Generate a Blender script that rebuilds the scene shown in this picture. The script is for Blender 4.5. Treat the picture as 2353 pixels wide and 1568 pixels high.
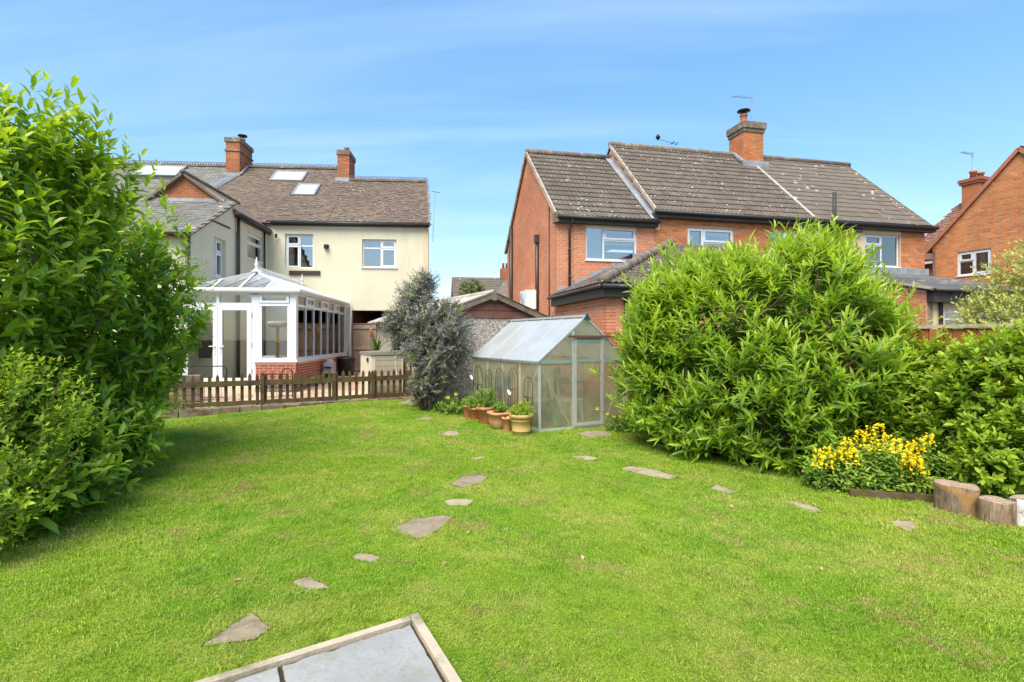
import bpy, math, random
import numpy as np
from mathutils import Vector, Matrix

for o in list(bpy.data.objects):
    bpy.data.objects.remove(o)
S = bpy.context.scene
COL = S.collection
R = math.radians
RND = random.Random(7)
NP = np.random.default_rng(11)

# ------------------------------------------------------------------ camera
F, CX, HY, EYE = 1216.0, 1176.5, 777.0, 1.6      # focal length, centre, horizon (in pixels of a 2353 px wide picture), eye height
cam_d = bpy.data.cameras.new("camera")
cam = bpy.data.objects.new("camera", cam_d)
COL.objects.link(cam)
cam_d.sensor_width = 36.0
cam_d.lens = 36.0 * F / 2353.0
cam_d.shift_y = -(784.0 - HY) / 2353.0
cam_d.clip_start = 0.05
cam_d.clip_end = 3000.0
cam.location = (0, 0, EYE)
cam.rotation_euler = (R(90), 0, 0)
S.camera = cam

# ------------------------------------------------------------------ sky and sun
SUN_EL, SUN_AZ = R(56), R(203)          # azimuth clockwise from +Y: behind the camera, to its left
w = bpy.data.worlds.new("World")
S.world = w
w.use_nodes = True
nt = w.node_tree
nt.nodes.clear()
n_out = nt.nodes.new("ShaderNodeOutputWorld")
n_bg = nt.nodes.new("ShaderNodeBackground")
n_sky = nt.nodes.new("ShaderNodeTexSky")
n_sky.sky_type = 'NISHITA'
n_sky.sun_disc = False
n_sky.sun_elevation = SUN_EL
n_sky.sun_rotation = SUN_AZ
n_sky.altitude = 0.0
n_sky.air_density = 1.0
n_sky.dust_density = 0.6
n_sky.ozone_density = 2.5
n_bg.inputs["Strength"].default_value = 0.145
# thin high cloud: streaks laid out on a flat layer far above the ground
n_tc = nt.nodes.new("ShaderNodeTexCoord")
n_sep = nt.nodes.new("ShaderNodeSeparateXYZ")
nt.links.new(n_tc.outputs["Generated"], n_sep.inputs[0])
def wmath(op, a, b=None):
    m = nt.nodes.new("ShaderNodeMath"); m.operation = op
    for i, v in enumerate((a, b)):
        if v is None: continue
        if isinstance(v, (int, float)): m.inputs[i].default_value = v
        else: nt.links.new(v, m.inputs[i])
    return m.outputs[0]
zc = wmath('ADD', wmath('MAXIMUM', n_sep.outputs[2], 0.0), 0.16)
ux = wmath('DIVIDE', n_sep.outputs[0], zc)
uy = wmath('DIVIDE', n_sep.outputs[1], zc)
n_cmb = nt.nodes.new("ShaderNodeCombineXYZ")
nt.links.new(ux, n_cmb.inputs[0]); nt.links.new(uy, n_cmb.inputs[1])
n_map = nt.nodes.new("ShaderNodeMapping")
n_map.inputs["Rotation"].default_value = (0, 0, R(18))
n_map.inputs["Scale"].default_value = (0.40, 2.3, 1)
n_map.inputs["Location"].default_value = (1.3, 0.35, 0)
nt.links.new(n_cmb.outputs[0], n_map.inputs[0])
n_noi = nt.nodes.new("ShaderNodeTexNoise")
n_noi.inputs["Scale"].default_value = 0.9
n_noi.inputs["Detail"].default_value = 5.0
n_noi.inputs["Roughness"].default_value = 0.52
n_noi.inputs["Distortion"].default_value = 0.5
nt.links.new(n_map.outputs[0], n_noi.inputs["Vector"])
n_rmp = nt.nodes.new("ShaderNodeValToRGB")
n_rmp.color_ramp.elements[0].position = 0.47
n_rmp.color_ramp.elements[0].color = (0, 0, 0, 1)
n_rmp.color_ramp.elements[1].position = 0.78
n_rmp.color_ramp.elements[1].color = (0.42, 0.42, 0.42, 1)
nt.links.new(n_noi.outputs["Fac"], n_rmp.inputs[0])
n_hsv = nt.nodes.new("ShaderNodeHueSaturation")
n_hsv.inputs["Saturation"].default_value = 1.55
n_hsv.inputs["Value"].default_value = 1.16
n_gam = nt.nodes.new("ShaderNodeGamma")                # softens the step from zenith to horizon
n_gam.inputs["Gamma"].default_value = 0.60
nt.links.new(n_sky.outputs[0], n_gam.inputs["Color"])
nt.links.new(n_gam.outputs[0], n_hsv.inputs["Color"])
n_mix = nt.nodes.new("ShaderNodeMixRGB")
n_mix.inputs[2].default_value = (2.3, 2.8, 3.4, 1)
nt.links.new(n_rmp.outputs[0], n_mix.inputs[0])
nt.links.new(n_hsv.outputs[0], n_mix.inputs[1])
nt.links.new(n_mix.outputs[0], n_bg.inputs[0])
nt.links.new(n_bg.outputs[0], n_out.inputs[0])

sun_d = bpy.data.lights.new("sun", 'SUN')
sun = bpy.data.objects.new("sun", sun_d)
COL.objects.link(sun)
sun_d.energy = 2.35
sun_d.angle = R(45.0)
sun_d.color = (1.0, 0.93, 0.80)
to_sun = Vector((math.sin(SUN_AZ) * math.cos(SUN_EL), math.cos(SUN_AZ) * math.cos(SUN_EL), math.sin(SUN_EL)))
sun.rotation_euler = to_sun.to_track_quat('Z', 'Y').to_euler()
sun.location = (-6, -8, 14)

S.view_settings.view_transform = 'Standard'
S.view_settings.look = 'None'
S.view_settings.gamma = 1.0
S.view_settings.use_curve_mapping = False
S.view_settings.exposure = 1.54
S.cycles.use_denoising = True
S.cycles.max_bounces = 8
S.cycles.transparent_max_bounces = 16
S.cycles.caustics_reflective = False
S.cycles.caustics_refractive = False

# ------------------------------------------------------------------ helpers
def at(px, py, Y):
    return Vector(((px - CX) / F * Y, Y, EYE - (py - HY) / F * Y))
def gnd(px, py, z=0.0):
    Y = F * (EYE - z) / (py - HY)
    return Vector(((px - CX) / F * Y, Y, z))
def pix(p):
    return (CX + F * p[0] / p[1], HY - F * (p[2] - EYE) / p[1])

GA = math.atan2(0.471, 0.882)                      # the garden's own direction
GU, GV = Vector((0.882, 0.471, 0)), Vector((-0.471, 0.882, 0))
def gk(x, y):
    return x * 0.882 + y * 0.471, -x * 0.471 + y * 0.882

def tag(o, label=None, cat=None, group=None, kind=None):
    if label: o["label"] = label
    if cat: o["category"] = cat
    if group: o["group"] = group
    if kind: o["kind"] = kind
    return o
def empty(name, loc, rz=0.0, label=None, cat=None, group=None):
    o = bpy.data.objects.new(name, None)
    o.empty_display_size = 0.2
    COL.objects.link(o)
    o.location = loc
    o.rotation_euler = (0, 0, rz)
    return tag(o, label, cat, group)
def xf(o):
    return Matrix.Translation(o.location) @ o.rotation_euler.to_matrix().to_4x4()
def mobj(name, me, parent=None, loc=None, rot=None):
    o = bpy.data.objects.new(name, me)
    COL.objects.link(o)
    if parent: o.parent = parent
    if loc is not None: o.location = loc
    if rot is not None: o.rotation_euler = rot
    return o

class MB:
    def __init__(self):
        self.v = []; self.f = []
    def add(self, vs, fs):
        b = len(self.v)
        self.v += [tuple(p) for p in vs]
        self.f += [tuple(i + b for i in q) for q in fs]
        return self
    def hexa(self, p):                              # 8 corners: bottom ring, top ring
        return self.add(p, [(3, 2, 1, 0), (4, 5, 6, 7), (0, 1, 5, 4), (1, 2, 6, 5), (2, 3, 7, 6), (3, 0, 4, 7)])
    def box(self, x0, x1, y0, y1, z0, z1):
        return self.hexa([(x0, y0, z0), (x1, y0, z0), (x1, y1, z0), (x0, y1, z0), (x0, y0, z1), (x1, y0, z1), (x1, y1, z1), (x0, y1, z1)])
    def beam(self, a, b, wd, ht, up=(0, 0, 1)):     # a squared bar from a to b
        a, b, up = Vector(a), Vector(b), Vector(up)
        d = (b - a).normalized()
        s = d.cross(up)
        if s.length < 1e-4: s = d.cross(Vector((1, 0, 0)))
        s.normalize(); u = s.cross(d)
        s = s * wd / 2; u = u * ht / 2
        return self.hexa([a - s - u, a + s - u, b + s - u, b - s - u, a - s + u, a + s + u, b + s + u, b - s + u])
    def tube(self, pts, r, n=8, cap=True):
        pts = [Vector(p) for p in pts]
        rs = r if isinstance(r, (list, tuple)) else [r] * len(pts)
        vs, fs = [], []
        ref = Vector((0.31, 0.17, 0.93))
        for i, p in enumerate(pts):
            d = (pts[min(i + 1, len(pts) - 1)] - pts[max(i - 1, 0)]).normalized()
            s = d.cross(ref)
            if s.length < 0.05: s = d.cross(Vector((1, 0, 0)))
            s.normalize(); t = d.cross(s)
            for k in range(n):
                a = 2 * math.pi * k / n
                vs.append(p + (s * math.cos(a) + t * math.sin(a)) * rs[i])
        for i in range(len(pts) - 1):
            for k in range(n):
                fs.append((i * n + k, i * n + (k + 1) % n, (i + 1) * n + (k + 1) % n, (i + 1) * n + k))
        if cap:
            fs.append(tuple(range(n))[::-1]); fs.append(tuple(range((len(pts) - 1) * n, len(pts) * n)))
        return self.add(vs, fs)
    def lathe(self, prof, n=20, c=(0, 0, 0), sx=1.0, sy=1.0, rot=0.0):
        vs, fs = [], []
        for (r, z) in prof:
            for k in range(n):
                a = 2 * math.pi * k / n
                x, y = math.cos(a) * r * sx, math.sin(a) * r * sy
                vs.append((c[0] + x * math.cos(rot) - y * math.sin(rot), c[1] + x * math.sin(rot) + y * math.cos(rot), c[2] + z))
        m = len(prof)
        for i in range(m - 1):
            for k in range(n):
                fs.append((i * n + k, i * n + (k + 1) % n, (i + 1) * n + (k + 1) % n, (i + 1) * n + k))
        if prof[0][0] > 1e-4: fs.append(tuple(range(n))[::-1])
        if prof[-1][0] > 1e-4: fs.append(tuple(range((m - 1) * n, m * n)))
        return self.add(vs, fs)
    def prism(self, poly, z0, z1):
        n = len(poly)
        vs = [(p[0], p[1], z0) for p in poly] + [(p[0], p[1], z1) for p in poly]
        return self.add(vs, [tuple(range(n))[::-1], tuple(range(n, 2 * n))] + [(i, (i + 1) % n, n + (i + 1) % n, n + i) for i in range(n)])
    def slab(self, poly, nrm, t):                   # a flat polygon in space, thickened along -nrm
        n = len(poly); nv = Vector(nrm) * t
        vs = [Vector(p) for p in poly] + [Vector(p) - nv for p in poly]
        return self.add(vs, [tuple(range(n)), tuple(range(n, 2 * n))[::-1]] + [((i + 1) % n, i, n + i, n + (i + 1) % n) for i in range(n)])
    def build(self, name, mat, parent=None, smooth=False, loc=None, rot=None):
        me = bpy.data.meshes.new(name)
        me.from_pydata(self.v, [], self.f)
        if mat: me.materials.append(mat)
        if smooth:
            me.polygons.foreach_set("use_smooth", [True] * len(me.polygons))
        return mobj(name, me, parent, loc, rot)

def np_mesh(name, verts, faces, mat, attrs=None, smooth=False):
    """verts (n,3) array, faces (m,k) array of one face size"""
    me = bpy.data.meshes.new(name)
    k = faces.shape[1]
    me.vertices.add(len(verts)); me.loops.add(faces.size); me.polygons.add(len(faces))
    me.vertices.foreach_set("co", np.ascontiguousarray(verts, dtype=np.float32).ravel())
    me.loops.foreach_set("vertex_index", np.ascontiguousarray(faces, dtype=np.int32).ravel())
    me.polygons.foreach_set("loop_start", np.arange(0, faces.size, k, dtype=np.int32))
    me.polygons.foreach_set("use_smooth", np.full(len(faces), bool(smooth)))
    me.update(calc_edges=True)
    for nm, arr in (attrs or {}).items():
        a = me.attributes.new(nm, 'FLOAT', 'POINT')
        a.data.foreach_set("value", np.ascontiguousarray(arr, dtype=np.float32))
    me.materials.append(mat)
    return me

# ------------------------------------------------------------------ materials
MATS = {}
def lin(r, g, b):
    f = lambda c: c / 12.92 if c <= 0.04045 else ((c + 0.055) / 1.055) ** 2.4
    return (f(r / 255), f(g / 255), f(b / 255), 1)
def c4(c): return (c[0], c[1], c[2], 1)
class NT:
    def __init__(self, name):
        self.m = bpy.data.materials.new(name); self.m.use_nodes = True
        self.t = self.m.node_tree; self.t.nodes.clear()
        self.out = self.t.nodes.new("ShaderNodeOutputMaterial")
        MATS[name] = self.m
    def n(self, typ, **kw):
        x = self.t.nodes.new("ShaderNode" + typ)
        for k, v in kw.items(): setattr(x, k, v)
        return x
    def l(self, a, b): self.t.links.new(a, b)
    def val(self, sock, v):
        if hasattr(v, "is_output"): self.l(v, sock)
        else: sock.default_value = v
    def math(self, op, a, b=0.0, clamp=False):
        x = self.n("Math", operation=op, use_clamp=clamp); self.val(x.inputs[0], a); self.val(x.inputs[1], b); return x.outputs[0]
    def noise(self, scale, detail=3.0, vec=None, rough=0.55, out="Fac"):
        x = self.n("TexNoise"); x.inputs["Scale"].default_value = scale; x.inputs["Detail"].default_value = detail; x.inputs["Roughness"].default_value = rough
        self.l(vec if vec is not None else self.pos(), x.inputs["Vector"]); return x.outputs[out]
    def pos(self):
        if not hasattr(self, "_p"): self._p = self.n("NewGeometry")
        return self._p.outputs["Position"]
    def island(self):                                # one random number for each loose piece, and for each object
        self.pos()
        oi = self.n("ObjectInfo")
        return self.math('FRACT', self.math('ADD', self._p.outputs["Random Per Island"], oi.outputs["Random"]))
    def ramp(self, fac, stops, interp='LINEAR'):
        x = self.n("ValToRGB"); cr = x.color_ramp; cr.interpolation = interp
        while len(cr.elements) < len(stops): cr.elements.new(0.5)
        for e, (p, c) in zip(cr.elements, stops):
            e.position = p; e.color = c4(c) if not isinstance(c, (int, float)) else (c, c, c, 1)
        self.l(fac, x.inputs[0]); return x.outputs[0]
    def mix(self, fac, a, b, mode='MIX'):
        x = self.n("MixRGB", blend_type=mode); self.val(x.inputs[0], fac)
        for s, v in ((x.inputs[1], a), (x.inputs[2], b)):
            self.val(s, v if hasattr(v, "is_output") else c4(v))
        return x.outputs[0]
    def bump(self, h, strength=0.3, dist=0.01):
        x = self.n("Bump"); x.inputs["Strength"].default_value = strength; x.inputs["Distance"].default_value = dist
        self.l(h, x.inputs["Height"]); return x.outputs[0]
    def bsdf(self, col, rough=0.7, spec=0.3, metal=0.0, nrm=None, **kw):
        x = self.n("BsdfPrincipled")
        self.val(x.inputs["Base Color"], col if hasattr(col, "is_output") else c4(col))
        self.val(x.inputs["Roughness"], rough); x.inputs["Metallic"].default_value = metal
        x.inputs["Specular IOR Level"].default_value = spec
        if nrm is not None: self.l(nrm, x.inputs["Normal"])
        return x.outputs[0]
    def end(self, sh):
        self.l(sh, self.out.inputs[0]); return self.m

def plain(name, c, rough=0.6, var=0.18, scale=6.0, spec=0.3, metal=0.0, bump=0.0, bscale=60.0, c2=None, c2at=(0.5, 0.7), isl=0.0):
    """one base colour with slow and fine variation, optional stain colour c2"""
    t = NT(name)
    n1 = t.noise(scale, 4.0); n2 = t.noise(scale * 9, 3.0)
    k = t.math('ADD', t.math('MULTIPLY', n1, 0.65), t.math('MULTIPLY', n2, 0.35))
    lo = tuple(x * (1 - var) for x in c[:3]); hi = tuple(min(1, x * (1 + var)) for x in c[:3])
    col = t.ramp(k, [(0.3, lo), (0.7, hi)])
    if c2 is not None:
        col = t.mix(t.ramp(t.noise(scale * 0.55, 5.0, rough=0.65), [(c2at[0], 0.0), (c2at[1], 1.0)]), col, c2)
    if isl > 0:
        g = t.ramp(t.island(), [(0.0, 1 - isl), (1.0, 1 + isl * 0.6)])
        col = t.mix(1.0, col, g, 'MULTIPLY')
    nrm = t.bump(t.noise(bscale, 4.0), bump, 0.01) if bump > 0 else None
    return t.end(t.bsdf(col, rough, spec, metal, nrm))

def brick_mat(name, cols, stain=(0.25, 0.2, 0.16), amt=0.25):
    t = NT(name)
    n = len(cols)
    col = t.ramp(t.island(), [(i / max(1, n - 1), c) for i, c in enumerate(cols)])
    col = t.mix(t.math('MULTIPLY', t.noise(60, 4.0), 0.5), col, tuple(x * 0.62 for x in cols[0]))
    col = t.mix(t.ramp(t.noise(1.1, 5.0, rough=0.7), [(0.48, 0.0), (0.70, amt)]), col, stain)
    col = t.mix(1.0, col, t.ramp(t.noise(0.7, 4.0), [(0.3, 0.80), (0.7, 1.12)]), 'MULTIPLY')
    nrm = t.bump(t.noise(130, 3.0), 0.35, 0.006)
    return t.end(t.bsdf(col, 0.86, 0.2, 0, nrm))
brick_mat("brick_orange", [(0.70, 0.255, 0.125), (0.76, 0.31, 0.16), (0.65, 0.22, 0.108), (0.78, 0.36, 0.20)], (0.70, 0.40, 0.25), 0.5)
brick_mat("brick_main", [(0.56, 0.20, 0.080), (0.66, 0.26, 0.10), (0.48, 0.14, 0.062), (0.70, 0.32, 0.14)], (0.34, 0.17, 0.10), 0.4)
brick_mat("brick_yellowish", [(0.66, 0.26, 0.095), (0.74, 0.32, 0.125), (0.58, 0.19, 0.075), (0.77, 0.38, 0.17)], (0.36, 0.16, 0.08), 0.5)
brick_mat("brick_old", [(0.42, 0.135, 0.06), (0.52, 0.185, 0.08), (0.33, 0.095, 0.05), (0.55, 0.23, 0.105)], (0.16, 0.115, 0.085), 0.7)
brick_mat("brick_dwarf", [(0.43, 0.125, 0.075), (0.50, 0.165, 0.095), (0.37, 0.10, 0.064)], (0.5, 0.25, 0.18), 0.25)
brick_mat("brick_blue", [(0.15, 0.125, 0.12), (0.20, 0.165, 0.155), (0.11, 0.10, 0.10)], (0.3, 0.25, 0.22), 0.3)
plain("mortar", (0.72, 0.50, 0.36), 0.95, 0.15, 9, bump=0.3, bscale=160)
plain("mortar_dark", (0.56, 0.34, 0.20), 0.95, 0.2, 9, bump=0.3, bscale=160)
def render_mat(name, c, stain):
    t = NT(name)
    col = t.ramp(t.noise(1.1, 5.0, rough=0.6), [(0.3, tuple(x * 0.93 for x in c)), (0.7, tuple(x * 1.04 for x in c))])
    mp = t.n("Mapping"); mp.inputs["Scale"].default_value = (1, 1, 0.09); t.l(t.pos(), mp.inputs[0])
    col = t.mix(t.ramp(t.noise(3.2, 6.0, mp.outputs[0], 0.68), [(0.52, 0.0), (0.75, 0.55)]), col, stain)   # rain streaks
    col = t.mix(t.ramp(t.noise(0.5, 6.0, rough=0.7), [(0.55, 0.0), (0.75, 0.35)]), col, stain)
    crk = t.ramp(t.noise(1.6, 8.0, rough=0.6), [(0.497, 0.0), (0.50, 0.30), (0.503, 0.0)])
    col = t.mix(crk, col, tuple(x * 0.6 for x in stain))
    return t.end(t.bsdf(col, 0.9, 0.15, 0, t.bump(t.noise(90, 4.0), 0.25, 0.01)))
render_mat("render_cream", (0.655, 0.61, 0.45), (0.52, 0.46, 0.32))
plain("render_cream_tan", (0.66, 0.53, 0.34), 0.9, 0.06, 1.3, 0.15, bump=0.25, bscale=90)
plain("upvc", (0.70, 0.71, 0.73), 0.32, 0.03, 2.0, 0.45)
plain("upvc_shade", (0.70, 0.71, 0.70), 0.4, 0.04, 2.0, 0.4)
plain("black_plastic", (0.030, 0.028, 0.027), 0.42, 0.2, 5, 0.4)
plain("brown_plastic", (0.055, 0.034, 0.027), 0.40, 0.2, 5, 0.45)
plain("fascia_dark", (0.045, 0.042, 0.038), 0.55, 0.25, 4, 0.3)
plain("lead", (0.25, 0.265, 0.285), 0.5, 0.22, 6, 0.4, 0.1, c2=(0.40, 0.415, 0.43), c2at=(0.45, 0.7))
plain("metal_grey", (0.44, 0.46, 0.45), 0.38, 0.12, 8, 0.5, 0.75)
plain("aluminium", (0.70, 0.73, 0.72), 0.38, 0.08, 8, 0.5, 0.55)
plain("aluminium_green", (0.26, 0.38, 0.33), 0.4, 0.12, 8, 0.45, 0.2)
plain("cap_green", (0.012, 0.075, 0.05), 0.4, 0.1, 8, 0.4)
plain("iron_black", (0.025, 0.025, 0.026), 0.5, 0.2, 12, 0.4, 0.5)
plain("terracotta_pot", (0.50, 0.175, 0.075), 0.82, 0.14, 9, 0.2, c2=(0.60, 0.33, 0.2), c2at=(0.5, 0.72))
plain("terracotta_pale", (0.58, 0.28, 0.145), 0.82, 0.12, 9, 0.2, c2=(0.6, 0.4, 0.25), c2at=(0.5, 0.72))
plain("terracotta_mossy", (0.50, 0.30, 0.12), 0.85, 0.16, 8, 0.2, c2=(0.36, 0.31, 0.09), c2at=(0.42, 0.62))
plain("terracotta_chimney", (0.42, 0.15, 0.08), 0.8, 0.2, 8)
plain("soil", (0.060, 0.038, 0.024), 0.95, 0.35, 12, 0.1, bump=0.8, bscale=40)
plain("bark_soil", (0.085, 0.052, 0.032), 0.95, 0.4, 9, 0.1, bump=0.9, bscale=30)
plain("concrete_edge", (0.47, 0.39, 0.29), 0.9, 0.12, 6, 0.2, bump=0.4, bscale=90, c2=(0.22, 0.19, 0.11), c2at=(0.50, 0.68))
plain("stone_step", (0.34, 0.275, 0.185), 0.92, 0.25, 9, 0.2, bump=0.6, bscale=70, c2=(0.20, 0.175, 0.11), c2at=(0.52, 0.70), isl=0.2)
plain("stone_kerb", (0.22, 0.165, 0.115), 0.92, 0.3, 7, 0.2, bump=0.8, bscale=40, c2=(0.07, 0.06, 0.035), c2at=(0.45, 0.65), isl=0.4)
plain("paver", (0.52, 0.36, 0.255), 0.9, 0.16, 5, 0.2, bump=0.3, bscale=80, isl=0.22)
plain("paver_joint", (0.20, 0.15, 0.10), 0.95, 0.25, 10, 0.1)
plain("tile_hip", (0.17, 0.135, 0.105), 0.85, 0.25, 7, 0.2, bump=0.4, bscale=50, c2=(0.33, 0.29, 0.22), c2at=(0.5, 0.7))
plain("asbestos", (0.42, 0.39, 0.33), 0.92, 0.2, 5, 0.15, bump=0.4, bscale=70, c2=(0.24, 0.22, 0.17), c2at=(0.5, 0.7))
plain("old_wood_grey", (0.21, 0.165, 0.12), 0.85, 0.3, 7, 0.2, bump=0.5, bscale=60, c2=(0.09, 0.07, 0.05), c2at=(0.5, 0.72))
plain("red_wood", (0.17, 0.075, 0.052), 0.75, 0.25, 5, 0.25, bump=0.3, bscale=60, c2=(0.29, 0.2, 0.16), c2at=(0.62, 0.75), isl=0.2)
plain("fence_orange", (0.36, 0.115, 0.042), 0.8, 0.2, 5, 0.2, bump=0.3, bscale=60, isl=0.25)
plain("panel_wood", (0.33, 0.245, 0.18), 0.85, 0.16, 5, 0.2, bump=0.3, bscale=60, c2=(0.33, 0.19, 0.11), c2at=(0.5, 0.75), isl=0.14)
plain("box_cream", (0.66, 0.575, 0.42), 0.55, 0.06, 3, 0.35)
plain("box_plank", (0.44, 0.39, 0.295), 0.6, 0.1, 6, 0.3, isl=0.08)
plain("box_lid", (0.21, 0.195, 0.165), 0.6, 0.15, 6, 0.3)
plain("bin_black", (0.022, 0.022, 0.024), 0.45, 0.15, 6, 0.4)
plain("white_plastic", (0.72, 0.73, 0.72), 0.4, 0.05, 4, 0.4)
plain("cat_fabric", (0.66, 0.57, 0.43), 0.95, 0.12, 20, 0.1, bump=0.4, bscale=120)
plain("sisal", (0.56, 0.36, 0.155), 0.9, 0.14, 30, 0.1)
plain("sofa_fabric", (0.60, 0.48, 0.30), 0.95, 0.1, 8, 0.1)
plain("room_wall", (0.82, 0.82, 0.80), 0.9, 0.08, 2, 0.15)
plain("room_floor", (0.42, 0.40, 0.37), 0.7, 0.1, 3, 0.3)
plain("curtain_white", (0.72, 0.73, 0.72), 0.9, 0.08, 6, 0.1)
plain("blind", (0.80, 0.82, 0.80), 0.8, 0.03, 3, 0.1)
plain("door_dark", (0.06, 0.055, 0.05), 0.5, 0.2, 4)
plain("coat_cloth", (0.045, 0.05, 0.046), 0.95, 0.3, 12, 0.1)
plain("card_brown", (0.50, 0.31, 0.13), 0.85, 0.08, 5, 0.2)
plain("crate_green", (0.02, 0.17, 0.10), 0.5, 0.12, 5, 0.35)
plain("butterfly_white", (0.80, 0.81, 0.83), 0.45, 0.04, 9, 0.35)
plain("twig", (0.14, 0.095, 0.06), 0.9, 0.3, 20, 0.1, bump=0.5, bscale=80)
plain("birch_bark", (0.70, 0.68, 0.66), 0.85, 0.1, 9, 0.2, bump=0.6, bscale=30, c2=(0.14, 0.10, 0.085), c2at=(0.43, 0.50))
plain("clay_ornament", (0.44, 0.2, 0.085), 0.75, 0.15, 6)
plain("hose_grey", (0.36, 0.37, 0.38), 0.5, 0.1, 5)
plain("dead_leaf", (0.46, 0.30, 0.15), 0.85, 0.25, 30, 0.15, isl=0.35)
plain("flower_yellow", (0.86, 0.60, 0.02), 0.6, 0.15, 30, 0.2, isl=0.2)
plain("flower_pale", (0.80, 0.50, 0.42), 0.6, 0.15, 30, 0.2)
plain("wire_cable", (0.02, 0.02, 0.02), 0.6, 0.1, 6)

def glass_mat(name, base=0.14, tint=(0.92, 0.95, 0.95), rough=0.0, gcol=(1.0, 0.97, 0.93)):
    t = NT(name)
    fr = t.n("Fresnel"); fr.inputs["IOR"].default_value = 1.5
    tr = t.n("BsdfTransparent"); tr.inputs[0].default_value = c4(tint)
    gl = t.n("BsdfGlossy"); gl.inputs["Roughness"].default_value = rough; gl.inputs[0].default_value = c4(gcol)
    mx = t.n("MixShader")
    t.l(t.math('ADD', fr.outputs[0], base, True), mx.inputs[0]); t.l(tr.outputs[0], mx.inputs[1]); t.l(gl.outputs[0], mx.inputs[2])
    return t.end(mx.outputs[0])
glass_mat("glass_window", 0.20, (0.88, 0.93, 0.95))
glass_mat("glass_room", 0.0, (0.96, 0.98, 0.97))
plain("skylight_painted_reflection", (0.66, 0.72, 0.74), 0.08, 0.03, 3, 0.5)  # opaque pale colour with a bright cloud reflection painted in
def poly_mat(name, clear, white, gloss, tint):
    """twin-wall sheet: part clear, part milky, with a sheen"""
    t = NT(name)
    tr = t.n("BsdfTransparent"); tr.inputs[0].default_value = c4(tint)
    tl = t.n("BsdfTranslucent"); tl.inputs[0].default_value = c4(tint)
    df = t.n("BsdfDiffuse"); df.inputs[0].default_value = c4(white)
    gl = t.n("BsdfGlossy"); gl.inputs["Roughness"].default_value = 0.12
    m1 = t.n("MixShader"); m1.inputs[0].default_value = 0.5; t.l(tl.outputs[0], m1.inputs[1]); t.l(df.outputs[0], m1.inputs[2])
    dirt = t.ramp(t.noise(2.2, 4.0), [(0.3, clear + 0.12), (0.7, clear - 0.12)])
    m2 = t.n("MixShader"); t.l(dirt, m2.inputs[0]); t.l(m1.outputs[0], m2.inputs[1]); t.l(tr.outputs[0], m2.inputs[2])
    m3 = t.n("MixShader"); m3.inputs[0].default_value = gloss; t.l(m2.outputs[0], m3.inputs[1]); t.l(gl.outputs[0], m3.inputs[2])
    return t.end(m3.outputs[0])
poly_mat("poly_wall", 0.74, (0.74, 0.71, 0.56), 0.09, (0.97, 0.96, 0.84))
poly_mat("poly_roof", 0.16, (0.72, 0.74, 0.75), 0.22, (0.90, 0.92, 0.90))
poly_mat("poly_conservatory", 0.28, (0.84, 0.85, 0.86), 0.10, (0.95, 0.96, 0.97))

def tile_mat(name, cols, lichen, amt, spot):
    t = NT(name)
    n = len(cols)
    col = t.ramp(t.island(), [(i / max(1, n - 1), c) for i, c in enumerate(cols)])
    col = t.mix(t.math('MULTIPLY', t.noise(18, 4.0), 0.6), col, tuple(x * 0.5 for x in cols[0]))
    big = t.ramp(t.noise(0.55, 3.0), [(0.38, 0.0), (0.62, 1.0)])
    col = t.mix(t.math('MULTIPLY', t.math('MULTIPLY', big, t.ramp(t.noise(5, 3.0), [(0.4, 0.0), (0.7, 1.0)])), amt), col, lichen)
    v = t.n("TexVoronoi"); v.inputs["Scale"].default_value = spot; t.l(t.pos(), v.inputs["Vector"])
    dots = t.ramp(v.outputs["Distance"], [(0.18, 1.0), (0.26, 0.0)])
    pick = t.ramp(t.noise(2.1, 3.0, rough=0.7), [(0.50, 0.0), (0.60, 1.0)])
    col = t.mix(t.math('MULTIPLY', t.math('MULTIPLY', dots, pick), 0.85), col, (0.56, 0.53, 0.46))
    nrm = t.bump(t.noise(55, 3.0), 0.35, 0.01)
    return t.end(t.bsdf(col, 0.85, 0.2, 0, nrm))
tile_mat("tile_concrete", [(0.135, 0.108, 0.086), (0.165, 0.132, 0.106), (0.115, 0.092, 0.075)], (0.27, 0.25, 0.19), 0.3, 7.5)
tile_mat("tile_concrete_clean", [(0.165, 0.134, 0.106), (0.19, 0.155, 0.124), (0.148, 0.12, 0.096)], (0.24, 0.21, 0.16), 0.2, 3.1)
tile_mat("tile_plain", [(0.150, 0.105, 0.085), (0.215, 0.155, 0.122), (0.175, 0.126, 0.105), (0.26, 0.195, 0.15), (0.14, 0.10, 0.09)], (0.25, 0.205, 0.13), 0.7, 9.0)
tile_mat("tile_red", [(0.22, 0.10, 0.072), (0.27, 0.13, 0.09), (0.17, 0.085, 0.066)], (0.35, 0.29, 0.2), 0.6, 5.0)
tile_mat("slate", [(0.155, 0.15, 0.138), (0.215, 0.205, 0.185), (0.125, 0.12, 0.112), (0.26, 0.24, 0.205)], (0.24, 0.22, 0.17), 0.6, 9.0)
tile_mat("felt", [(0.10, 0.095, 0.09), (0.125, 0.118, 0.112)], (0.26, 0.24, 0.22), 0.8, 2.0)

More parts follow.
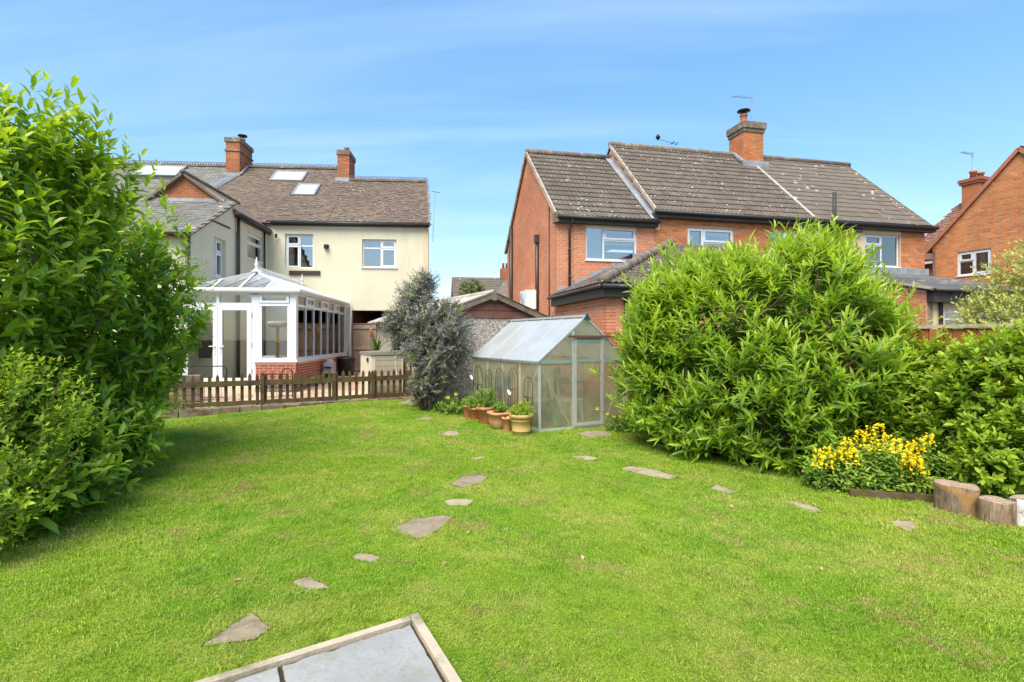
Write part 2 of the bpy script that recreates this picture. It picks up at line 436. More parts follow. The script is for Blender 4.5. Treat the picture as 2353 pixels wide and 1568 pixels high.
def pebbledash():
    t = NT("pebbledash")
    v = t.n("TexVoronoi"); v.inputs["Scale"].default_value = 36.0; t.l(t.pos(), v.inputs["Vector"])
    col = t.ramp(t.math('FRACT', t.math('MULTIPLY', v.outputs["Color"], 1.0)), [(0.0, (0.17, 0.145, 0.12)), (0.45, (0.42, 0.365, 0.31)), (0.8, (0.64, 0.58, 0.51)), (1.0, (0.78, 0.74, 0.67))])
    col = t.mix(t.ramp(t.noise(1.6, 4.0), [(0.5, 0.0), (0.75, 0.4)]), col, (0.2, 0.17, 0.13))
    return t.end(t.bsdf(col, 0.9, 0.2, 0, t.bump(v.outputs["Distance"], 0.7, 0.015)))
pebbledash()
def paving_blue():
    t = NT("paving_blue")
    k = t.noise(3.0, 5.0, rough=0.6)
    col = t.ramp(k, [(0.3, (0.24, 0.24, 0.23)), (0.55, (0.30, 0.30, 0.29)), (0.8, (0.36, 0.355, 0.335))])
    col = t.mix(t.ramp(t.noise(9.0, 6.0, rough=0.7), [(0.52, 0.0), (0.66, 0.75)]), col, (0.25, 0.235, 0.165))
    col = t.mix(t.ramp(t.noise(42.0, 4.0, rough=0.7), [(0.63, 0.0), (0.70, 0.8)]), col, (0.14, 0.125, 0.085))
    vn = t.ramp(t.noise(2.4, 7.0, rough=0.55), [(0.494, 0.0), (0.50, 0.5), (0.506, 0.0)])
    col = t.mix(vn, col, (0.22, 0.20, 0.15))
    return t.end(t.bsdf(col, 0.8, 0.3, 0, t.bump(t.noise(14, 6.0, rough=0.65), 0.35, 0.02)))
paving_blue()
def picket_wood():
    t = NT("picket_wood")
    sp = t.n("SeparateXYZ"); t.l(t.pos(), sp.inputs[0])
    col = t.ramp(t.noise(7, 5.0), [(0.3, (0.060, 0.036, 0.022)), (0.7, (0.135, 0.088, 0.055))])
    g = t.ramp(t.island(), [(0, 0.75), (1, 1.25)])
    col = t.mix(1.0, col, g, 'MULTIPLY')
    moss = t.ramp(t.noise(3.3, 5.0, rough=0.7), [(0.47, 0.0), (0.64, 0.75)])
    col = t.mix(moss, col, (0.105, 0.105, 0.018))
    return t.end(t.bsdf(col, 0.88, 0.15, 0, t.bump(t.noise(80, 3.0), 0.4, 0.01)))
picket_wood()
def log_bark(name, a, b, c):
    t = NT(name)
    mp = t.n("Mapping"); mp.inputs["Scale"].default_value = (1, 1, 0.16); t.l(t.pos(), mp.inputs[0])
    k = t.noise(34, 5.0, mp.outputs[0], 0.65)
    col = t.ramp(k, [(0.32, tuple(x * 0.35 for x in a)), (0.46, a), (0.66, b)])
    col = t.mix(t.ramp(t.noise(7, 3.0), [(0.52, 0.0), (0.60, 1.0)]), col, c)
    return t.end(t.bsdf(col, 0.92, 0.1, 0, t.bump(k, 1.0, 0.03)))
log_bark("log_side", (0.18, 0.125, 0.08), (0.31, 0.235, 0.165), (0.36, 0.20, 0.08))
log_bark("log_side_grey", (0.24, 0.16, 0.10), (0.36, 0.255, 0.165), (0.28, 0.185, 0.11))
def log_top():
    t = NT("log_top")
    col = t.ramp(t.noise(30, 4.0), [(0.3, (0.24, 0.17, 0.12)), (0.7, (0.44, 0.34, 0.25))])
    return t.end(t.bsdf(col, 0.9, 0.15, 0, t.bump(t.noise(60, 4.0), 0.6, 0.01)))
log_top()

def leaf_mat(name, stops, rough=0.42, spec=0.45, trans=0.30, back=1.0):
    """colour from the leaf's own age (point attribute 'tint'), light passing through the blade"""
    t = NT(name)
    a = t.n("Attribute", attribute_name="tint")
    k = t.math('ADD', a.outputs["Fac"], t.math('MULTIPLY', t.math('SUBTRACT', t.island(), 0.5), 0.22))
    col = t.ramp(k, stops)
    col = t.mix(t.math('MULTIPLY', t.noise(45, 3.0), 0.35), col, tuple(x * 0.7 for x in stops[0][1]))
    pr = t.bsdf(col, rough, spec)
    tl = t.n("BsdfTranslucent")
    warm = t.mix(1.0, col, (1.5, 1.35, 0.55), 'MULTIPLY')
    t.l(warm, tl.inputs[0])
    m = t.n("MixShader"); m.inputs[0].default_value = trans
    t.l(pr, m.inputs[1]); t.l(tl.outputs[0], m.inputs[2])
    return t.end(m.outputs[0])
leaf_mat("leaf_laurel", [(0.0, (0.075, 0.15, 0.024)), (0.35, (0.185, 0.345, 0.030)), (0.7, (0.34, 0.53, 0.038)), (1.0, (0.49, 0.63, 0.06))], 0.34, 0.5, 0.45)
leaf_mat("leaf_bush", [(0.0, (0.075, 0.145, 0.020)), (0.35, (0.18, 0.335, 0.028)), (0.7, (0.35, 0.54, 0.040)), (1.0, (0.52, 0.66, 0.08))], 0.36, 0.5, 0.45)
leaf_mat("leaf_light", [(0.0, (0.08, 0.15, 0.018)), (0.4, (0.22, 0.37, 0.028)), (0.75, (0.39, 0.54, 0.04)), (1.0, (0.56, 0.66, 0.075))], 0.5, 0.35, 0.45)
leaf_mat("leaf_variegated", [(0.0, (0.20, 0.25, 0.05)), (0.5, (0.44, 0.47, 0.12)), (1.0, (0.72, 0.66, 0.28))], 0.5, 0.35)
leaf_mat("leaf_elder", [(0.0, (0.080, 0.075, 0.072)), (0.45, (0.185, 0.180, 0.165)), (0.88, (0.31, 0.30, 0.27)), (1.0, (0.28, 0.36, 0.07))], 0.5, 0.4, 0.12)
leaf_mat("leaf_loose", [(0.0, (0.10, 0.19, 0.035)), (0.5, (0.23, 0.37, 0.05)), (1.0, (0.38, 0.50, 0.06))], 0.55, 0.3)
leaf_mat("leaf_tree", [(0.0, (0.06, 0.10, 0.018)), (1.0, (0.24, 0.30, 0.04))], 0.5, 0.3)
leaf_mat("petal_yellow", [(0.0, (0.93, 0.66, 0.012)), (1.0, (0.98, 0.84, 0.03))], 0.6, 0.2, 0.3)

def grass_mats():
    t = NT("grass_blade")
    def patches(t):
        lush = t.ramp(t.noise(0.75, 4.0, rough=0.6), [(0.36, 0.0), (0.66, 1.0)])
        col = t.mix(lush, (0.335, 0.46, 0.040), (0.18, 0.37, 0.022))
        yel = t.ramp(t.noise(1.2, 6.0, rough=0.70), [(0.46, 0.0), (0.62, 1.0)])
        col = t.mix(t.math('MULTIPLY', yel, 0.75), col, (0.46, 0.49, 0.10))
        br = t.ramp(t.noise(1.5, 6.0, rough=0.74), [(0.55, 0.0), (0.64, 1.0)])
        tuft = t.ramp(t.noise(6.5, 4.0, rough=0.65), [(0.52, 0.0), (0.66, 1.0)])
        col = t.mix(t.math('MULTIPLY', tuft, 0.55), col, (0.13, 0.27, 0.022))
        return t.mix(t.math('MULTIPLY', br, 0.66), col, (0.46, 0.34, 0.14)), yel
    col, yel = patches(t)
    isl = t.island()
    col = t.mix(1.0, col, t.ramp(isl, [(0.0, 0.76), (0.55, 1.0), (1.0, 1.22)]), 'MULTIPLY')
    straw = t.ramp(isl, [(0.90, 0.0), (0.93, 1.0)], 'LINEAR')
    col = t.mix(t.math('MULTIPLY', straw, t.math('ADD', t.math('MULTIPLY', yel, 0.5), 0.25)), col, (0.50, 0.44, 0.20))
    pr = t.bsdf(col, 0.5, 0.3)
    tl = t.n("BsdfTranslucent"); t.l(t.mix(1.0, col, (1.25, 1.2, 0.6), 'MULTIPLY'), tl.inputs[0])
    m = t.n("MixShader"); m.inputs[0].default_value = 0.35
    t.l(pr, m.inputs[1]); t.l(tl.outputs[0], m.inputs[2]); t.end(m.outputs[0])
    t = NT("lawn_ground")
    col, _ = patches(t)
    col = t.mix(t.math('MULTIPLY', t.noise(70, 5.0, rough=0.7), 0.85), col, (0.12, 0.16, 0.02))
    t.end(t.bsdf(col, 0.95, 0.1, 0, t.bump(t.noise(120, 4.0), 0.9, 0.02)))
grass_mats()
M = MATS
# ------------------------------------------------------------------ builders for buildings
def prof_z(prof, u):
    for (a, za), (b, zb) in zip(prof, prof[1:]):
        if a - 1e-6 <= u <= b + 1e-6:
            return za + (zb - za) * (u - a) / (b - a)
    return prof[0][1] if u < prof[0][0] else prof[-1][1]
def wall(mb, p0, p1, z0, prof, holes=(), thick=0.25):
    """wall from p0 to p1 (outside on the right hand), top edge prof [(u,z)..], rectangular holes (u0,u1,z0,z1)"""
    p0, p1 = Vector((p0[0], p0[1], 0)), Vector((p1[0], p1[1], 0))
    L = (p1 - p0).length; d = (p1 - p0) / L; nin = Vector((-d.y, d.x, 0))
    if isinstance(prof, (int, float)): prof = [(0, prof), (L, prof)]
    cuts = sorted(set([0.0, L] + [p[0] for p in prof] + [h[0] for h in holes] + [h[1] for h in holes]))
    cuts = [c for c in cuts if -1e-6 <= c <= L + 1e-6]
    for a, b in zip(cuts, cuts[1:]):
        if b - a < 1e-4: continue
        mid = (a + b) / 2
        hs = sorted([(h[2], h[3]) for h in holes if h[0] < mid < h[1]])
        segs = []; lo = z0
        for h in hs:
            if h[0] > lo + 1e-4: segs.append((lo, lo, h[0], h[0]))
            lo = h[1]
        segs.append((lo, lo, prof_z(prof, a), prof_z(prof, b)))
        for (la, lb, ta, tb) in segs:
            A, B = p0 + d * a, p0 + d * b
            A2, B2 = A + nin * thick, B + nin * thick
            z = lambda p, q: (p.x, p.y, q)
            mb.hexa([z(A, la), z(B, lb), z(B2, lb), z(A2, la), z(A, ta), z(B, tb), z(B2, tb), z(A2, ta)])
    return mb
def brick_field(rec, p0, p1, z0, prof, holes=(), key="brick", ln=0.215, ht=0.065, j=0.010, heads=False):
    """one record for each brick on the outside of a wall: centre, angle, length, height"""
    p0, p1 = Vector((p0[0], p0[1], 0)), Vector((p1[0], p1[1], 0))
    L = (p1 - p0).length; d = (p1 - p0) / L; no = Vector((d.y, -d.x, 0)); ang = math.atan2(d.y, d.x)
    if isinstance(prof, (int, float)): prof = [(0, prof), (L, prof)]
    top = max(p[1] for p in prof)
    c = 0; z = z0
    while z + ht < top + 0.02:
        off = 0.0 if c % 2 == 0 else -(ln + j) / 2
        u = off
        zc = z + ht / 2
        cuts = [(h[0], h[1]) for h in holes if h[2] - ht * 0.6 < zc < h[3] + ht * 0.6]
        while u < L:
            a, b = max(u, 0.0), min(u + ln, L)
            u += ln + j
            parts = [(a, b)]
            for (ha, hb) in cuts:
                nxt = []
                for (x, y) in parts:
                    if y <= ha or x >= hb: nxt.append((x, y))
                    else:
                        if x < ha: nxt.append((x, ha - 0.004))
                        if y > hb: nxt.append((hb + 0.004, y))
                parts = nxt
            for (x, y) in parts:
                if y - x < 0.03: continue
                if min(prof_z(prof, x), prof_z(prof, y)) < z + ht: continue
                m = p0 + d * (x + y) / 2
                rec.append((m.x + no.x * 0.004, m.y + no.y * 0.004, zc, ang, y - x, ht, key))
        z += ht + j; c += 1
    return rec
BRICK_UNIT = {}
def unit_brick(ln, ht, mat):
    k = (ln, ht, mat)
    if k not in BRICK_UNIT:
        b = MB(); x, z = ln / 2, ht / 2; e = 0.004
        b.add([(-x, 0.02, -z), (x, 0.02, -z), (x, 0.02, z), (-x, 0.02, z), (-x + e, -0.005, -z + e), (x - e, -0.005, -z + e), (x - e, -0.005, z - e), (-x + e, -0.005, z - e)],
              [(0, 1, 5, 4), (1, 2, 6, 5), (2, 3, 7, 6), (3, 0, 4, 7), (4, 5, 6, 7)])
        me = bpy.data.meshes.new("brick"); me.from_pydata(b.v, [], b.f); me.materials.append(M[mat])
        BRICK_UNIT[k] = me
    return BRICK_UNIT[k]
def in_view(p, boxes=()):
    if p[1] < 0.5: return False
    x, y = pix(p)
    if not (0 < x < 2353 and 0 < y < 1568): return False
    return not any(a < x < b and c < y < d for (a, b, c, d) in boxes)
def lay_bricks(parent, rec, mats, n_single=300, hidden=(), full=0.215):
    """the largest in view one by one, the rest joined in one piece for each kind of brick"""
    T = xf(parent)
    cand = []
    for i, r in enumerate(rec):
        if abs(r[4] - full) > 1e-3: continue
        p = T @ Vector(r[:3])
        no = T.to_3x3() @ Vector((math.sin(r[3]), -math.cos(r[3]), 0))
        v = Vector((0, 0, EYE)) - p
        f = no.dot(v) / v.length
        if f > 0.12 and in_view(p, hidden): cand.append((-f / v.length ** 2, i))
    cand.sort()
    single = set(i for _, i in cand[:n_single])
    rest = {}
    for i, r in enumerate(rec):
        if i in single:
            mobj("brick", unit_brick(full, r[5], mats[r[6]]), parent, r[:3], (0, 0, r[3]))
        else:
            rest.setdefault(r[6], []).append(r)
    for key, rs in rest.items():
        a = np.array([x[:6] for x in rs])
        e = 0.004
        hx, hz = a[:, 4] / 2, a[:, 5] / 2
        sgn = [(-1, -1), (1, -1), (1, 1), (-1, 1)]
        lx = np.stack([s * hx for s, _ in sgn] + [s * (hx - e) for s, _ in sgn], 1)
        lz = np.stack([s * hz for _, s in sgn] + [s * (hz - e) for _, s in sgn], 1)
        ly = np.tile(np.array([0.02] * 4 + [-0.005] * 4), (len(a), 1))
        ca, sa = np.cos(a[:, 3])[:, None], np.sin(a[:, 3])[:, None]
        V = np.stack([a[:, 0:1] + lx * ca - ly * sa, a[:, 1:2] + lx * sa + ly * ca, a[:, 2:3] + lz], 2).reshape(-1, 3)
        base = np.array([(0, 1, 5, 4), (1, 2, 6, 5), (2, 3, 7, 6), (3, 0, 4, 7), (4, 5, 6, 7)])
        Fc = (base[None] + (np.arange(len(a)) * 8)[:, None, None]).reshape(-1, 4)
        o = mobj("brickwork", np_mesh("brickwork", V, Fc, M[mats[key]]), parent)
        o["kind"] = "stuff"

def roman_unit(w_, g, t=0.030, waves=2, amp=0.022):
    """double roman tile lying in the xy plane, x across, y up the slope, nose at y=0"""
    prof = []
    n = 6 * waves
    for i in range(n + 1):
        u = i / n
        ph = (u * waves) % 1.0
        prof.append((u * w_, amp * max(0.0, math.sin(ph * 2 * math.pi)) if i < n else 0.0))
    vs, fs = [], []
    for (x, z) in prof: vs.append((x, 0, z - t))
    for (x, z) in prof: vs.append((x, 0, z))
    for (x, z) in prof: vs.append((x, g * 1.04, z - t * 0.95))
    m = n + 1
    for i in range(n):
        fs.append((i, i + 1, m + i + 1, m + i)); fs.append((m + i, m + i + 1, 2 * m + i + 1, 2 * m + i))
    return vs, fs
def flat_unit(w_, g, t=0.012):
    return ([(0.0015, 0, -t), (w_ - 0.0015, 0, -t), (0.0015, 0, 0), (w_ - 0.0015, 0, 0), (0.0015, g * 1.05, -t), (w_ - 0.0015, g * 1.05, -t)],
            [(0, 1, 3, 2), (2, 3, 5, 4), (0, 2, 4), (1, 5, 3)])
def lay_tiles(parent, origin, uvec, svec, width, length, w_, g, unit, mat, n_single=0, keep=None, jitter=0.0, name="tile", holes=(), stagger=False, lift=0.03, tilt=0.0):
    """tiles on a slope: origin at its lower corner, uvec along the eave, svec up the slope (unit vectors, parent's frame)"""
    o, u, s = Vector(origin), Vector(uvec), Vector(svec)
    nrm = u.cross(s).normalized()
    if nrm.z < 0: nrm = -nrm
    vs, fs = unit
    vs = np.array(vs); rows = []
    nr = int(length / g + 0.5); T = xf(parent)
    for r in range(nr):
        off = (w_ / 2 if (stagger and r % 2) else 0.0)
        nc = int(width / w_ + 0.999) + (1 if off else 0)
        for c in range(nc):
            x = c * w_ - off
            if x + w_ * 0.5 < 0 or x + w_ * 0.5 > width + 1e-3: continue
            cx, cy = x + w_ / 2, (r + 0.5) * g
            if keep and not keep(cx, cy): continue
            if any(a < cx < b and p < cy < q for (a, b, p, q) in holes): continue
            p = o + u * x + s * (r * g) + nrm * (lift + RND.uniform(-jitter, jitter))
            rows.append((p, RND.uniform(-tilt, tilt)))
    B = Matrix((u, s, nrm)).transposed()
    order = sorted(range(len(rows)), key=lambda i: (T @ rows[i][0] - Vector((0, 0, EYE))).length)
    single = set([i for i in order if in_view(T @ rows[i][0])][:n_single])
    if single:
        me = bpy.data.meshes.new(name)
        me.from_pydata([tuple(v) for v in vs], [], fs); me.materials.append(M[mat])
        for i in single:
            ob = mobj(name, me, parent, rows[i][0]); ob.rotation_euler = B.to_euler()
    rest = [rows[i] for i in range(len(rows)) if i not in single]
    if rest:
        Bn = np.array(B)
        k = len(vs)
        P = np.array([tuple(p) for p, _ in rest]); A = np.array([a for _, a in rest])
        loc = np.repeat(vs[None], len(rest), 0)
        loc[:, :, 2] += loc[:, :, 0] * A[:, None]
        V = (loc @ Bn.T + P[:, None]).reshape(-1, 3)
        tri = []
        for f in fs:
            tri += [(f[0], f[i], f[i + 1]) for i in range(1, len(f) - 1)]
        tri = np.array(tri)
        Fc = (tri[None] + (np.arange(len(rest)) * k)[:, None, None]).reshape(-1, 3)
        ob = mobj(name + "_courses", np_mesh(name + "_courses", V, Fc, M[mat]), parent)
        ob["kind"] = "stuff"

def pt(o, d, nin, u, dep, z):
    return (o[0] + d[0] * u + nin[0] * dep, o[1] + d[1] * u + nin[1] * dep, z)
def window(parent, p0, p1, rect, panes, recess=0.09, fr=0.055, sill=True, glass="glass_window", back=None, mat="upvc", sillm="upvc", name="window"):
    """window in the wall p0>p1; rect (u0,u1,z0,z1); panes as fractions (a,b,c,d,opening) with c,d from the bottom"""
    p0, p1 = Vector((p0[0], p0[1], 0)), Vector((p1[0], p1[1], 0))
    d = (p1 - p0).normalized(); nin = Vector((-d.y, d.x, 0))
    u0, u1, z0, z1 = rect
    q = lambda u, dep, z: pt(p0, d, nin, u, dep, z)
    def bar(mb, a, b, c, e, f, g):
        mb.hexa([q(a, e, c), q(b, e, c), q(b, f, c), q(a, f, c), q(a, e, g), q(b, e, g), q(b, f, g), q(a, f, g)])
    mb = MB(); k = fr
    y0, y1 = recess, recess + 0.06
    bar(mb, u0, u0 + k, z0, y0, y1, z1); bar(mb, u1 - k, u1, z0, y0, y1, z1)
    bar(mb, u0 + k, u1 - k, z0, y0, y1, z0 + k); bar(mb, u0 + k, u1 - k, z1 - k, y0, y1, z1)
    iu, iz = u1 - u0 - 2 * k, z1 - z0 - 2 * k
    ed_u = sorted(set([p[0] for p in panes] + [p[1] for p in panes])); h = 0.028
    rects = []
    for (a, b, c, e, op) in panes:
        A, B = u0 + k + iu * a, u0 + k + iu * b
        C, D = z0 + k + iz * c, z0 + k + iz * e
        A += 0 if a <= 0 else h; B -= 0 if b >= 1 else h; C += 0 if c <= 0 else h; D -= 0 if e >= 1 else h
        rects.append((A, B, C, D, op))
        if op:                                        # the opening light has a sash of its own, proud of the frame
            s = 0.045; y = y0 - 0.018
            bar(mb, A - 0.012, A + s, C - 0.012, y, y0 + 0.03, D + 0.012); bar(mb, B - s, B + 0.012, C - 0.012, y, y0 + 0.03, D + 0.012)
            bar(mb, A + s, B - s, C - 0.012, y, y0 + 0.03, C + s); bar(mb, A + s, B - s, D - s, y, y0 + 0.03, D + 0.012)
    # mullions and transoms between the panes
    for (a, b, c, e, op) in panes:
        A, B = u0 + k + iu * a, u0 + k + iu * b
        C, D = z0 + k + iz * c, z0 + k + iz * e
        if b < 1: bar(mb, B - h, B + h, C - (0 if c <= 0 else h), y0 + 0.002, y1 - 0.002, D + (0 if e >= 1 else h))
        if e < 1: bar(mb, A + (0 if a <= 0 else h), B - (0 if b >= 1 else h), D - h, y0 + 0.003, y1 - 0.003, D + h)
    fo = mb.build(name, M[mat], parent)
    for (A, B, C, D, op) in rects:
        g = MB(); bar(g, A - 0.004, B + 0.004, C - 0.004, y0 + 0.022, y0 + 0.032, D + 0.004)
        g.build("pane", M[glass], fo)
    if sill:
        s = MB(); bar(s, u0 - 0.04, u1 + 0.04, z0 - 0.035, -0.045, y0 + 0.01, z0 - 0.002); s.build("sill", M[sillm], fo)
    if back:
        bm, parts = back
        for (a, b, c, e) in parts:
            s = MB(); A, B = u0 + k + iu * a, u0 + k + iu * b
            n = max(2, int((B - A) / 0.05))
            for i in range(n):                       # soft folds
                x0, x1 = A + (B - A) * i / n, A + (B - A) * (i + 1) / n
                dd = y1 + 0.05 + (0.02 if i % 2 else 0.0)
                de = y1 + 0.05 + (0.0 if i % 2 else 0.02)
                s.add([q(x0, dd, z0 + k + iz * c), q(x1, de, z0 + k + iz * c), q(x1, de, z0 + k + iz * e), q(x0, dd, z0 + k + iz * e)], [(0, 1, 2, 3)])
            s.build("curtain", M[bm], fo)
    return fo
def gutter(parent, a, b, r=0.055, mat="black_plastic", name="gutter"):
    return MB().tube([a, b], r, 8).build(name, M[mat], parent, True)
def pipe(parent, pts, r=0.036, mat="black_plastic", name="downpipe", clips=()):
    o = MB().tube(pts, r, 10).build(name, M[mat], parent, True)
    for c in clips:
        MB().lathe([(r * 1.35, -0.03), (r * 1.35, 0.03)], 10, c).build("pipe_clip", M[mat], o, True)
    return o
def chimney(parent, x0, x1, y0, y1, z0, z1, mat="brick_old", n_single=0, bands=(), pots=(), cap=None, hidden=()):
    """brick stack as parts of its house: core, bricks, oversailing bands, pots"""
    core = MB().box(x0, x1, y0, y1, z0, z1).build("chimney", M["mortar_dark"], parent)
    rec = []
    for (a, b) in (((x0, y0), (x1, y0)), ((x1, y0), (x1, y1)), ((x1, y1), (x0, y1)), ((x0, y1), (x0, y0))):
        brick_field(rec, a, b, z0, z1)
    recs = [r for r in rec]
    for (za, zb, ov) in bands:
        MB().box(x0 - ov, x1 + ov, y0 - ov, y1 + ov, za, zb).build("chimney_band", M[cap or mat], core)
    for (px, py, pz, r, h, m, cowl) in pots:
        p = MB().lathe([(r * 1.15, 0), (r * 1.1, h * 0.12), (r * 0.95, h * 0.2), (r * 0.85, h * 0.8), (r * 1.05, h * 0.86), (r * 1.05, h), (r * 0.8, h), (r * 0.75, h * 0.7)], 14, (px, py, pz)).build("chimney_pot", M[m], core, True)
        if cowl:
            MB().lathe([(r * 0.2, h + 0.02), (r * 0.35, h + 0.10), (r * 1.75, h + 0.13), (r * 1.6, h + 0.17), (0.001, h + 0.2)], 14, (px, py, pz)).tube([(px - r * 0.7, py, pz + h * 0.9), (px - r * 0.7, py, pz + h + 0.12)], 0.01, 5).tube([(px + r * 0.7, py, pz + h * 0.9), (px + r * 0.7, py, pz + h + 0.12)], 0.01, 5).build("cowl", M["iron_black"], core, True)
    return recs

# ------------------------------------------------------------------ ground, lawn, patio
def sm(a, b, x):
    t = np.clip((x - a) / (b - a), 0, 1); return t * t * (3 - 2 * t)
def lawn_z(x, y):
    g, k = gk(x, y)
    return sm(8, 13, k) * np.clip((g - 1.0) * 0.045, -0.08, 0.06) + 0.012 * np.sin(x * 1.3 + 0.4) * np.cos(y * 0.9)
tag(MB().add([(-400, -400, -0.16), (400, -400, -0.16), (400, 600, -0.16), (-400, 600, -0.16)], [(0, 1, 2, 3)]).build("ground", M["bark_soil"]), "dark garden earth under the borders and round the houses", "ground", kind="structure")
FK = 13.12                                           # garden coordinate of the picket fence
def lawn():
    gx = np.linspace(-9.5, 9.0, 90); ky = np.linspace(-6, FK - 0.06, 110)
    G, K = np.meshgrid(gx, ky)
    X, Y = G * 0.882 - K * 0.471, G * 0.471 + K * 0.882
    Z = lawn_z(X, Y)
    V = np.stack([X, Y, Z], 2).reshape(-1, 3)
    nx, ny = len(gx), len(ky)
    I = (np.arange(ny - 1)[:, None] * nx + np.arange(nx - 1)[None]).reshape(-1)
    Fc = np.stack([I, I + 1, I + nx + 1, I + nx], 1)
    o = mobj("lawn", np_mesh("lawn", V, Fc, M["lawn_ground"], smooth=True))
    tag(o, "mown back garden lawn with bare patches between the hedges", "lawn", kind="structure")
lawn()
# beds along both hedges
for nm, poly, lab in (("soil_bed", [gnd(-60, 1262), gnd(60, 1245), gnd(215, 1150), gnd(318, 1075), gnd(352, 985), gnd(380, 950), gnd(380, 950) + GU * -2.5, gnd(-60, 1262) + GU * -2.5], "bare brown earth under the tall laurel hedge"),
                      ("soil_bed", [gnd(1440, 996), gnd(1500, 1022), gnd(1600, 1052), gnd(1700, 1082), gnd(1860, 1108), gnd(2040, 1142), gnd(2150, 1178), gnd(2345, 1215), gnd(2345, 1215) + GU * 1.8, gnd(1440, 996) + GU * 1.0], "bare brown earth under the bushes along the orange fence")):
    b = MB()
    off = -0.25 if poly[0].x < 0 else 0.28
    b.prism([(p.x + off * GU.x, p.y + off * GU.y) for p in poly], -0.12, 0.022)
    tag(b.build(nm, M["bark_soil"]), lab, "flower bed", kind="structure")
# patio behind the picket fence
def patio():
    og = Vector((-8.16, 10.62, 0)); tilt = math.atan(0.25 / 6.6)
    root = empty("patio", og, GA)
    tag(root, "paved patio of pinkish slabs between picket fence and conservatory", "patio", kind="structure")
    b = MB().box(-2.5, 7.6, 0.06, 12.0, -0.06, 0.0)
    ob = b.build("patio_bed", M["paver_joint"], root, loc=(0, 0, 0.040), rot=(tilt, 0, 0))
    u = MB(); e = 0.012
    w_, h_ = 0.59, 0.44
    u.add([(0, 0, 0), (w_, 0, 0), (w_, h_, 0), (0, h_, 0), (e, e, 0.022), (w_ - e, e, 0.022), (w_ - e, h_ - e, 0.022), (e, h_ - e, 0.022)], [(0, 1, 5, 4), (1, 2, 6, 5), (2, 3, 7, 6), (3, 0, 4, 7), (4, 5, 6, 7)])
    me = bpy.data.meshes.new("paving_slab"); me.from_pydata(u.v, [], u.f); me.materials.append(M["paver"])
    for r in range(16):
        for c in range(-2, 12):
            x = c * 0.605 + (0.3 if r % 2 else 0); y = 0.14 + r * 0.455
            p = og + GU * (x + 0.3) + GV * (y + 0.2)
            if not in_view((p.x, p.y, 0.2)) or p.y > 19.6: continue
            if p.x < -6.0 and p.y > 14.4: continue
            mobj("paving_slab", me, root, (x, y * math.cos(tilt), 0.0395 + y * math.sin(tilt)), (tilt, 0, 0))
    return root
patio()
def patio_z(x, y):
    return 0.062 + max(0.0, (gk(x, y)[1] - 13.2)) * 0.25 / 6.6

# ------------------------------------------------------------------ cream house with wing
LH = empty("cream_house", (-3.16, 19.97, 0), math.atan2(0.0705, 0.9975), "cream rendered house with brown tiled roof, two chimneys and rear wing", "house")
EZ = 5.95; SL = 0.785
XL = -17.0
holes = [(XL * -1 - 5.26, XL * -1 - 4.235, 4.19, 5.46), (XL * -1 - 2.454, XL * -1 - 1.185, 4.24, 5.30), (XL * -1 - 2.855, XL * -1 - 0.30, -0.2, 2.63)]
mb = MB()
wall(mb, (XL, 0), (0, 0), -0.2, EZ, holes, 0.28)
mb.build("wall", M["render_cream"], LH)
sx = -0.72 / 6.0                                     # the end wall runs back a little askew
b = MB(); wall(b, (0.001, 0.002), (sx * 6.2, 6.2), -0.2, [(0, EZ - 0.12), (3.1, EZ + SL * 3.1 - 0.14), (6.24, EZ - 0.16)], [], 0.2); b.build("end_wall", M["render_cream_tan"], LH)
b = MB(); wall(b, (sx * 6.2, 6.2), (-3.7, 6.2), -0.2, EZ, [], 0.2); wall(b, (-3.7, 8.2), (XL, 8.2), -0.2, EZ, [], 0.2); wall(b, (XL, 8.2), (XL, 0), -0.2, EZ, [], 0.2); wall(b, (-3.7, 6.2), (-3.7, 8.2), -0.2, EZ, [], 0.2)
b.box(XL, -0.3, 0.3, 6.1, 2.75, 2.9)                 # first floor
b.build("rear_wall", M["render_cream"], LH)
b = MB().box(-2.9, -2.87, 0.28, 6.0, -0.1, 2.74).box(-2.86, -0.4, 5.6, 5.7, -0.1, 2.74); b.build("passage_wall", M["brick_old"], LH)
# roof: the slope above the garden, and the far slopes
zr1, zr2 = EZ + SL * 4.1, EZ + SL * 3.1
def rp(x, y): return (x, y, EZ + SL * y)
b = MB()
cs = math.cos(math.atan(SL)); sn = math.sin(math.atan(SL))
def roofslab(b, pts): b.slab(pts, Vector((0, -sn, cs)), 0.08)
roofslab(b, [rp(XL, -0.15), rp(-3.7, -0.15), rp(-3.7, 4.1), rp(XL, 4.1)])
roofslab(b, [rp(-3.7, -0.15), rp(0.08, -0.15), rp(0.08 + sx * 3.1, 3.1), rp(-3.7, 3.1)])
b.slab([(-3.7, 8.35, EZ - 0.1), (XL, 8.35, EZ - 0.1), (XL, 4.1, zr1), (-3.7, 4.1, zr1)], Vector((0, sn, cs)), 0.08)
b.slab([(0.08 + sx * 6.3, 6.3, EZ - 0.08), (-3.7, 6.3, EZ - 0.08), (-3.7, 3.1, zr2), (0.08 + sx * 3.1, 3.1, zr2)], Vector((0, sn, cs)), 0.08)
b.add([(-3.69, 3.1, zr2), (-3.69, 4.1, zr1), (-3.69, 5.1, zr2 - 0.3)], [(0, 1, 2)])
roof = b.build("roof", M["fascia_dark"], LH)
sk = [(-6.93, -5.55, 2.90, 3.75), (-5.62, -4.70, 1.76, 2.66)]    # roof lights (x0,x1,y0,y1)
hl = 1 / cs
X0 = -8.62
hs = [(a - X0, c - X0, (p + 0.15) * hl, (q + 0.15) * hl) for (a, c, p, q) in sk]
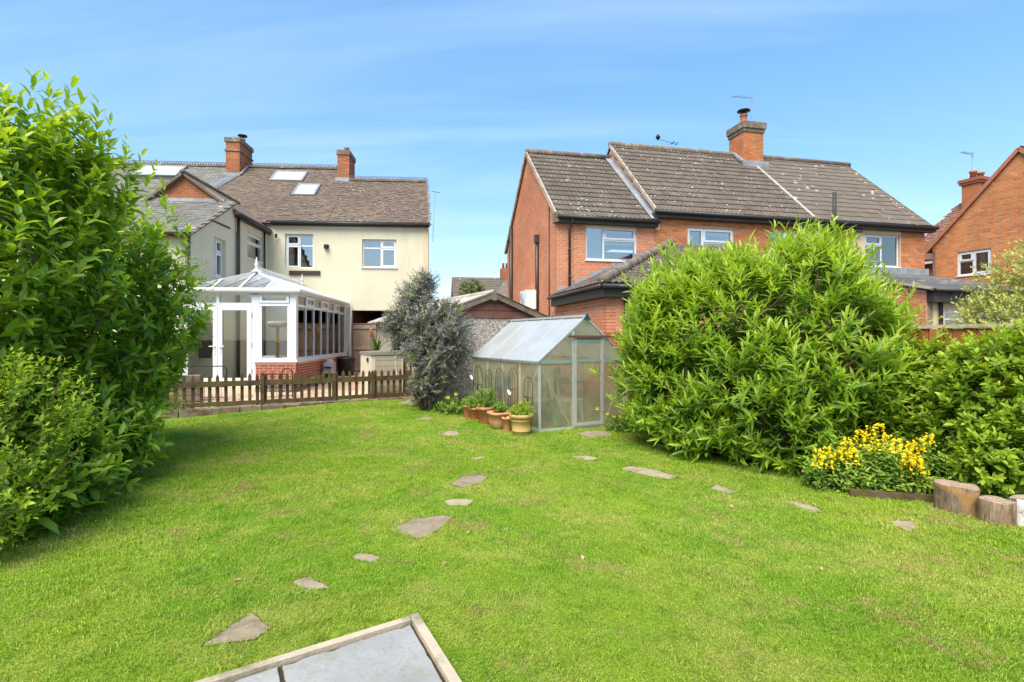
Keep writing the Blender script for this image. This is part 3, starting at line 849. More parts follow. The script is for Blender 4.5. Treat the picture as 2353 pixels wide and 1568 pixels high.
lay_tiles(LH, rp(X0, -0.15), (1, 0, 0), (0, cs, sn), -3.7 - X0, 4.25 * hl, 0.168, 0.102, flat_unit(0.168, 0.102), "tile_plain", 0, None, 0.004, "plain_tile", hs, True, 0.012, 0.03)
lay_tiles(LH, rp(-3.7, -0.15), (1, 0, 0), (0, cs, sn), 3.78, 3.25 * hl, 0.168, 0.102, flat_unit(0.168, 0.102), "tile_plain", 0, lambda x, y: x < 3.80 + sx * y * cs, 0.005, "plain_tile", (), True, 0.012, 0.035)
lay_tiles(LH, rp(-16, -0.15), (1, 0, 0), (0, cs, sn), X0 + 16, 4.25 * hl, 0.26, 0.20, flat_unit(0.26, 0.20, 0.007), "slate", 0, None, 0.003, "slate", [(3.35, 5.25, 3.05 * hl, 4.05 * hl)], True, 0.010, 0.015)
# ridge with scalloped crest tiles
def crest(x0, x1, y, z):
    b = MB()
    b.beam((x0, y, z + 0.0), (x1, y, z + 0.0), 0.20, 0.09)
    b.build("ridge", M["tile_hip"], LH)
    n = int((x1 - x0) / 0.115)
    c = MB()
    for i in range(n):
        xc = x0 + (i + 0.5) * (x1 - x0) / n
        pts = [(xc + 0.052 * math.cos(a), y, z + 0.045 + 0.135 * math.sin(a)) for a in [math.pi * k / 6 for k in range(7)]]
        c.tube(pts, 0.015, 5, False)
    o = c.build("crest_tiles", M["tile_hip"], LH); o["kind"] = "stuff"
crest(-16, -8.92, 4.1, zr1 + 0.03); crest(-8.3, -4.2, 4.1, zr1 + 0.03); crest(-3.64, 0.08 + sx * 3.1, 3.1, zr2 + 0.03)
# chimneys
rec = []
rec += chimney(LH, -8.90, -8.34, 3.37, 4.67, 8.1, 10.18, "brick_old", bands=((9.62, 9.69, 0.05), (10.02, 10.2, 0.055)), pots=((-8.62, 4.35, 10.2, 0.12, 0.30, "terracotta_chimney", True),), cap="tile_hip")
rec += chimney(LH, -4.15, -3.66, 3.13, 4.20, 8.0, 9.68, "brick_old", bands=((9.5, 9.7, 0.045),), pots=((-3.9, 3.75, 9.7, 0.11, 0.32, "terracotta_chimney", False),), cap="tile_hip")
b = MB().box(-8.97, -8.28, 3.27, 3.36, EZ + SL * 3.3 - 0.06, EZ + SL * 3.3 + 0.13); b.beam((-8.27, 3.3, EZ + SL * 3.3 + 0.08), (-8.27, 4.1, zr1 + 0.08), 0.10, 0.06); b.build("lead_flashing", M["lead"], LH)
MB().box(-4.22, -3.60, 3.03, 3.12, EZ + SL * 3.05 - 0.04, EZ + SL * 3.05 + 0.15).build("lead_flashing", M["lead"], LH)
b = MB(); b.slab([rp(-9.6, 2.05), rp(-8.75, 2.05), rp(-8.30, 3.3), rp(-8.95, 3.3)], Vector((0, -sn, cs)), 0.0)
for i in range(len(b.v)): b.v[i] = (b.v[i][0], b.v[i][1] - sn * 0.03, b.v[i][2] + cs * 0.03)
b.build("lead_valley", M["lead"], LH)
# roof lights
for (a, c, p, q) in sk + [(-16 + 3.4, -16 + 5.2, 3.1, 4.0)]:
    fo = MB()
    n_ = Vector((0, -sn, cs)); up = 0.07
    def rq(x, y, h): return (x, y - sn * h, EZ + SL * y + cs * h)
    for (x0, x1, y0, y1) in ((a, a + 0.09, p, q), (c - 0.09, c, p, q), (a + 0.09, c - 0.09, p, p + 0.08), (a + 0.09, c - 0.09, q - 0.08, q)):
        fo.hexa([rq(x0, y0, -0.02), rq(x1, y0, -0.02), rq(x1, y1, -0.02), rq(x0, y1, -0.02), rq(x0, y0, up), rq(x1, y0, up), rq(x1, y1, up), rq(x0, y1, up)])
    fo = fo.build("roof_window", M["metal_grey"], LH)
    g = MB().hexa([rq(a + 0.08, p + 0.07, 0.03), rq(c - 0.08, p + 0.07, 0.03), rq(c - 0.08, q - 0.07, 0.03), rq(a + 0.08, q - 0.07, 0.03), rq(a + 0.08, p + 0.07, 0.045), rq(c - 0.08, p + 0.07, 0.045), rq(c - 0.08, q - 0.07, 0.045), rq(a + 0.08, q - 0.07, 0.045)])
    g.build("pane", M["skylight_painted_reflection"], fo)
    MB().hexa([rq(a + 0.08, p + 0.07, 0.012), rq(c - 0.08, p + 0.07, 0.012), rq(c - 0.08, q - 0.07, 0.012), rq(a + 0.08, q - 0.07, 0.012), rq(a + 0.08, p + 0.07, 0.02), rq(c - 0.08, p + 0.07, 0.02), rq(c - 0.08, q - 0.07, 0.02), rq(a + 0.08, q - 0.07, 0.02)]).build("reflection_backing", M["blind"], fo)  # white sheet added under the pane to imitate its pale reflection
# eaves, windows, small things on the wall
gutter(LH, (-5.7, -0.19, EZ - 0.10), (0.03, -0.19, EZ - 0.13), 0.06)
MB().box(-5.9, 0.0, -0.12, -0.003, EZ - 0.19, EZ - 0.02).build("fascia", M["fascia_dark"], LH)
MB().beam((0.05, -0.12, EZ - 0.08), (0.05 + sx * 3.1, 3.1, zr2 - 0.02), 0.06, 0.14).build("verge", M["tile_hip"], LH)
window(LH, (XL, 0), (0, 0), holes[0], [(0, 0.5, 0.0, 0.70, True), (0, 0.5, 0.70, 1, True), (0.5, 1, 0, 0.68, False), (0.5, 1, 0.68, 1, False)], 0.10, sill=False)
window(LH, (XL, 0), (0, 0), holes[1], [(0, 0.55, 0, 0.72, False), (0, 0.55, 0.72, 1, False), (0.55, 1, 0, 0.72, True), (0.55, 1, 0.72, 1, True)], 0.10)
MB().box(-5.10, -3.98, -0.05, -0.004, 3.93, 4.09).build("stone_sill", M["brown_plastic"], LH)
b = MB().box(-3.83, -3.67, -0.10, -0.003, 4.93, 5.07).box(-3.80, -3.70, -0.16, -0.10, 4.90, 5.0)
b.build("wall_lamp", M["iron_black"], LH)
# wing towards the garden
WX = -5.88
prof = [(0, 4.46), (2.58, 5.93), (2.6, 5.62), (5.32, 5.62)]
whole = [(1.28, 2.02, 3.42, 4.58), (3.56, 4.86, 4.30, 5.18)]
b = MB(); wall(b, (WX, -5.32), (WX, -0.004), -0.2, prof, whole, 0.25); b.build("wing_wall", M["render_cream"], LH)
b = MB(); wall(b, (-9.6, -5.32), (WX - 0.001, -5.32), -0.2, 4.46, [], 0.24); b.build("wing_front_wall", M["render_cream"], LH)
b = MB(); wall(b, (-9.6, -0.3), (-9.6, -5.32), -0.2, 4.4, [], 0.24); b.build("wing_far_wall", M["render_cream"], LH)
lean = math.atan((5.93 - 4.46) / 2.58)
b = MB(); b.slab([(-9.7, -5.5, 4.46 - 0.18 * math.tan(lean)), (WX + 0.05, -5.5, 4.46 - 0.18 * math.tan(lean)), (WX + 0.05, -2.70, 5.95), (-9.7, -2.70, 5.95)], Vector((0, -math.sin(lean), math.cos(lean))), 0.05); b.build("wing_roof", M["fascia_dark"], LH)
lay_tiles(LH, (-9.7, -5.5, 4.46 - 0.18 * math.tan(lean)), (1, 0, 0), (0, math.cos(lean), math.sin(lean)), 9.7 + WX + 0.07, 2.8 / math.cos(lean), 0.255, 0.19, flat_unit(0.255, 0.19, 0.008), "slate", 0, None, 0.003, "slate", (), True, 0.010, 0.02)
b = MB(); b.beam((WX + 0.07, -5.5, 4.33), (WX + 0.07, -2.70, 5.90), 0.03, 0.05); b.build("verge", M["tile_red"], LH)
# brick gable of the wing and its roof behind
gz = 6.78
b = MB(); wall(b, (-8.95, -2.68), (WX + 0.05, -2.68), 5.0, [(0, 5.70), (1.54, gz), (3.12, 5.70)], [], 0.2); b.build("gable_wall", M["mortar_dark"], LH)
brick_field(rec, (-8.95, -2.68), (WX + 0.05, -2.68), 5.93, [(0, 5.70), (1.54, gz), (3.12, 5.70)])
a2 = math.atan((gz - 5.58) / 1.62)
b = MB()
b.slab([(WX + 0.17, -2.80, 5.56), (WX + 0.17, -0.02, 5.56), (WX + 0.17, 0.3, 5.56), (-7.41, 1.4, gz + 0.03), (-7.41, -2.80, gz + 0.03)], Vector((math.sin(a2), 0, math.cos(a2))), 0.09)
b.slab([(-7.41, -2.80, gz + 0.03), (-7.41, 1.4, gz + 0.03), (-9.05, 0.3, 5.56), (-9.05, -2.80, 5.56)], Vector((-math.sin(a2), 0, math.cos(a2))), 0.09)
b.build("wing_back_roof", M["tile_plain"], LH)
b = MB().beam((WX + 0.17, -2.82, 5.52), (-7.41, -2.82, gz + 0.0), 0.05, 0.07).beam((-9.05, -2.82, 5.52), (-7.41, -2.82, gz + 0.0), 0.05, 0.07)
b.build("gable_verge", M["tile_plain"], LH)
MB().tube([(-7.41, -2.88, gz + 0.06), (-7.41, 1.3, gz + 0.05)], 0.075, 8).build("wing_ridge", M["tile_hip"], LH, True)
MB().box(-9.6, WX - 0.3, -2.76, -2.685, 5.90, 6.01).build("lead_flashing", M["lead"], LH)
gutter(LH, (WX + 0.20, -2.85, 5.52), (WX + 0.20, 0.6 - 0.9, 5.50), 0.065)
MB().box(WX + 0.004, WX + 0.13, -2.7, -0.02, 5.42, 5.55).build("fascia", M["fascia_dark"], LH)
window(LH, (WX, -5.32), (WX, 0), whole[0], [(0, 0.4, 0, 0.66, False), (0, 0.4, 0.66, 1, False), (0.4, 1, 0, 0.66, True), (0.4, 1, 0.66, 1, True)], 0.12, back=("curtain_white", [(0.0, 0.95, 0.0, 1.0)]))
window(LH, (WX, -5.32), (WX, 0), whole[1], [(0, 1, 0, 0.62, False), (0, 1, 0.62, 1, True)], 0.06)
b = MB(); b.beam((WX + 0.01, -4.2, 5.02), (WX + 0.01, -3.05, 5.02), 0.03, 0.05); b.build("string_strip", M["brown_plastic"], LH)
pipe(LH, [(WX + 0.08, -2.62, 5.60), (WX + 0.08, -2.62, 0.1)], 0.055, "black_plastic")
pipe(LH, [(WX + 0.06, -0.45, 5.45), (WX + 0.06, -0.45, 0.2)], 0.036, "brown_plastic")
pipe(LH, [(WX - 0.05, -5.40, 4.30), (WX - 0.05, -5.40, 0.2)], 0.040, "brown_plastic")
gutter(LH, (-9.7, -5.56, 4.36), (WX + 0.12, -5.56, 4.36), 0.055)
MB().lathe([(0.035, 0), (0.045, 0.1), (0.05, 0.13)], 10, (WX + 0.35, -0.14, 5.28)).build("camera_housing", M["iron_black"], LH)
lay_bricks(LH, rec, {"brick": "brick_old"}, 300)
MB().tube([(0.02, 0.25, 5.5), (0.06, 0.2, 6.6), (0.08, 0.2, 7.15)], 0.012, 6).tube([(-0.02, 0.1, 7.1), (0.3, 0.35, 7.0)], 0.008, 5).tube([(0.05, 0.05, 7.0), (0.05, 0.45, 7.12)], 0.006, 5)
ant = empty("tv_aerial", tuple(Vector((-3.16, 19.97, 5.3)) + Vector((0.12, 0.3, 0))), 0, "thin aerial on a pole at the end wall of the cream house", "aerial")
MB().tube([(0, 0, 0), (0.05, 0, 1.0), (0.12, 0, 1.9)], 0.011, 6).build("pole", M["metal_grey"], ant)
b = MB().tube([(0.02, -0.25, 1.85), (0.22, 0.35, 1.95)], 0.008, 5)
for i in range(5): b.tube([(0.02 + 0.04 * i - 0.10, -0.25 + 0.12 * i, 1.87 + 0.02 * i), (0.02 + 0.04 * i + 0.10, -0.25 + 0.12 * i, 1.85 + 0.02 * i)], 0.006, 5)
b.build("antenna", M["metal_grey"], ant)

# ------------------------------------------------------------------ conservatory
CS = empty("conservatory", (-5.80, 14.2, 0), math.atan2(0.0705, 0.9975), "white framed glass conservatory with hipped roof on a low brick wall", "conservatory")
CW, CD, ZS, ZT, ZE = 3.0, 5.52, 0.98, 2.49, 2.80
b = MB(); wall(b, (-1.05, 0), (0, 0), -0.1, ZS - 0.03, [], 0.2); wall(b, (0, 0.001), (0, CD), -0.1, ZS - 0.03, [], 0.2)
b.box(-CW, -1.06, 0.0, 0.2, -0.1, 0.30)
b.build("dwarf_wall", M["mortar"], CS)
rec = []
for p0, p1 in (((-1.05, 0), (0, 0)), ((0, 0), (0, CD))):
    brick_field(rec, p0, p1, 0.075, 0.42, key="blue"); brick_field(rec, p0, p1, 0.525 - 0.075, ZS - 0.035, key="red")
rec2 = [r for r in rec]
lay_bricks(CS, rec2, {"blue": "brick_blue", "red": "brick_dwarf"}, 300)
b = MB().box(-1.09, 0.05, -0.05, 0.12, ZS - 0.028, ZS + 0.03).box(-0.12, 0.05, 0.121, CD, ZS - 0.028, ZS + 0.03)
b.build("sill", M["upvc"], CS)
def bars(mb, rects, y0=0.02, y1=0.09, side=False):
    for (u0, u1, z0, z1) in rects:
        if side: mb.box(-y1, -y0, u0, u1, z0, z1)
        else: mb.box(u0, u1, y0, y1, z0, z1)
# front: corner posts, transom, head
b = MB()
bars(b, [(-0.165, 0.0, ZS + 0.03, ZE), (-1.16, -0.97, 0.30, ZE), (-CW, -CW + 0.09, 0.30, ZE), (-CW + 0.09, -0.165, ZE - 0.05, ZE), (-CW + 0.09, -1.16, ZT - 0.03, ZT + 0.05), (-0.97, -0.165, ZT - 0.035, ZT + 0.045), (-2.07, -1.99, ZT + 0.05, ZE - 0.05), (-CW + 0.09, -1.16, 0.30, 0.335)])
b.box(-0.09, -0.001, 0.091, 0.19, ZS + 0.03, ZE)
fr = b.build("front_frame", M["upvc"], CS)
def glazed(parent, rects, y, side=False, mat="glass_room"):
    for (u0, u1, z0, z1) in rects:
        g = MB()
        bars(g, [(u0, u1, z0, z1)], y, y + 0.012, side); g.build("pane", M[mat], parent)
glazed(fr, [(-0.97, -0.165, ZS + 0.08, ZT - 0.035), (-CW + 0.09, -2.07, ZT + 0.05, ZE - 0.05), (-1.99, -1.16, ZT + 0.05, ZE - 0.05)], 0.05)
b = MB(); bars(b, [(-0.97, -0.165, ZS + 0.031, ZS + 0.085), (-0.97, -0.90, ZS + 0.085, ZT - 0.035), (-0.235, -0.165, ZS + 0.085, ZT - 0.035)], 0.03, 0.085); b.build("side_light_frame", M["upvc"], CS)
b = MB(); bars(b, [(-0.955, -0.18, ZT + 0.05, ZT + 0.11), (-0.955, -0.18, ZE - 0.075, ZE - 0.055), (-0.955, -0.885, ZT + 0.11, ZE - 0.075), (-0.25, -0.18, ZT + 0.11, ZE - 0.075)], 0.0, 0.07); tl = b.build("top_light", M["upvc"], CS)
glazed(tl, [(-0.885, -0.25, ZT + 0.11, ZE - 0.075)], 0.035)
for (u0, u1, hinge) in ((-CW + 0.09, -2.035, -1), (-2.025, -1.16, 1)):
    b = MB(); st = 0.115
    bars(b, [(u0, u0 + st, 0.335, ZT - 0.03), (u1 - st, u1, 0.335, ZT - 0.03), (u0 + st, u1 - st, 0.335, 0.335 + 0.20), (u0 + st, u1 - st, ZT - 0.15, ZT - 0.03)], 0.005, 0.075)
    d = b.build("door", M["upvc"], CS)
    glazed(d, [(u0 + st, u1 - st, 0.535, ZT - 0.15)], 0.035)
    hx = u1 - 0.06 if hinge < 0 else u0 + 0.06
    s = -1 if hinge < 0 else 1
    h = MB().box(hx - 0.02, hx + 0.02, -0.012, 0.006, 1.16, 1.42).beam((hx, -0.045, 1.38), (hx + s * 0.13, -0.05, 1.38), 0.02, 0.022).box(hx - 0.012, hx + 0.012, -0.05, -0.012, 1.368, 1.392)
    h.build("handle", M["white_plastic"], d)
    for zz in (0.75, 1.45, 2.25):
        ex = u0 if hinge < 0 else u1
        MB().tube([(ex, -0.012, zz - 0.05), (ex, -0.012, zz + 0.05)], 0.018, 8).build("hinge", M["white_plastic"], d)
# right side: seven bays
b = MB(); N = 7; ys = [0.19 + (CD - 0.26) * i / N for i in range(N + 1)]
rl, rt, rs = [], [], []
for i in range(N + 1):
    bars(b, [(ys[i] - 0.032, ys[i] + 0.032, ZS + 0.03, ZE)], 0.02, 0.085, True)
bars(b, [(0.2, CD, ZT - 0.035, ZT + 0.035), (0.2, CD, ZE - 0.05, ZE), (0.2, CD, ZS + 0.03, ZS + 0.09)], 0.022, 0.083, True)
sf = b.build("side_frame", M["upvc"], CS)
for i in range(N):
    a, c = ys[i] + 0.032, ys[i + 1] - 0.032
    glazed(sf, [(a, c, ZS + 0.09, ZT - 0.035)], 0.045, True)
    if i in (1, 3, 5):
        q = MB(); bars(q, [(a - 0.01, a + 0.05, ZT + 0.02, ZE - 0.03), (c - 0.05, c + 0.01, ZT + 0.02, ZE - 0.03), (a + 0.05, c - 0.05, ZT + 0.02, ZT + 0.08), (a + 0.05, c - 0.05, ZE - 0.09, ZE - 0.03)], 0.0, 0.06, True)
        q = q.build("top_light", M["upvc"], CS); glazed(q, [(a + 0.05, c - 0.05, ZT + 0.08, ZE - 0.09)], 0.03, True)
    else:
        glazed(sf, [(a, c, ZT + 0.035, ZE - 0.05)], 0.045, True)
# eaves beam and gutter
b = MB().box(-CW - 0.05, 0.10, -0.10, 0.10, ZE, ZE + 0.06).box(-0.10, 0.10, 0.101, CD, ZE, ZE + 0.06)
b.tube([(-CW - 0.05, -0.11, ZE + 0.075), (0.11, -0.11, ZE + 0.075), (0.11, CD, ZE + 0.075)], 0.055, 8)
b.build("gutter", M["upvc_shade"], CS)
# hipped roof
RZ = 3.50; RX = -CW / 2 + 0.02; RY0, RY1 = 1.15, CD - 0.02
e0 = ZE + 0.09
FL, FRt, BR, BL = (-CW - 0.02, -0.03, e0), (0.05, -0.03, e0), (0.05, CD, e0), (-CW - 0.02, CD, e0)
A1, A2 = (RX, RY0, RZ), (RX, RY1, RZ)
rb = MB()
for a, c in ((FL, A1), (FRt, A1)): rb.beam(a, c, 0.075, 0.06)
rb.beam(A1, A2, 0.11, 0.08)
lerp = lambda p, q, t: tuple(p[i] + (q[i] - p[i]) * t for i in range(3))
fronts = [0.0, 0.27, 0.5, 0.73, 1.0]
for t in (0.27, 0.73):
    p = lerp(FL, FRt, t); tt = t / 0.5 if t < 0.5 else (1 - t) / 0.5
    q = lerp(FL if t < 0.5 else FRt, A1, tt)
    rb.beam(p, q, 0.055, 0.045)
rb.beam(lerp(FL, FRt, 0.5), A1, 0.055, 0.045)
for k in range(1, 8):
    y = CD * k / 8.0
    for ex in (FRt[0], FL[0]):
        if y < RY0: q = lerp((ex, -0.03, e0), A1, (y + 0.03) / (RY0 + 0.03))
        else: q = (RX, y, RZ)
        rb.beam((ex, y, e0), q, 0.055, 0.045)
rb = rb.build("roof_frame", M["upvc"], CS)
def rpane(poly, mat):
    o = MB(); o.add(poly, [tuple(range(len(poly)))]); o.build("roof_pane", M[mat], CS)
mid = lerp(FL, FRt, 0.5)
q27, q73 = lerp(FL, A1, 0.54), lerp(FRt, A1, 0.54)
rpane([FL, lerp(FL, FRt, 0.27), q27], "glass_room"); rpane([lerp(FL, FRt, 0.27), mid, A1, q27], "glass_room")
rpane([mid, lerp(FL, FRt, 0.73), q73, A1], "glass_room"); rpane([lerp(FL, FRt, 0.73), FRt, q73], "poly_conservatory")
edges = [CD * k / 8.0 for k in range(9)]
for ex, mt in ((FRt[0], "poly_conservatory"), (FL[0], "poly_conservatory")):
    for k in range(8):
        y0, y1 = edges[k], edges[k + 1]
        def topp(y): return lerp((ex, -0.03, e0), A1, (y + 0.03) / (RY0 + 0.03)) if y < RY0 else (RX, y, RZ)
        poly = [(ex, y0, e0), (ex, y1, e0), topp(y1)]
        if y0 < RY0 < y1: poly.append(A1)
        poly.append(topp(y0))
        rpane(poly, mt)
# crest with spikes and two finials
b = MB().beam((RX, RY0, RZ + 0.06), (RX, RY1 - 0.35, RZ + 0.06), 0.03, 0.03)
for k in range(26):
    y = RY0 + 0.12 + k * (RY1 - RY0 - 0.6) / 26
    b.lathe([(0.014, 0), (0.010, 0.05), (0.017, 0.07), (0.001, 0.13)], 5, (RX, y, RZ + 0.06))
b.build("ridge_cresting", M["upvc"], CS)
for y in (RY0, RY1 - 0.30):
    MB().lathe([(0.07, 0), (0.06, 0.05), (0.03, 0.08), (0.035, 0.11), (0.06, 0.16), (0.045, 0.22), (0.02, 0.26), (0.03, 0.29), (0.001, 0.40)], 12, (RX, y, RZ + 0.04)).build("finial", M["upvc"], CS, True)
MB().lathe([(0.16, 0), (0.10, 0.05), (0.04, 0.08)], 12, (RX, RY0, RZ + 0.0)).build("ridge_boss", M["upvc"], CS)
# room inside: floor, house walls behind, inner doors
b = MB().box(-CW + 0.1, -0.21, 0.21, CD - 0.03, 0.25, 0.30); b.build("room_floor", M["room_floor"], CS)
b = MB().box(-CW + 0.02, -0.22, CD - 0.06, CD - 0.02, 0.3, 2.75).box(-CW - 0.01, -CW + 0.03, 0.35, CD - 0.07, 0.3, 2.75)
b.build("room_wall", M["room_wall"], CS)
for (xa, xb) in ((-1.15, -0.35),):
    MB().box(xa, xb, CD - 0.10, CD - 0.065, 0.3, 2.35).build("inner_doorway", M["door_dark"], CS)
    f = MB().box(xa - 0.09, xa, CD - 0.13, CD - 0.066, 0.3, 2.42).box(xb, xb + 0.09, CD - 0.13, CD - 0.066, 0.3, 2.42).box(xa, xb, CD - 0.13, CD - 0.066, 2.35, 2.42)
    f.box(xa + 0.06, xa + 0.16, CD - 0.6, CD - 0.14, 0.3, 2.3)
    f.build("inner_door_frame", M["upvc"], CS)
for (ya, yb) in ((0.9, 1.75), (2.2, 3.0)):
    f = MB().box(-CW + 0.035, -CW + 0.08, ya, ya + 0.1, 0.3, 2.3).box(-CW + 0.035, -CW + 0.08, yb - 0.1, yb, 0.3, 2.3).box(-CW + 0.035, -CW + 0.08, ya + 0.1, yb - 0.1, 2.18, 2.3)
    f.build("inner_door_frame", M["upvc"], CS)
    MB().box(-CW + 0.032, -CW + 0.05, ya + 0.1, yb - 0.1, 0.3, 2.18).build("inner_door", M["door_dark"], CS)
def in_cs(x, y, z): return tuple(xf(CS) @ Vector((x, y, z)))
RZC = math.atan2(0.0705, 0.9975)
ct = empty("cat_tree", in_cs(-0.75, 0.75, 0.30), RZC, "cream and tan cat scratching tree behind the conservatory's front pane", "cat tree")
MB().box(-0.3, 0.42, -0.22, 0.22, 0.0, 0.05).build("base", M["cat_fabric"], ct)
for (x, h) in ((0.0, 1.62), (0.36, 1.18), (-0.2, 0.62)):
    MB().lathe([(0.048, 0.05), (0.048, h)], 10, (x, 0, 0)).build("post", M["sisal"], ct, True)
MB().lathe([(0.02, 1.60), (0.20, 1.60), (0.27, 1.66), (0.27, 1.75), (0.22, 1.77), (0.19, 1.70), (0.001, 1.68)], 16, (0.0, 0, 0), 1, 0.85).build("bed", M["cat_fabric"], ct, True)
MB().box(-0.06, 0.44, -0.16, 0.16, 1.18, 1.21).build("platform", M["cat_fabric"], ct)
MB().box(-0.10, 0.48, -0.15, 0.15, 0.62, 0.65).build("platform", M["cat_fabric"], ct)
sf_ = empty("sofa", in_cs(-0.85, 2.2, 0.30), RZC, "beige sofa inside the conservatory along its right-hand windows", "sofa")
MB().box(-0.45, 0.45, -0.9, 0.9, 0.08, 0.45).build("seat", M["sofa_fabric"], sf_)
MB().box(0.25, 0.5, -0.92, 0.92, 0.44, 0.95).build("backrest", M["sofa_fabric"], sf_)
for yy in (-1.02, 0.82): MB().box(-0.45, 0.5, yy, yy + 0.2, 0.08, 0.68).build("armrest", M["sofa_fabric"], sf_)
MB().lathe([(0.001, -0.12), (0.2, -0.1), (0.26, 0.0), (0.2, 0.1), (0.001, 0.12)], 12, (0.1, -0.5, 0.62)).build("cushion", M["cat_fabric"], sf_, True)
cg = empty("pet_crate", in_cs(-1.35, 1.6, 0.30), RZC, "dark wire pet crate with a pale blanket inside the conservatory", "pet crate")
b = MB()
for i in range(9):
    for yy in (-0.3, 0.3): b.tube([(-0.4 + 0.1 * i, yy, 0), (-0.4 + 0.1 * i, yy, 0.7)], 0.006, 4)
for zz in (0.02, 0.35, 0.7):
    b.tube([(-0.4, -0.3, zz), (0.4, -0.3, zz), (0.4, 0.3, zz), (-0.4, 0.3, zz), (-0.4, -0.3, zz)], 0.007, 4)
b.build("cage", M["iron_black"], cg)
MB().box(-0.43, 0.43, -0.33, 0.33, 0.70, 0.76).build("blanket", M["room_wall"], cg)
coat = empty("hanging_coat", in_cs(-2.72, 0.75, 1.05), RZC, "dark green coat hanging behind the left conservatory door", "coat")
cb = MB().lathe([(0.17, 0.0), (0.21, 0.05), (0.20, 0.4), (0.19, 0.8), (0.15, 1.05), (0.05, 1.18)], 14, (0, 0, 0), 1, 0.55)
for i, v in enumerate(cb.v):
    a = math.sin(v[2] * 9 + v[0] * 22) * 0.02; cb.v[i] = (v[0] + a, v[1] + a * 0.6, v[2] + math.sin(v[0] * 30) * 0.015)
cb.build("coat_body", M["coat_cloth"], coat, True)
MB().tube([(0.16, 0, 0.95), (0.24, -0.03, 0.6), (0.22, -0.06, 0.2)], [0.07, 0.06, 0.05], 8).build("sleeve", M["coat_cloth"], coat, True)
for dx in (0.0, 0.13):                                # the two lit bulbs seen through the doorway
    l = MB().lathe([(0.001, 0), (0.03, 0.02), (0.035, 0.05), (0.001, 0.09)], 8)
    t = M.get("bulb")
    if t is None:
        q = NT("bulb"); e = q.n("Emission"); e.inputs[0].default_value = (1, 0.72, 0.35, 1); e.inputs[1].default_value = 6; t = q.end(e.outputs[0])
    o = l.build("light_bulb", t, None, True, in_cs(-0.62 + dx, CD - 0.22, 2.12))
    tag(o, ("left" if dx == 0 else "right") + " one of two warm bulbs glowing inside the doorway behind the cat tree", "light bulb", "bulbs glowing indoors")
# ------------------------------------------------------------------ pair of brick houses
RH = empty("brick_house", (1.32, 15.5, 0), math.atan2(0.2227, 0.975), "pair of red brick houses with brown ribbed tile roof and one chimney", "house")
XE, XM, XR = 3.12, 3.12, 13.4
EXT_E, EXT_R, EXT_Y = 5.32, 8.2, 3.4
MN_E, MN_R, MN_Y = 5.65, 8.66, 3.3
rec = []
eh = [(0.891, 2.528, 3.92, 4.94)]
gp = [(0, EXT_E), (EXT_Y, EXT_R), (6.8, EXT_E)]
b = MB()
wall(b, (0, 0), (XE, 0), -0.2, EXT_E, eh, 0.25)
b.build("wall", M["mortar"], RH)
b = MB(); wall(b, (0, 6.8), (0, 0.002), -0.2, gp, [], 0.25); b.build("gable_wall", M["mortar"], RH)
b = MB(); wall(b, (13.4, 6.8), (0, 6.8), -0.2, EXT_E, [], 0.25); b.box(0.3, 13.2, 0.4, 6.6, 2.6, 2.75); b.build("rear_wall", M["mortar"], RH)
brick_field(rec, (0, 6.8), (0, 0), 0.0, gp, key="ext")
brick_field(rec, (0, 0), (XE, 0), 0.0, EXT_E, eh, key="ext")
mh = [(4.213 - XM, 5.854 - XM, 3.9, 5.04), (10.87 - XM, 12.32 - XM, 4.03, 5.12), (7.2 - XM, 8.2 - XM, 3.95, 5.05)]
b = MB(); wall(b, (XM + 0.002, -0.03), (XR, -0.03), -0.2, MN_E, mh, 0.25); b.build("wall", M["mortar_dark"], RH)
b = MB(); wall(b, (XR, -0.028), (XR, 6.6), -0.2, [(0, MN_E), (MN_Y, MN_R), (6.6, MN_E)], [], 0.25); b.build("end_wall", M["mortar_dark"], RH)
cr = [(8.45 - XM, 9.4 - XM, -1, 9), (10.3 - XM, 12.36 - XM, -1, 9)]
brick_field(rec, (XM, -0.03), (XR, -0.03), 0.0, MN_E, mh + cr, key="main")
b = MB()
wall(b, (8.46, -0.05), (9.39, -0.05), 0.0, MN_E - 0.02, [], 0.02)
wall(b, (10.31, -0.05), (12.35, -0.05), 0.0, MN_E - 0.02, [(10.87 - 10.31, 12.32 - 10.31, 4.03, 5.12)], 0.02)
b.build("render_panel", M["render_cream_tan"], RH)
# windows
W = lambda r, p, **k: window(RH, (XM, -0.03), (XR, -0.03), r, p, 0.05, **k)
window(RH, (0, 0), (XE, 0), eh[0], [(0, 0.34, 0, 1, False), (0.34, 1, 0, 0.62, False), (0.34, 1, 0.62, 1, True)], 0.05, back=("blind", [(0.0, 0.33, 0.0, 1.0), (0.36, 1.0, 0.48, 0.60)]))
W(mh[0], [(0, 0.34, 0, 1, True), (0.34, 1, 0, 0.62, False), (0.34, 1, 0.62, 1, True)], back=("curtain_white", [(0.36, 1.0, 0.4, 0.60), (0.36, 1.0, 0.85, 1.0)]))
W(mh[1], [(0, 0.5, 0, 0.68, False), (0, 0.5, 0.68, 1, True), (0.5, 1, 0, 1, False)], back=("curtain_white", [(0.0, 1.0, 0.0, 1.0)]))
W(mh[2], [(0, 0.5, 0, 1, False), (0.5, 1, 0, 1, True)])
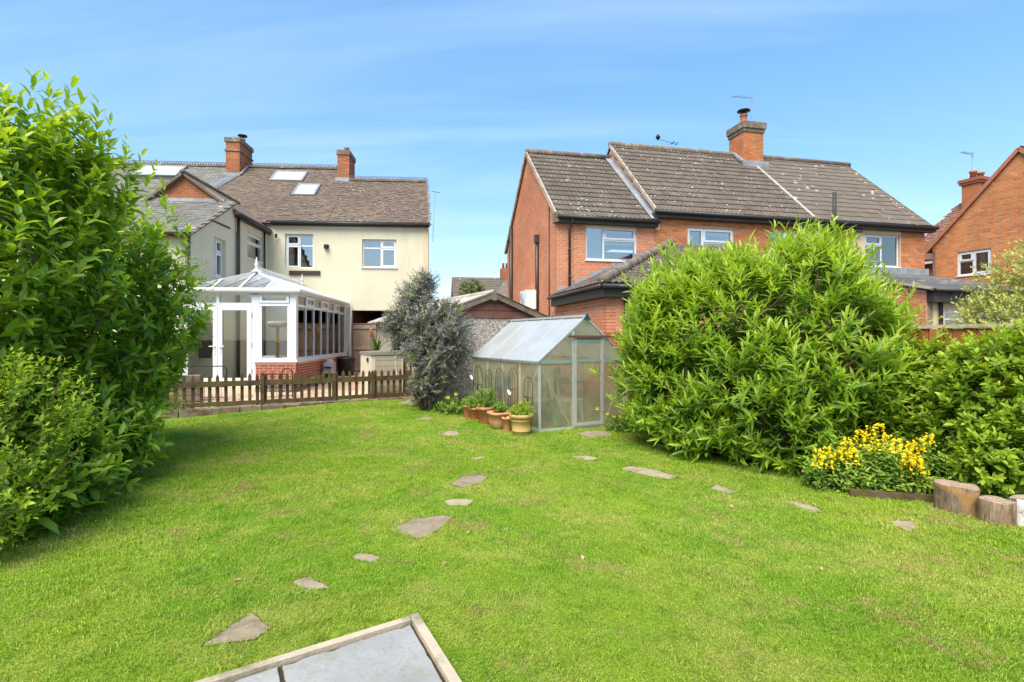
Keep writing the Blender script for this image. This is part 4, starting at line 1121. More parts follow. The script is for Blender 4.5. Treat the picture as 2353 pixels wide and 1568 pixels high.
# roofs
def slope(y0, z0, y1, z1):
    a = math.atan2(z1 - z0, y1 - y0); return a, math.cos(a), math.sin(a)
a, c_, s_ = slope(0, EXT_E, EXT_Y, EXT_R)
ov = 0.16
b = MB()
b.slab([(-0.06, -ov, EXT_E - ov * math.tan(a)), (XE + 0.02, -ov, EXT_E - ov * math.tan(a)), (XE + 0.02, EXT_Y, EXT_R), (-0.06, EXT_Y, EXT_R)], Vector((0, -s_, c_)), 0.06)
b.slab([(XE + 0.02, EXT_Y * 2 + ov, EXT_E - ov * math.tan(a)), (-0.06, EXT_Y * 2 + ov, EXT_E - ov * math.tan(a)), (-0.06, EXT_Y, EXT_R), (XE + 0.02, EXT_Y, EXT_R)], Vector((0, s_, c_)), 0.06)
b.build("roof", M["fascia_dark"], RH)
TW, TG = 0.30, 0.325
lay_tiles(RH, (-0.06, -ov - 0.03, EXT_E - (ov + 0.03) * math.tan(a)), (1, 0, 0), (0, c_, s_), XE + 0.06, (EXT_Y + ov + 0.02) / c_, TW, TG, roman_unit(TW, TG), "tile_concrete", 120, None, 0.003, "roof_tile", (), False, 0.03, 0.01)
MB().tube([(-0.08, EXT_Y, EXT_R + 0.03), (XE, EXT_Y, EXT_R + 0.03)], 0.11, 8).build("ridge", M["tile_hip"], RH, True)
b = MB().beam((-0.075, -ov, EXT_E - ov * math.tan(a) - 0.03), (-0.075, EXT_Y, EXT_R - 0.03), 0.05, 0.13).beam((-0.075, EXT_Y * 2 + ov, EXT_E - ov * math.tan(a) - 0.03), (-0.075, EXT_Y, EXT_R - 0.03), 0.05, 0.13)
b.build("verge", M["concrete_edge"], RH)
a2, c2, s2 = slope(0, MN_E, MN_Y, MN_R)
b = MB()
b.slab([(XM - 0.05, -ov - 0.02, MN_E - (ov + 0.02) * math.tan(a2)), (XR + 0.2, -ov - 0.02, MN_E - (ov + 0.02) * math.tan(a2)), (XR + 0.2, MN_Y, MN_R), (XM - 0.05, MN_Y, MN_R)], Vector((0, -s2, c2)), 0.07)
b.slab([(XR + 0.2, MN_Y * 2 + ov, MN_E - ov * math.tan(a2)), (XM - 0.05, MN_Y * 2 + ov, MN_E - ov * math.tan(a2)), (XM - 0.05, MN_Y, MN_R), (XR + 0.2, MN_Y, MN_R)], Vector((0, s2, c2)), 0.07)
b.build("roof", M["fascia_dark"], RH)
XC = 8.72
org = (XM - 0.06, -ov - 0.05, MN_E - (ov + 0.05) * math.tan(a2))
lay_tiles(RH, org, (1, 0, 0), (0, c2, s2), XC - XM + 0.06, (MN_Y + ov + 0.04) / c2, TW, TG, roman_unit(TW, TG), "tile_concrete", 180, None, 0.003, "roof_tile", (), False, 0.035, 0.01)
lay_tiles(RH, (XC, org[1], org[2]), (1, 0, 0), (0, c2, s2), XR + 0.2 - XC, (MN_Y + ov + 0.04) / c2, TW, TG, roman_unit(TW, TG, 0.02, 2, 0.013), "tile_concrete_clean", 0, None, 0.003, "roof_tile", (), False, 0.035, 0.01)
MB().tube([(XM - 0.06, MN_Y, MN_R + 0.03), (XR + 0.2, MN_Y, MN_R + 0.03)], 0.115, 8).build("ridge", M["tile_hip"], RH, True)
# upstand of the main gable above the lower roof, with its verge and lead gutter
dg = MN_R - EXT_R
b = MB(); wall(b, (XM + 0.001, 6.6), (XM + 0.001, -0.05), 4.9, [(0, MN_E - 0.1), (MN_Y, MN_R - 0.1), (6.65, MN_E - 0.12)], [], 0.15); b.build("gable_upstand", M["mortar"], RH)
brick_field(rec, (XM, 6.6), (XM, -0.05), 5.0, [(0, MN_E - 0.1), (MN_Y, MN_R - 0.1), (6.65, MN_E - 0.12)], key="main")
MB().beam((XM - 0.045, -ov, MN_E - ov * math.tan(a2) - 0.01), (XM - 0.045, MN_Y, MN_R - 0.01), 0.06, 0.10).build("verge", M["concrete_edge"], RH)
b = MB()
b.beam((XM - 0.10, -ov - 0.06, EXT_E - (ov + 0.06) * math.tan(a) + 0.07), (XM - 0.10, EXT_Y - 0.1, EXT_R - 0.03), 0.22, 0.02)
b.beam((XM - 0.014, -ov, EXT_E - ov * math.tan(a) + 0.09), (XM - 0.014, EXT_Y - 0.1, EXT_R + 0.04), 0.012, 0.09)
b.build("lead_gutter", M["lead"], RH)
# pale mortar seam between the two halves
b = MB(); b.beam((XC, org[1] + 0.02, org[2] + 0.09), (XC, MN_Y - 0.6, MN_R - 0.6 * math.tan(a2) + 0.07), 0.10, 0.03, (0, -s2, c2)); b.build("seam", M["asbestos"], RH)
# eaves
for (x0, x1, y, z) in ((-0.05, XE + 0.05, -ov - 0.09, EXT_E - 0.20), (XM - 0.12, XR + 0.25, -ov - 0.13, MN_E - 0.24)):
    gutter(RH, (x0, y, z), (x1, y, z - 0.02), 0.058)
    MB().box(x0, x1 - 0.02, y + 0.05, -0.034, z - 0.16, z - 0.02).build("soffit", M["fascia_dark"], RH)
MB().box(-0.10, -0.003, -ov - 0.05, 0.12, EXT_E - 0.36, EXT_E - 0.06).build("box_end", M["old_wood_grey"], RH)
# chimney
rec3 = chimney(RH, 8.28, 9.12, 2.75, 3.65, 7.4, 9.62, "brick_main", bands=((9.42, 9.56, 0.04), (9.56, 9.80, 0.08)), pots=((8.45, 3.0, 9.8, 0.14, 0.36, "terracotta_chimney", True),), cap="tile_hip")
rec += [r[:6] + ("main",) for r in rec3]
zf = MN_E + (2.75) * math.tan(a2)
b = MB().box(8.15, 9.25, 2.60, 2.745, zf - 0.10, zf + 0.12); b.beam((8.20, 2.7, zf + 0.10), (8.20, 3.3, MN_R + 0.12), 0.16, 0.08); b.build("lead_flashing", M["lead"], RH)
# lean-to at the left with a hip
LF = -3.68; LZ = 2.79; LXR = 6.2; pit = 0.43
lh = [(1.28, 1.62, 1.75, 2.12)]
b = MB(); wall(b, (0, -0.003), (0, LF), -0.2, LZ, lh, 0.22); wall(b, (0, LF), (LXR, LF), -0.2, LZ, [], 0.22); wall(b, (LXR, LF), (LXR, -0.035), -0.2, LZ, [], 0.22); b.build("lean_to_wall", M["mortar"], RH)
brick_field(rec, (0, 0), (0, LF), 0.0, LZ, lh, key="ext"); brick_field(rec, (0, LF), (LXR, LF), 0.0, LZ, key="ext")
window(RH, (0, 0), (0, LF), lh[0], [(0, 1, 0, 1, True)], 0.03)
e = 0.22; H = -LF + e
fz = LZ - e * pit + 0.12
P0, P1, P2, P3, P4 = (-e, LF - e, fz), (LXR, LF - e, fz), (LXR, 0, fz + pit * H), (H - e, 0, fz + pit * H), (-e, 0, fz)
aa = math.atan(pit)
b = MB()
b.slab([P0, P1, P2, P3], Vector((0, -math.sin(aa), math.cos(aa))), 0.05)
b.slab([P4, P0, P3], Vector((-math.sin(aa), 0, math.cos(aa))), 0.05)
b.build("lean_to_roof", M["fascia_dark"], RH)
lay_tiles(RH, P0, (1, 0, 0), (0, math.cos(aa), math.sin(aa)), LXR + e, H / math.cos(aa), TW, TG * 0.8, roman_unit(TW, TG * 0.8, 0.022, 2, 0.03), "tile_concrete", 0, lambda x, y: y * math.cos(aa) < x, 0.004, "roof_tile")
lay_tiles(RH, P4, (0, -1, 0), (math.cos(aa), 0, math.sin(aa)), H, H / math.cos(aa), TW, TG * 0.8, roman_unit(TW, TG * 0.8, 0.022, 2, 0.03), "tile_concrete", 0, lambda x, y: y * math.cos(aa) < H - x, 0.004, "roof_tile")
hip0 = Vector(P0) + Vector((0.03, 0.03, 0.06)); hip1 = Vector(P3) + Vector((0, 0, 0.06))
for i in range(13):
    p, q = hip0.lerp(hip1, i / 13), hip0.lerp(hip1, (i + 1.06) / 13)
    MB().tube([p + Vector((0, 0, 0.012)), q], [0.125, 0.112], 10).build("hip_tile", M["tile_hip"], RH, True)
b = MB().box(-e + 0.03, -e + 0.06, LF - e + 0.03, -0.01, fz - 0.30, fz - 0.05).box(-e + 0.061, LXR, LF - e + 0.03, LF - e + 0.06, fz - 0.30, fz - 0.05).box(-e + 0.061, -0.003, LF - e + 0.061, -0.01, fz - 0.30, fz - 0.28).box(-0.002, LXR, LF - e + 0.061, LF - 0.008, fz - 0.30, fz - 0.28)
b.build("fascia", M["fascia_dark"], RH)
gutter(RH, (-e - 0.03, 0.05, fz - 0.05), (-e - 0.03, LF - e, fz - 0.07), 0.05, "brown_plastic")
gutter(RH, (-e, LF - e - 0.05, fz - 0.07), (LXR, LF - e - 0.05, fz - 0.05), 0.055)
# stepped lead flashing on the wall above the lean-to
for i in range(11):
    x = i * 0.34; z = fz + pit * (x + e)
    MB().box(x + 0.004, x + 0.338, -0.026 - 0.003 * (i % 2), -0.012, z - 0.12, z + 0.20 + 0.02 * (i % 2)).build("lead_step", M["lead"], RH)
# pipes, vent, boxes on the walls
pipe(RH, [(0.40, -0.24, EXT_E - 0.22), (0.40, -0.20, EXT_E - 0.34), (0.36, -0.07, EXT_E - 0.55), (0.36, -0.07, fz + pit * 0.6 + 0.02)], 0.036, "brown_plastic", clips=((0.36, -0.07, 4.2), (0.36, -0.07, 3.4)))
pipe(RH, [(-0.08, 5.75, 6.0), (-0.08, 5.75, 0.0)], 0.075, "black_plastic", "soil_pipe")
pipe(RH, [(-0.07, 1.95, 4.95), (-0.07, 1.95, 1.6)], 0.062, "brown_plastic", "soil_pipe")
MB().box(-0.15, -0.01, 1.86, 2.06, 4.72, 4.98).build("hopper", M["brown_plastic"], RH)
pipe(RH, [(-0.03, 0.70, 5.6), (-0.03, 0.70, 0.6)], 0.018, "brown_plastic", "cable")
MB().box(-0.02, -0.002, 0.38, 0.52, 2.05, 2.27).build("air_vent", M["brown_plastic"], RH)
pipe(RH, [(0.42, LF - 0.07, fz - 0.10), (0.42, LF - 0.07, 0.0)], 0.036, "black_plastic", clips=((0.42, LF - 0.07, 2.0),))
pipe(RH, [(9.35, -0.34, 6.35), (9.35, -0.34, 5.3), (9.2, -0.12, 5.05), (9.2, -0.12, 3.0)], 0.06, "fascia_dark", "soil_pipe")
pipe(RH, [(8.1, -0.28, 5.15), (7.9, -0.12, 4.9), (7.9, -0.12, 3.0)], 0.036, "black_plastic")
MB().box(10.35, 10.6, -0.22, -0.055, 5.10, 5.2).box(10.42, 10.52, -0.12, -0.055, 5.0, 5.1).build("flood_lamp", M["fascia_dark"], RH)
# lean-to at the right half
NX, NF, NZ = 9.2, -3.5, 2.86
b = MB(); wall(b, (NX, -0.04), (NX, NF), -0.2, [(0, 3.72), (3.46, NZ)], [], 0.22); b.build("annexe_side_wall", M["mortar"], RH)
brick_field(rec, (NX, -0.04), (NX, NF), 0.0, [(0, 3.72), (3.46, NZ)], key="ext")
nh = [(0.62, 2.1, 1.55, 2.35)]
b = MB(); wall(b, (NX + 0.002, NF), (XR, NF), -0.2, NZ, nh, 0.22); wall(b, (XR, NF), (XR, -0.04), -0.2, [(0, NZ), (3.46, 3.72)], [], 0.22); b.build("annexe_front_wall", M["render_cream_tan"], RH)
window(RH, (NX, NF), (XR, NF), nh[0], [(0, 0.48, 0, 0.75, False), (0.48, 1, 0, 0.75, False), (0, 1, 0.75, 1, False)], 0.05, 0.07)
an = math.atan2(3.80 - 2.93, 3.7)
b = MB(); b.slab([(NX - 0.1, NF - 0.22, 2.90), (XR + 0.15, NF - 0.22, 2.90), (XR + 0.15, -0.04, 3.78), (NX - 0.1, -0.04, 3.78)], Vector((0, -math.sin(an), math.cos(an))), 0.06); b.build("annexe_roof", M["felt"], RH)
for i in range(7):
    for j in range(3):
        x = NX - 0.05 + i * 0.62 + (0.25 if j % 2 else 0); y = NF - 0.15 + j * 1.15
        if x > XR - 0.5: continue
        z = 2.90 + (y - NF + 0.22) * math.tan(an)
        MB().slab([(x, y, z + 0.014), (x + 0.6, y, z + 0.014), (x + 0.6, y + 1.2, z + 0.010 + 1.2 * math.tan(an)), (x, y + 1.2, z + 0.010 + 1.2 * math.tan(an))], Vector((0, -math.sin(an), math.cos(an))), 0.012).build("felt_sheet", M["felt"], RH)
MB().beam((NX - 0.11, NF - 0.22, 2.90), (NX - 0.11, -0.05, 3.78), 0.05, 0.05).build("verge", M["concrete_edge"], RH)
MB().box(NX - 0.1, XR + 0.1, -0.10, -0.036, 3.77, 4.0).build("lead_flashing", M["lead"], RH)
MB().box(NX + 0.01, XR + 0.14, NF - 0.21, NF - 0.005, 2.55, 2.82).build("fascia", M["fascia_dark"], RH)
gutter(RH, (NX - 0.05, NF - 0.29, 2.86), (XR + 0.15, NF - 0.29, 2.85), 0.055)
pipe(RH, [(NX + 0.55, NF - 0.25, 2.82), (NX + 0.42, NF - 0.06, 2.55), (NX + 0.42, NF - 0.06, 0.0)], 0.045, "black_plastic")
lay_bricks(RH, rec, {"ext": "brick_orange", "main": "brick_main"}, 300, hidden=((1470, 2100, 560, 1000), (1085, 1345, 740, 1000)))
# air conditioner on the gable wall
T = xf(RH)
ac = empty("air_conditioner", tuple(T @ Vector((-0.06, 2.28, 2.55))), RH.rotation_euler.z, "white air conditioning unit on the bare brick gable wall beside a brown pipe", "air conditioner")
MB().box(-0.40, -0.06, -0.42, 0.42, 0.0, 0.62).build("casing", M["white_plastic"], ac)
g = MB()
for r in (0.06, 0.12, 0.18, 0.24):
    g.tube([(-0.41, 0.12 + r * math.cos(k * math.pi / 10), 0.31 + r * math.sin(k * math.pi / 10)) for k in range(21)], 0.006, 4, False)
g.build("fan_grille", M["hose_grey"], ac)
for yy in (-0.3, 0.3): MB().box(-0.45, 0.055, yy - 0.02, yy + 0.02, -0.045, -0.002).build("bracket", M["metal_grey"], ac)
# aerials
def aerial(name, base, h, yaw, lab, n=7):
    o = empty(name, base, yaw, lab, "aerial")
    MB().tube([(0, 0, 0), (0, 0, h)], 0.013, 6).build("pole", M["metal_grey"], o)
    b = MB().tube([(-0.75, 0, h - 0.02), (0.1, 0, h - 0.05)], 0.010, 5)
    for i in range(n): b.tube([(-0.72 + i * 0.10, -0.13, h - 0.02), (-0.72 + i * 0.10, 0.13, h - 0.02)], 0.007, 5)
    b.tube([(0.06, 0, h + 0.10), (0.06, 0, h - 0.18)], 0.02, 5)
    b.build("antenna", M["metal_grey"], o)
aerial("tv_aerial", tuple(T @ Vector((8.85, 3.1, 9.79))), 1.15, 0.1, "comb-shaped aerial on a tall pole rising from the brick house chimney")
o = empty("tv_aerial", tuple(T @ Vector((6.0, 4.3, 7.6))), 0.3, "small aerial with a dish peeping over the tiled ridge left of the chimney", "aerial")
MB().tube([(0, 0, 0), (0, 0, 1.75)], 0.012, 6).build("pole", M["metal_grey"], o)
MB().tube([(-0.45, 0, 1.85), (0.45, 0, 1.72)], 0.008, 5).tube([(0.2, -0.12, 1.78), (0.2, 0.12, 1.76)], 0.02, 5).tube([(0.38, -0.12, 1.78), (0.38, 0.12, 1.76)], 0.014, 5).lathe([(0.01, -0.12), (0.09, -0.02), (0.09, 0.02), (0.01, 0.14)], 8, (-0.47, 0, 1.92)).build("antenna", M["iron_black"], o)

# ------------------------------------------------------------------ brick gable house at the right edge
GH = empty("gable_house", (17.4, 21.9, 0), math.atan2(-0.934, 0.358), "orange brick house gable with a white window at the right edge of the view", "house")
gp = [(0, 5.45), (2.9, 8.5), (5.8, 5.45)]
gh = [(0.90, 2.02, 4.05, 5.0)]
b = MB(); wall(b, (0, 0), (5.8, 0), -0.2, gp, gh, 0.25); b.build("gable_wall", M["mortar_dark"], GH)
b = MB(); wall(b, (0, 7), (0, 0.002), -0.2, 5.4, [], 0.25); wall(b, (5.8, 0), (5.8, 7), -0.2, 5.4, [], 0.25); wall(b, (5.8, 7), (0, 7), -0.2, gp, [], 0.25); b.box(0.3, 5.5, 0.3, 6.8, 2.6, 2.7); b.build("side_wall", M["mortar_dark"], GH)
rec = []
brick_field(rec, (0, 0), (5.8, 0), 0.0, gp, gh); brick_field(rec, (0, 1.2), (0, 0), 0.0, 5.4)
window(GH, (0, 0), (5.8, 0), gh[0], [(0, 0.46, 0, 0.62, False), (0, 0.46, 0.62, 1, True), (0.46, 1, 0, 1, True)], 0.05, 0.07, back=("curtain_white", [(0.62, 0.8, 0.1, 0.9)]))
ag = math.atan2(8.5 - 5.45, 2.9)
b = MB()
b.slab([(-0.25, -0.08, 5.45 - 0.25 * math.tan(ag)), (2.9, -0.08, 8.52), (2.9, 7.1, 8.52), (-0.25, 7.1, 5.45 - 0.25 * math.tan(ag))], Vector((-math.sin(ag), 0, math.cos(ag))), 0.08)
b.slab([(2.9, -0.08, 8.52), (6.05, -0.08, 5.45 - 0.25 * math.tan(ag)), (6.05, 7.1, 5.45 - 0.25 * math.tan(ag)), (2.9, 7.1, 8.52)], Vector((math.sin(ag), 0, math.cos(ag))), 0.08)
b.build("roof", M["tile_red"], GH)
lay_tiles(GH, (-0.25, 7.1, 5.45 - 0.25 * math.tan(ag)), (0, -1, 0), (math.cos(ag), 0, math.sin(ag)), 7.18, 3.15 / math.cos(ag), 0.2, 0.16, flat_unit(0.2, 0.16, 0.02), "tile_red", 0, None, 0.004, "roof_tile", (), True, 0.012, 0.05)
b = MB().beam((-0.22, -0.10, 5.45 - 0.28 * math.tan(ag)), (2.9, -0.10, 8.46), 0.05, 0.13).beam((6.02, -0.10, 5.45 - 0.28 * math.tan(ag)), (2.9, -0.10, 8.46), 0.05, 0.13); b.build("verge", M["terracotta_chimney"], GH)
pipe(GH, [(0.10, -0.08, 5.2), (0.10, -0.08, 0.0)], 0.04, "brown_plastic")
MB().box(1.75, 2.0, -0.012, -0.006, 5.62, 5.78).build("air_vent", M["terracotta_chimney"], GH)
# the wing behind it
b = MB(); wall(b, (-2.4, 2.0), (-0.03, 2.0), -0.2, 5.2, [], 0.2); wall(b, (-2.4, 8.0), (-2.4, 2.0), -0.2, 5.2, [], 0.2); b.build("back_wing_wall", M["brick_old"], GH)
b = MB(); b.slab([(-2.7, 1.7, 5.1), (0.3, 1.7, 5.1), (0.3, 4.7, 8.0), (-1.6, 4.9, 8.0)], Vector((0, -0.69, 0.72)), 0.08); b.slab([(-2.7, 8, 5.1), (-2.7, 1.7, 5.1), (-1.6, 4.9, 8.0), (-1.6, 8, 8.0)], Vector((-0.93, 0, 0.36)), 0.08); b.build("back_wing_roof", M["tile_red"], GH)
ln_ = math.hypot(3.0, 2.9)
lay_tiles(GH, (-2.7, 1.7, 5.1), (1, 0, 0), (0, 3.0 / ln_, 2.9 / ln_), 3.0, ln_, 0.2, 0.16, flat_unit(0.2, 0.16, 0.025), "tile_red", 0, lambda x, y: x > 1.1 * y / ln_, 0.006, "roof_tile", (), True, 0.012, 0.06)
MB().box(-2.5, -0.05, 1.75, 1.98, 4.92, 5.04).build("fascia", M["upvc"], GH)
lay_bricks(GH, rec, {"brick": "brick_yellowish"}, 300, hidden=((2290, 2400, 600, 1000),))
T = xf(GH)
b = empty("rear_chimney", (21.45, 24.4, 7.65), GH.rotation_euler.z, "red chimney stack with two pots peeping behind the orange gable", "chimney")
MB().box(-0.35, 0.35, -0.5, 0.5, -1.0, 1.25).build("stack", M["brick_old"], b)
MB().box(-0.42, 0.42, -0.57, 0.57, 1.0, 1.10).box(-0.46, 0.46, -0.61, 0.61, 1.10, 1.25).build("cap", M["brick_old"], b)
for yy in (-0.3, 0.25): MB().lathe([(0.14, 1.25), (0.11, 1.5), (0.15, 1.52), (0.15, 1.62), (0.1, 1.62)], 12, (0, yy, 0)).build("chimney_pot", M["terracotta_chimney"], b, True)
aerial("tv_aerial", (21.2, 24.4, 7.6), 2.5, 0.35, "slanting aerial on a pole beside the red chimney at the far right")

# ------------------------------------------------------------------ distant house between the two
FH = empty("distant_house", (-4.6, 43.0, 0), R(8), "small distant brick house with brown roof seen between the two houses", "house")
b = MB(); wall(b, (0, 0), (9, 0), -0.5, 4.6, [], 0.3); wall(b, (0, 7), (0, 0.01), -0.5, [(0, 4.6), (3.5, 6.9), (7, 4.6)], [], 0.3); wall(b, (9, 0), (9, 7), -0.5, [(0, 4.6), (3.5, 6.9), (7, 4.6)], [], 0.3); b.build("wall", M["brick_main"], FH)
af = math.atan2(2.3, 3.5)
b = MB(); b.slab([(-0.2, -0.3, 4.4), (9.2, -0.3, 4.4), (9.2, 3.5, 6.95), (-0.2, 3.5, 6.95)], Vector((0, -math.sin(af), math.cos(af))), 0.1); b.slab([(9.2, 7.3, 4.4), (-0.2, 7.3, 4.4), (-0.2, 3.5, 6.95), (9.2, 3.5, 6.95)], Vector((0, math.sin(af), math.cos(af))), 0.1); b.build("roof", M["fascia_dark"], FH)
lay_tiles(FH, (-0.2, -0.3, 4.4), (1, 0, 0), (0, 3.8 / 4.576, 2.55 / 4.576), 9.4, 4.57, 0.3, 0.32, roman_unit(0.3, 0.32), "tile_concrete_clean", 0, None, 0.003, "roof_tile", (), False, 0.03, 0.0)
MB().box(4.1, 4.9, 3.1, 3.9, 6.0, 7.75).build("chimney", M["brick_old"], FH)
for x in (4.35, 4.65): MB().lathe([(0.12, 7.75), (0.09, 8.2), (0.13, 8.25)], 10, (x, 3.5, 0)).build("chimney_pot", M["terracotta_chimney"], FH, True)
G2 = empty("distant_garage", (-1.7, 31.0, 0), R(4), "distant outbuilding with a plain grey roof beside the brick gable wall", "outbuilding")
b = MB().box(0, 4, 0, 4, -0.3, 3.2); b.build("wall", M["brick_old"], G2)
b = MB(); b.slab([(-0.3, -0.3, 3.1), (4.3, -0.3, 3.1), (4.3, 3.0, 5.4), (1.6, 3.0, 5.4)], Vector((0, -0.57, 0.82)), 0.1); b.slab([(-0.3, 4.3, 3.1), (-0.3, -0.3, 3.1), (1.6, 3.0, 5.4), (1.6, 4.3, 5.4)], Vector((-0.77, 0, 0.63)), 0.1); b.build("roof", M["tile_concrete_clean"], G2)

# ------------------------------------------------------------------ concrete garage
GC = Vector((-0.439, 12.45, 0))
HWD = 1.42
GR = empty("garage", tuple(GC - GU * HWD), GA, "pebbledashed garage with corrugated roof and weathered timber gable behind the greenhouse", "garage")
GZ, GAp, GL = 2.06, 2.60, 5.75
b = MB()
wall(b, (0.06, 0.05), (2 * HWD - 0.06, 0.05), -0.1, GZ, [], 0.12); b.build("front_wall", M["pebbledash"], GR)
gw = [(3.0, 3.9, 1.0, 1.85)]
b = MB(); wall(b, (0.06, GL - 0.05), (0.06, 0.052), -0.1, GZ, [(GL - 0.1 - 3.9, GL - 0.1 - 3.0, 1.0, 1.85)], 0.12); wall(b, (2 * HWD - 0.06, 0.052), (2 * HWD - 0.06, GL - 0.05), -0.1, GZ, [], 0.12); wall(b, (2 * HWD - 0.06, GL - 0.05), (0.06, GL - 0.05), -0.1, GZ, [], 0.12); b.build("side_wall", M["pebbledash"], GR)
window(GR, (0.06, GL - 0.05), (0.06, 0.05), (GL - 0.1 - 3.9, GL - 0.1 - 3.0, 1.0, 1.85), [(0, 0.5, 0, 1, False), (0.5, 1, 0, 1, False)], 0.03, 0.06, mat="old_wood_grey", sillm="old_wood_grey")
# timber boards in the gable triangle
h = (GAp - GZ) / 3
for i in range(3):
    z0, z1 = GZ + 0.005 + i * h, GZ - 0.005 + (i + 1) * h
    w0 = HWD * (1 - (z0 - GZ) / (GAp - GZ)) - 0.03; w1 = HWD * (1 - (z1 - GZ) / (GAp - GZ)) - 0.02
    MB().hexa([(HWD - w0, 0.03, z0), (HWD + w0, 0.03, z0), (HWD + w0, 0.08, z0), (HWD - w0, 0.08, z0), (HWD - max(w1, 0.02), 0.035, z1), (HWD + max(w1, 0.02), 0.035, z1), (HWD + max(w1, 0.02), 0.08, z1), (HWD - max(w1, 0.02), 0.08, z1)]).build("gable_board", M["red_wood"], GR)
for s in (-1, 1):
    MB().beam((HWD, -0.03, GAp + 0.02), (HWD + s * (HWD + 0.12), -0.03, GZ - 0.02), 0.035, 0.15).build("bargeboard", M["old_wood_grey"], GR)
b = MB().box(HWD - 0.06, HWD + 0.06, -0.07, -0.05, GAp - 0.12, GAp + 0.07); b.add([(HWD - 0.06, -0.07, GAp + 0.07), (HWD + 0.06, -0.07, GAp + 0.07), (HWD, -0.06, GAp + 0.16), (HWD - 0.06, -0.05, GAp + 0.07), (HWD + 0.06, -0.05, GAp + 0.07)], [(0, 1, 2), (3, 2, 4), (0, 2, 3), (1, 4, 2)]); b.build("finial", M["old_wood_grey"], GR)
# corrugated sheets
for s in (-1, 1):
    n = 78
    vs, fs = [], []
    for i in range(n + 1):
        y = -0.06 + (GL + 0.12) * i / n
        dz = 0.022 * math.sin(i * math.pi / 2 + 0.3)
        for (x, z) in ((HWD, GAp + 0.07), (HWD + s * (HWD + 0.20), GZ + 0.02)):
            vs.append((x, y, z + dz)); 
    for (x, z) in ((HWD, GAp + 0.07), (HWD + s * (HWD + 0.20), GZ + 0.02)): pass
    fs = [(2 * i, 2 * i + 1, 2 * i + 3, 2 * i + 2) for i in range(n)]
    m = len(vs); vs += [(v[0], v[1], v[2] - 0.014) for v in vs]; fs += [tuple(j + m for j in f)[::-1] for f in fs]
    fs += [(2 * i + 1, 2 * i + 1 + m, 2 * i + 3 + m, 2 * i + 3) for i in range(n)]
    MB().add(vs, fs).build("roof_sheet", M["asbestos"], GR)
MB().tube([(HWD, -0.06, GAp + 0.08), (HWD, GL + 0.06, GAp + 0.08)], 0.06, 8).build("ridge", M["asbestos"], GR, True)
MB().box(2 * HWD - 0.01, 2 * HWD + 0.02, 0.0, 0.10, 0, GZ).build("corner_post", M["old_wood_grey"], GR)
# brown boards at the corner beside the picket fence
for i in range(4):
    MB().box(0.0, 0.035, 0.9 + i * 0.15, 1.04 + i * 0.15, 0.0, 0.78 + 0.01 * (i % 2)).build("plank", M["red_wood"], GR)

# ------------------------------------------------------------------ greenhouse
GHO = Vector((0.47, 9.0, 0))
GN = empty("greenhouse", tuple(GHO), GA, "small aluminium greenhouse of cloudy twin-wall sheets on the lawn", "greenhouse")
W_, L_, E_, RD = 1.90, 2.75, 1.19, 1.97
c2_ = W_ / 2
b = MB()
pw = 0.035
for (x, y) in ((0, 0), (W_, 0), (0, L_), (W_, L_)): b.box(x - pw / 2, x + pw / 2, y - pw / 2, y + pw / 2, 0, E_)
for x in (0, W_):
    b.box(x - 0.02, x + 0.02, 0.02, L_ - 0.02, 0.0, 0.04)
b.box(0.02, 0.68, -0.018, 0.018, 0.0, 0.04); b.box(1.35, W_ - 0.02, -0.018, 0.018, 0.0, 0.04); b.box(0.02, W_ - 0.02, L_ - 0.018, L_ + 0.018, 0, 0.04)
b.build("frame", M["aluminium"], GN)
N4 = 4
for i in range(1, N4):
    y = L_ * i / N4
    for x in (0, W_):
        MB().box(x - 0.012, x + 0.012, y - 0.014, y + 0.014, 0.04, E_ - 0.02).build("glazing_bar", M["aluminium"], GN)
for i in range(N4 + 1):
    y = L_ * i / N4
    for s, x in ((-1, -0.02), (1, W_ + 0.02)):
        q = 0.030 if i in (0, N4) else 0.020
        MB().beam((x, y, E_ + 0.012), (c2_, y, RD + 0.008), q, 0.022).build("rafter", M["aluminium"], GN)
for x in (-0.02, W_ + 0.02):
    MB().box(x - 0.022, x + 0.022, -0.04, L_ + 0.04, E_ - 0.03, E_ + 0.004).build("eave_bar", M["metal_grey"], GN)
MB().beam((c2_, -0.05, RD + 0.025), (c2_, L_ + 0.05, RD + 0.025), 0.06, 0.04).build("ridge_bar", M["aluminium"], GN)
for y in (-0.055, L_ + 0.055):
    MB().add([(c2_ - 0.075, y - 0.015, RD - 0.05), (c2_ + 0.075, y - 0.015, RD - 0.05), (c2_, y - 0.015, RD + 0.075), (c2_ - 0.075, y + 0.015, RD - 0.05), (c2_ + 0.075, y + 0.015, RD - 0.05), (c2_, y + 0.015, RD + 0.075)], [(0, 1, 2), (5, 4, 3), (0, 3, 4, 1), (1, 4, 5, 2), (2, 5, 3, 0)]).build("ridge_cap", M["cap_green"], GN)
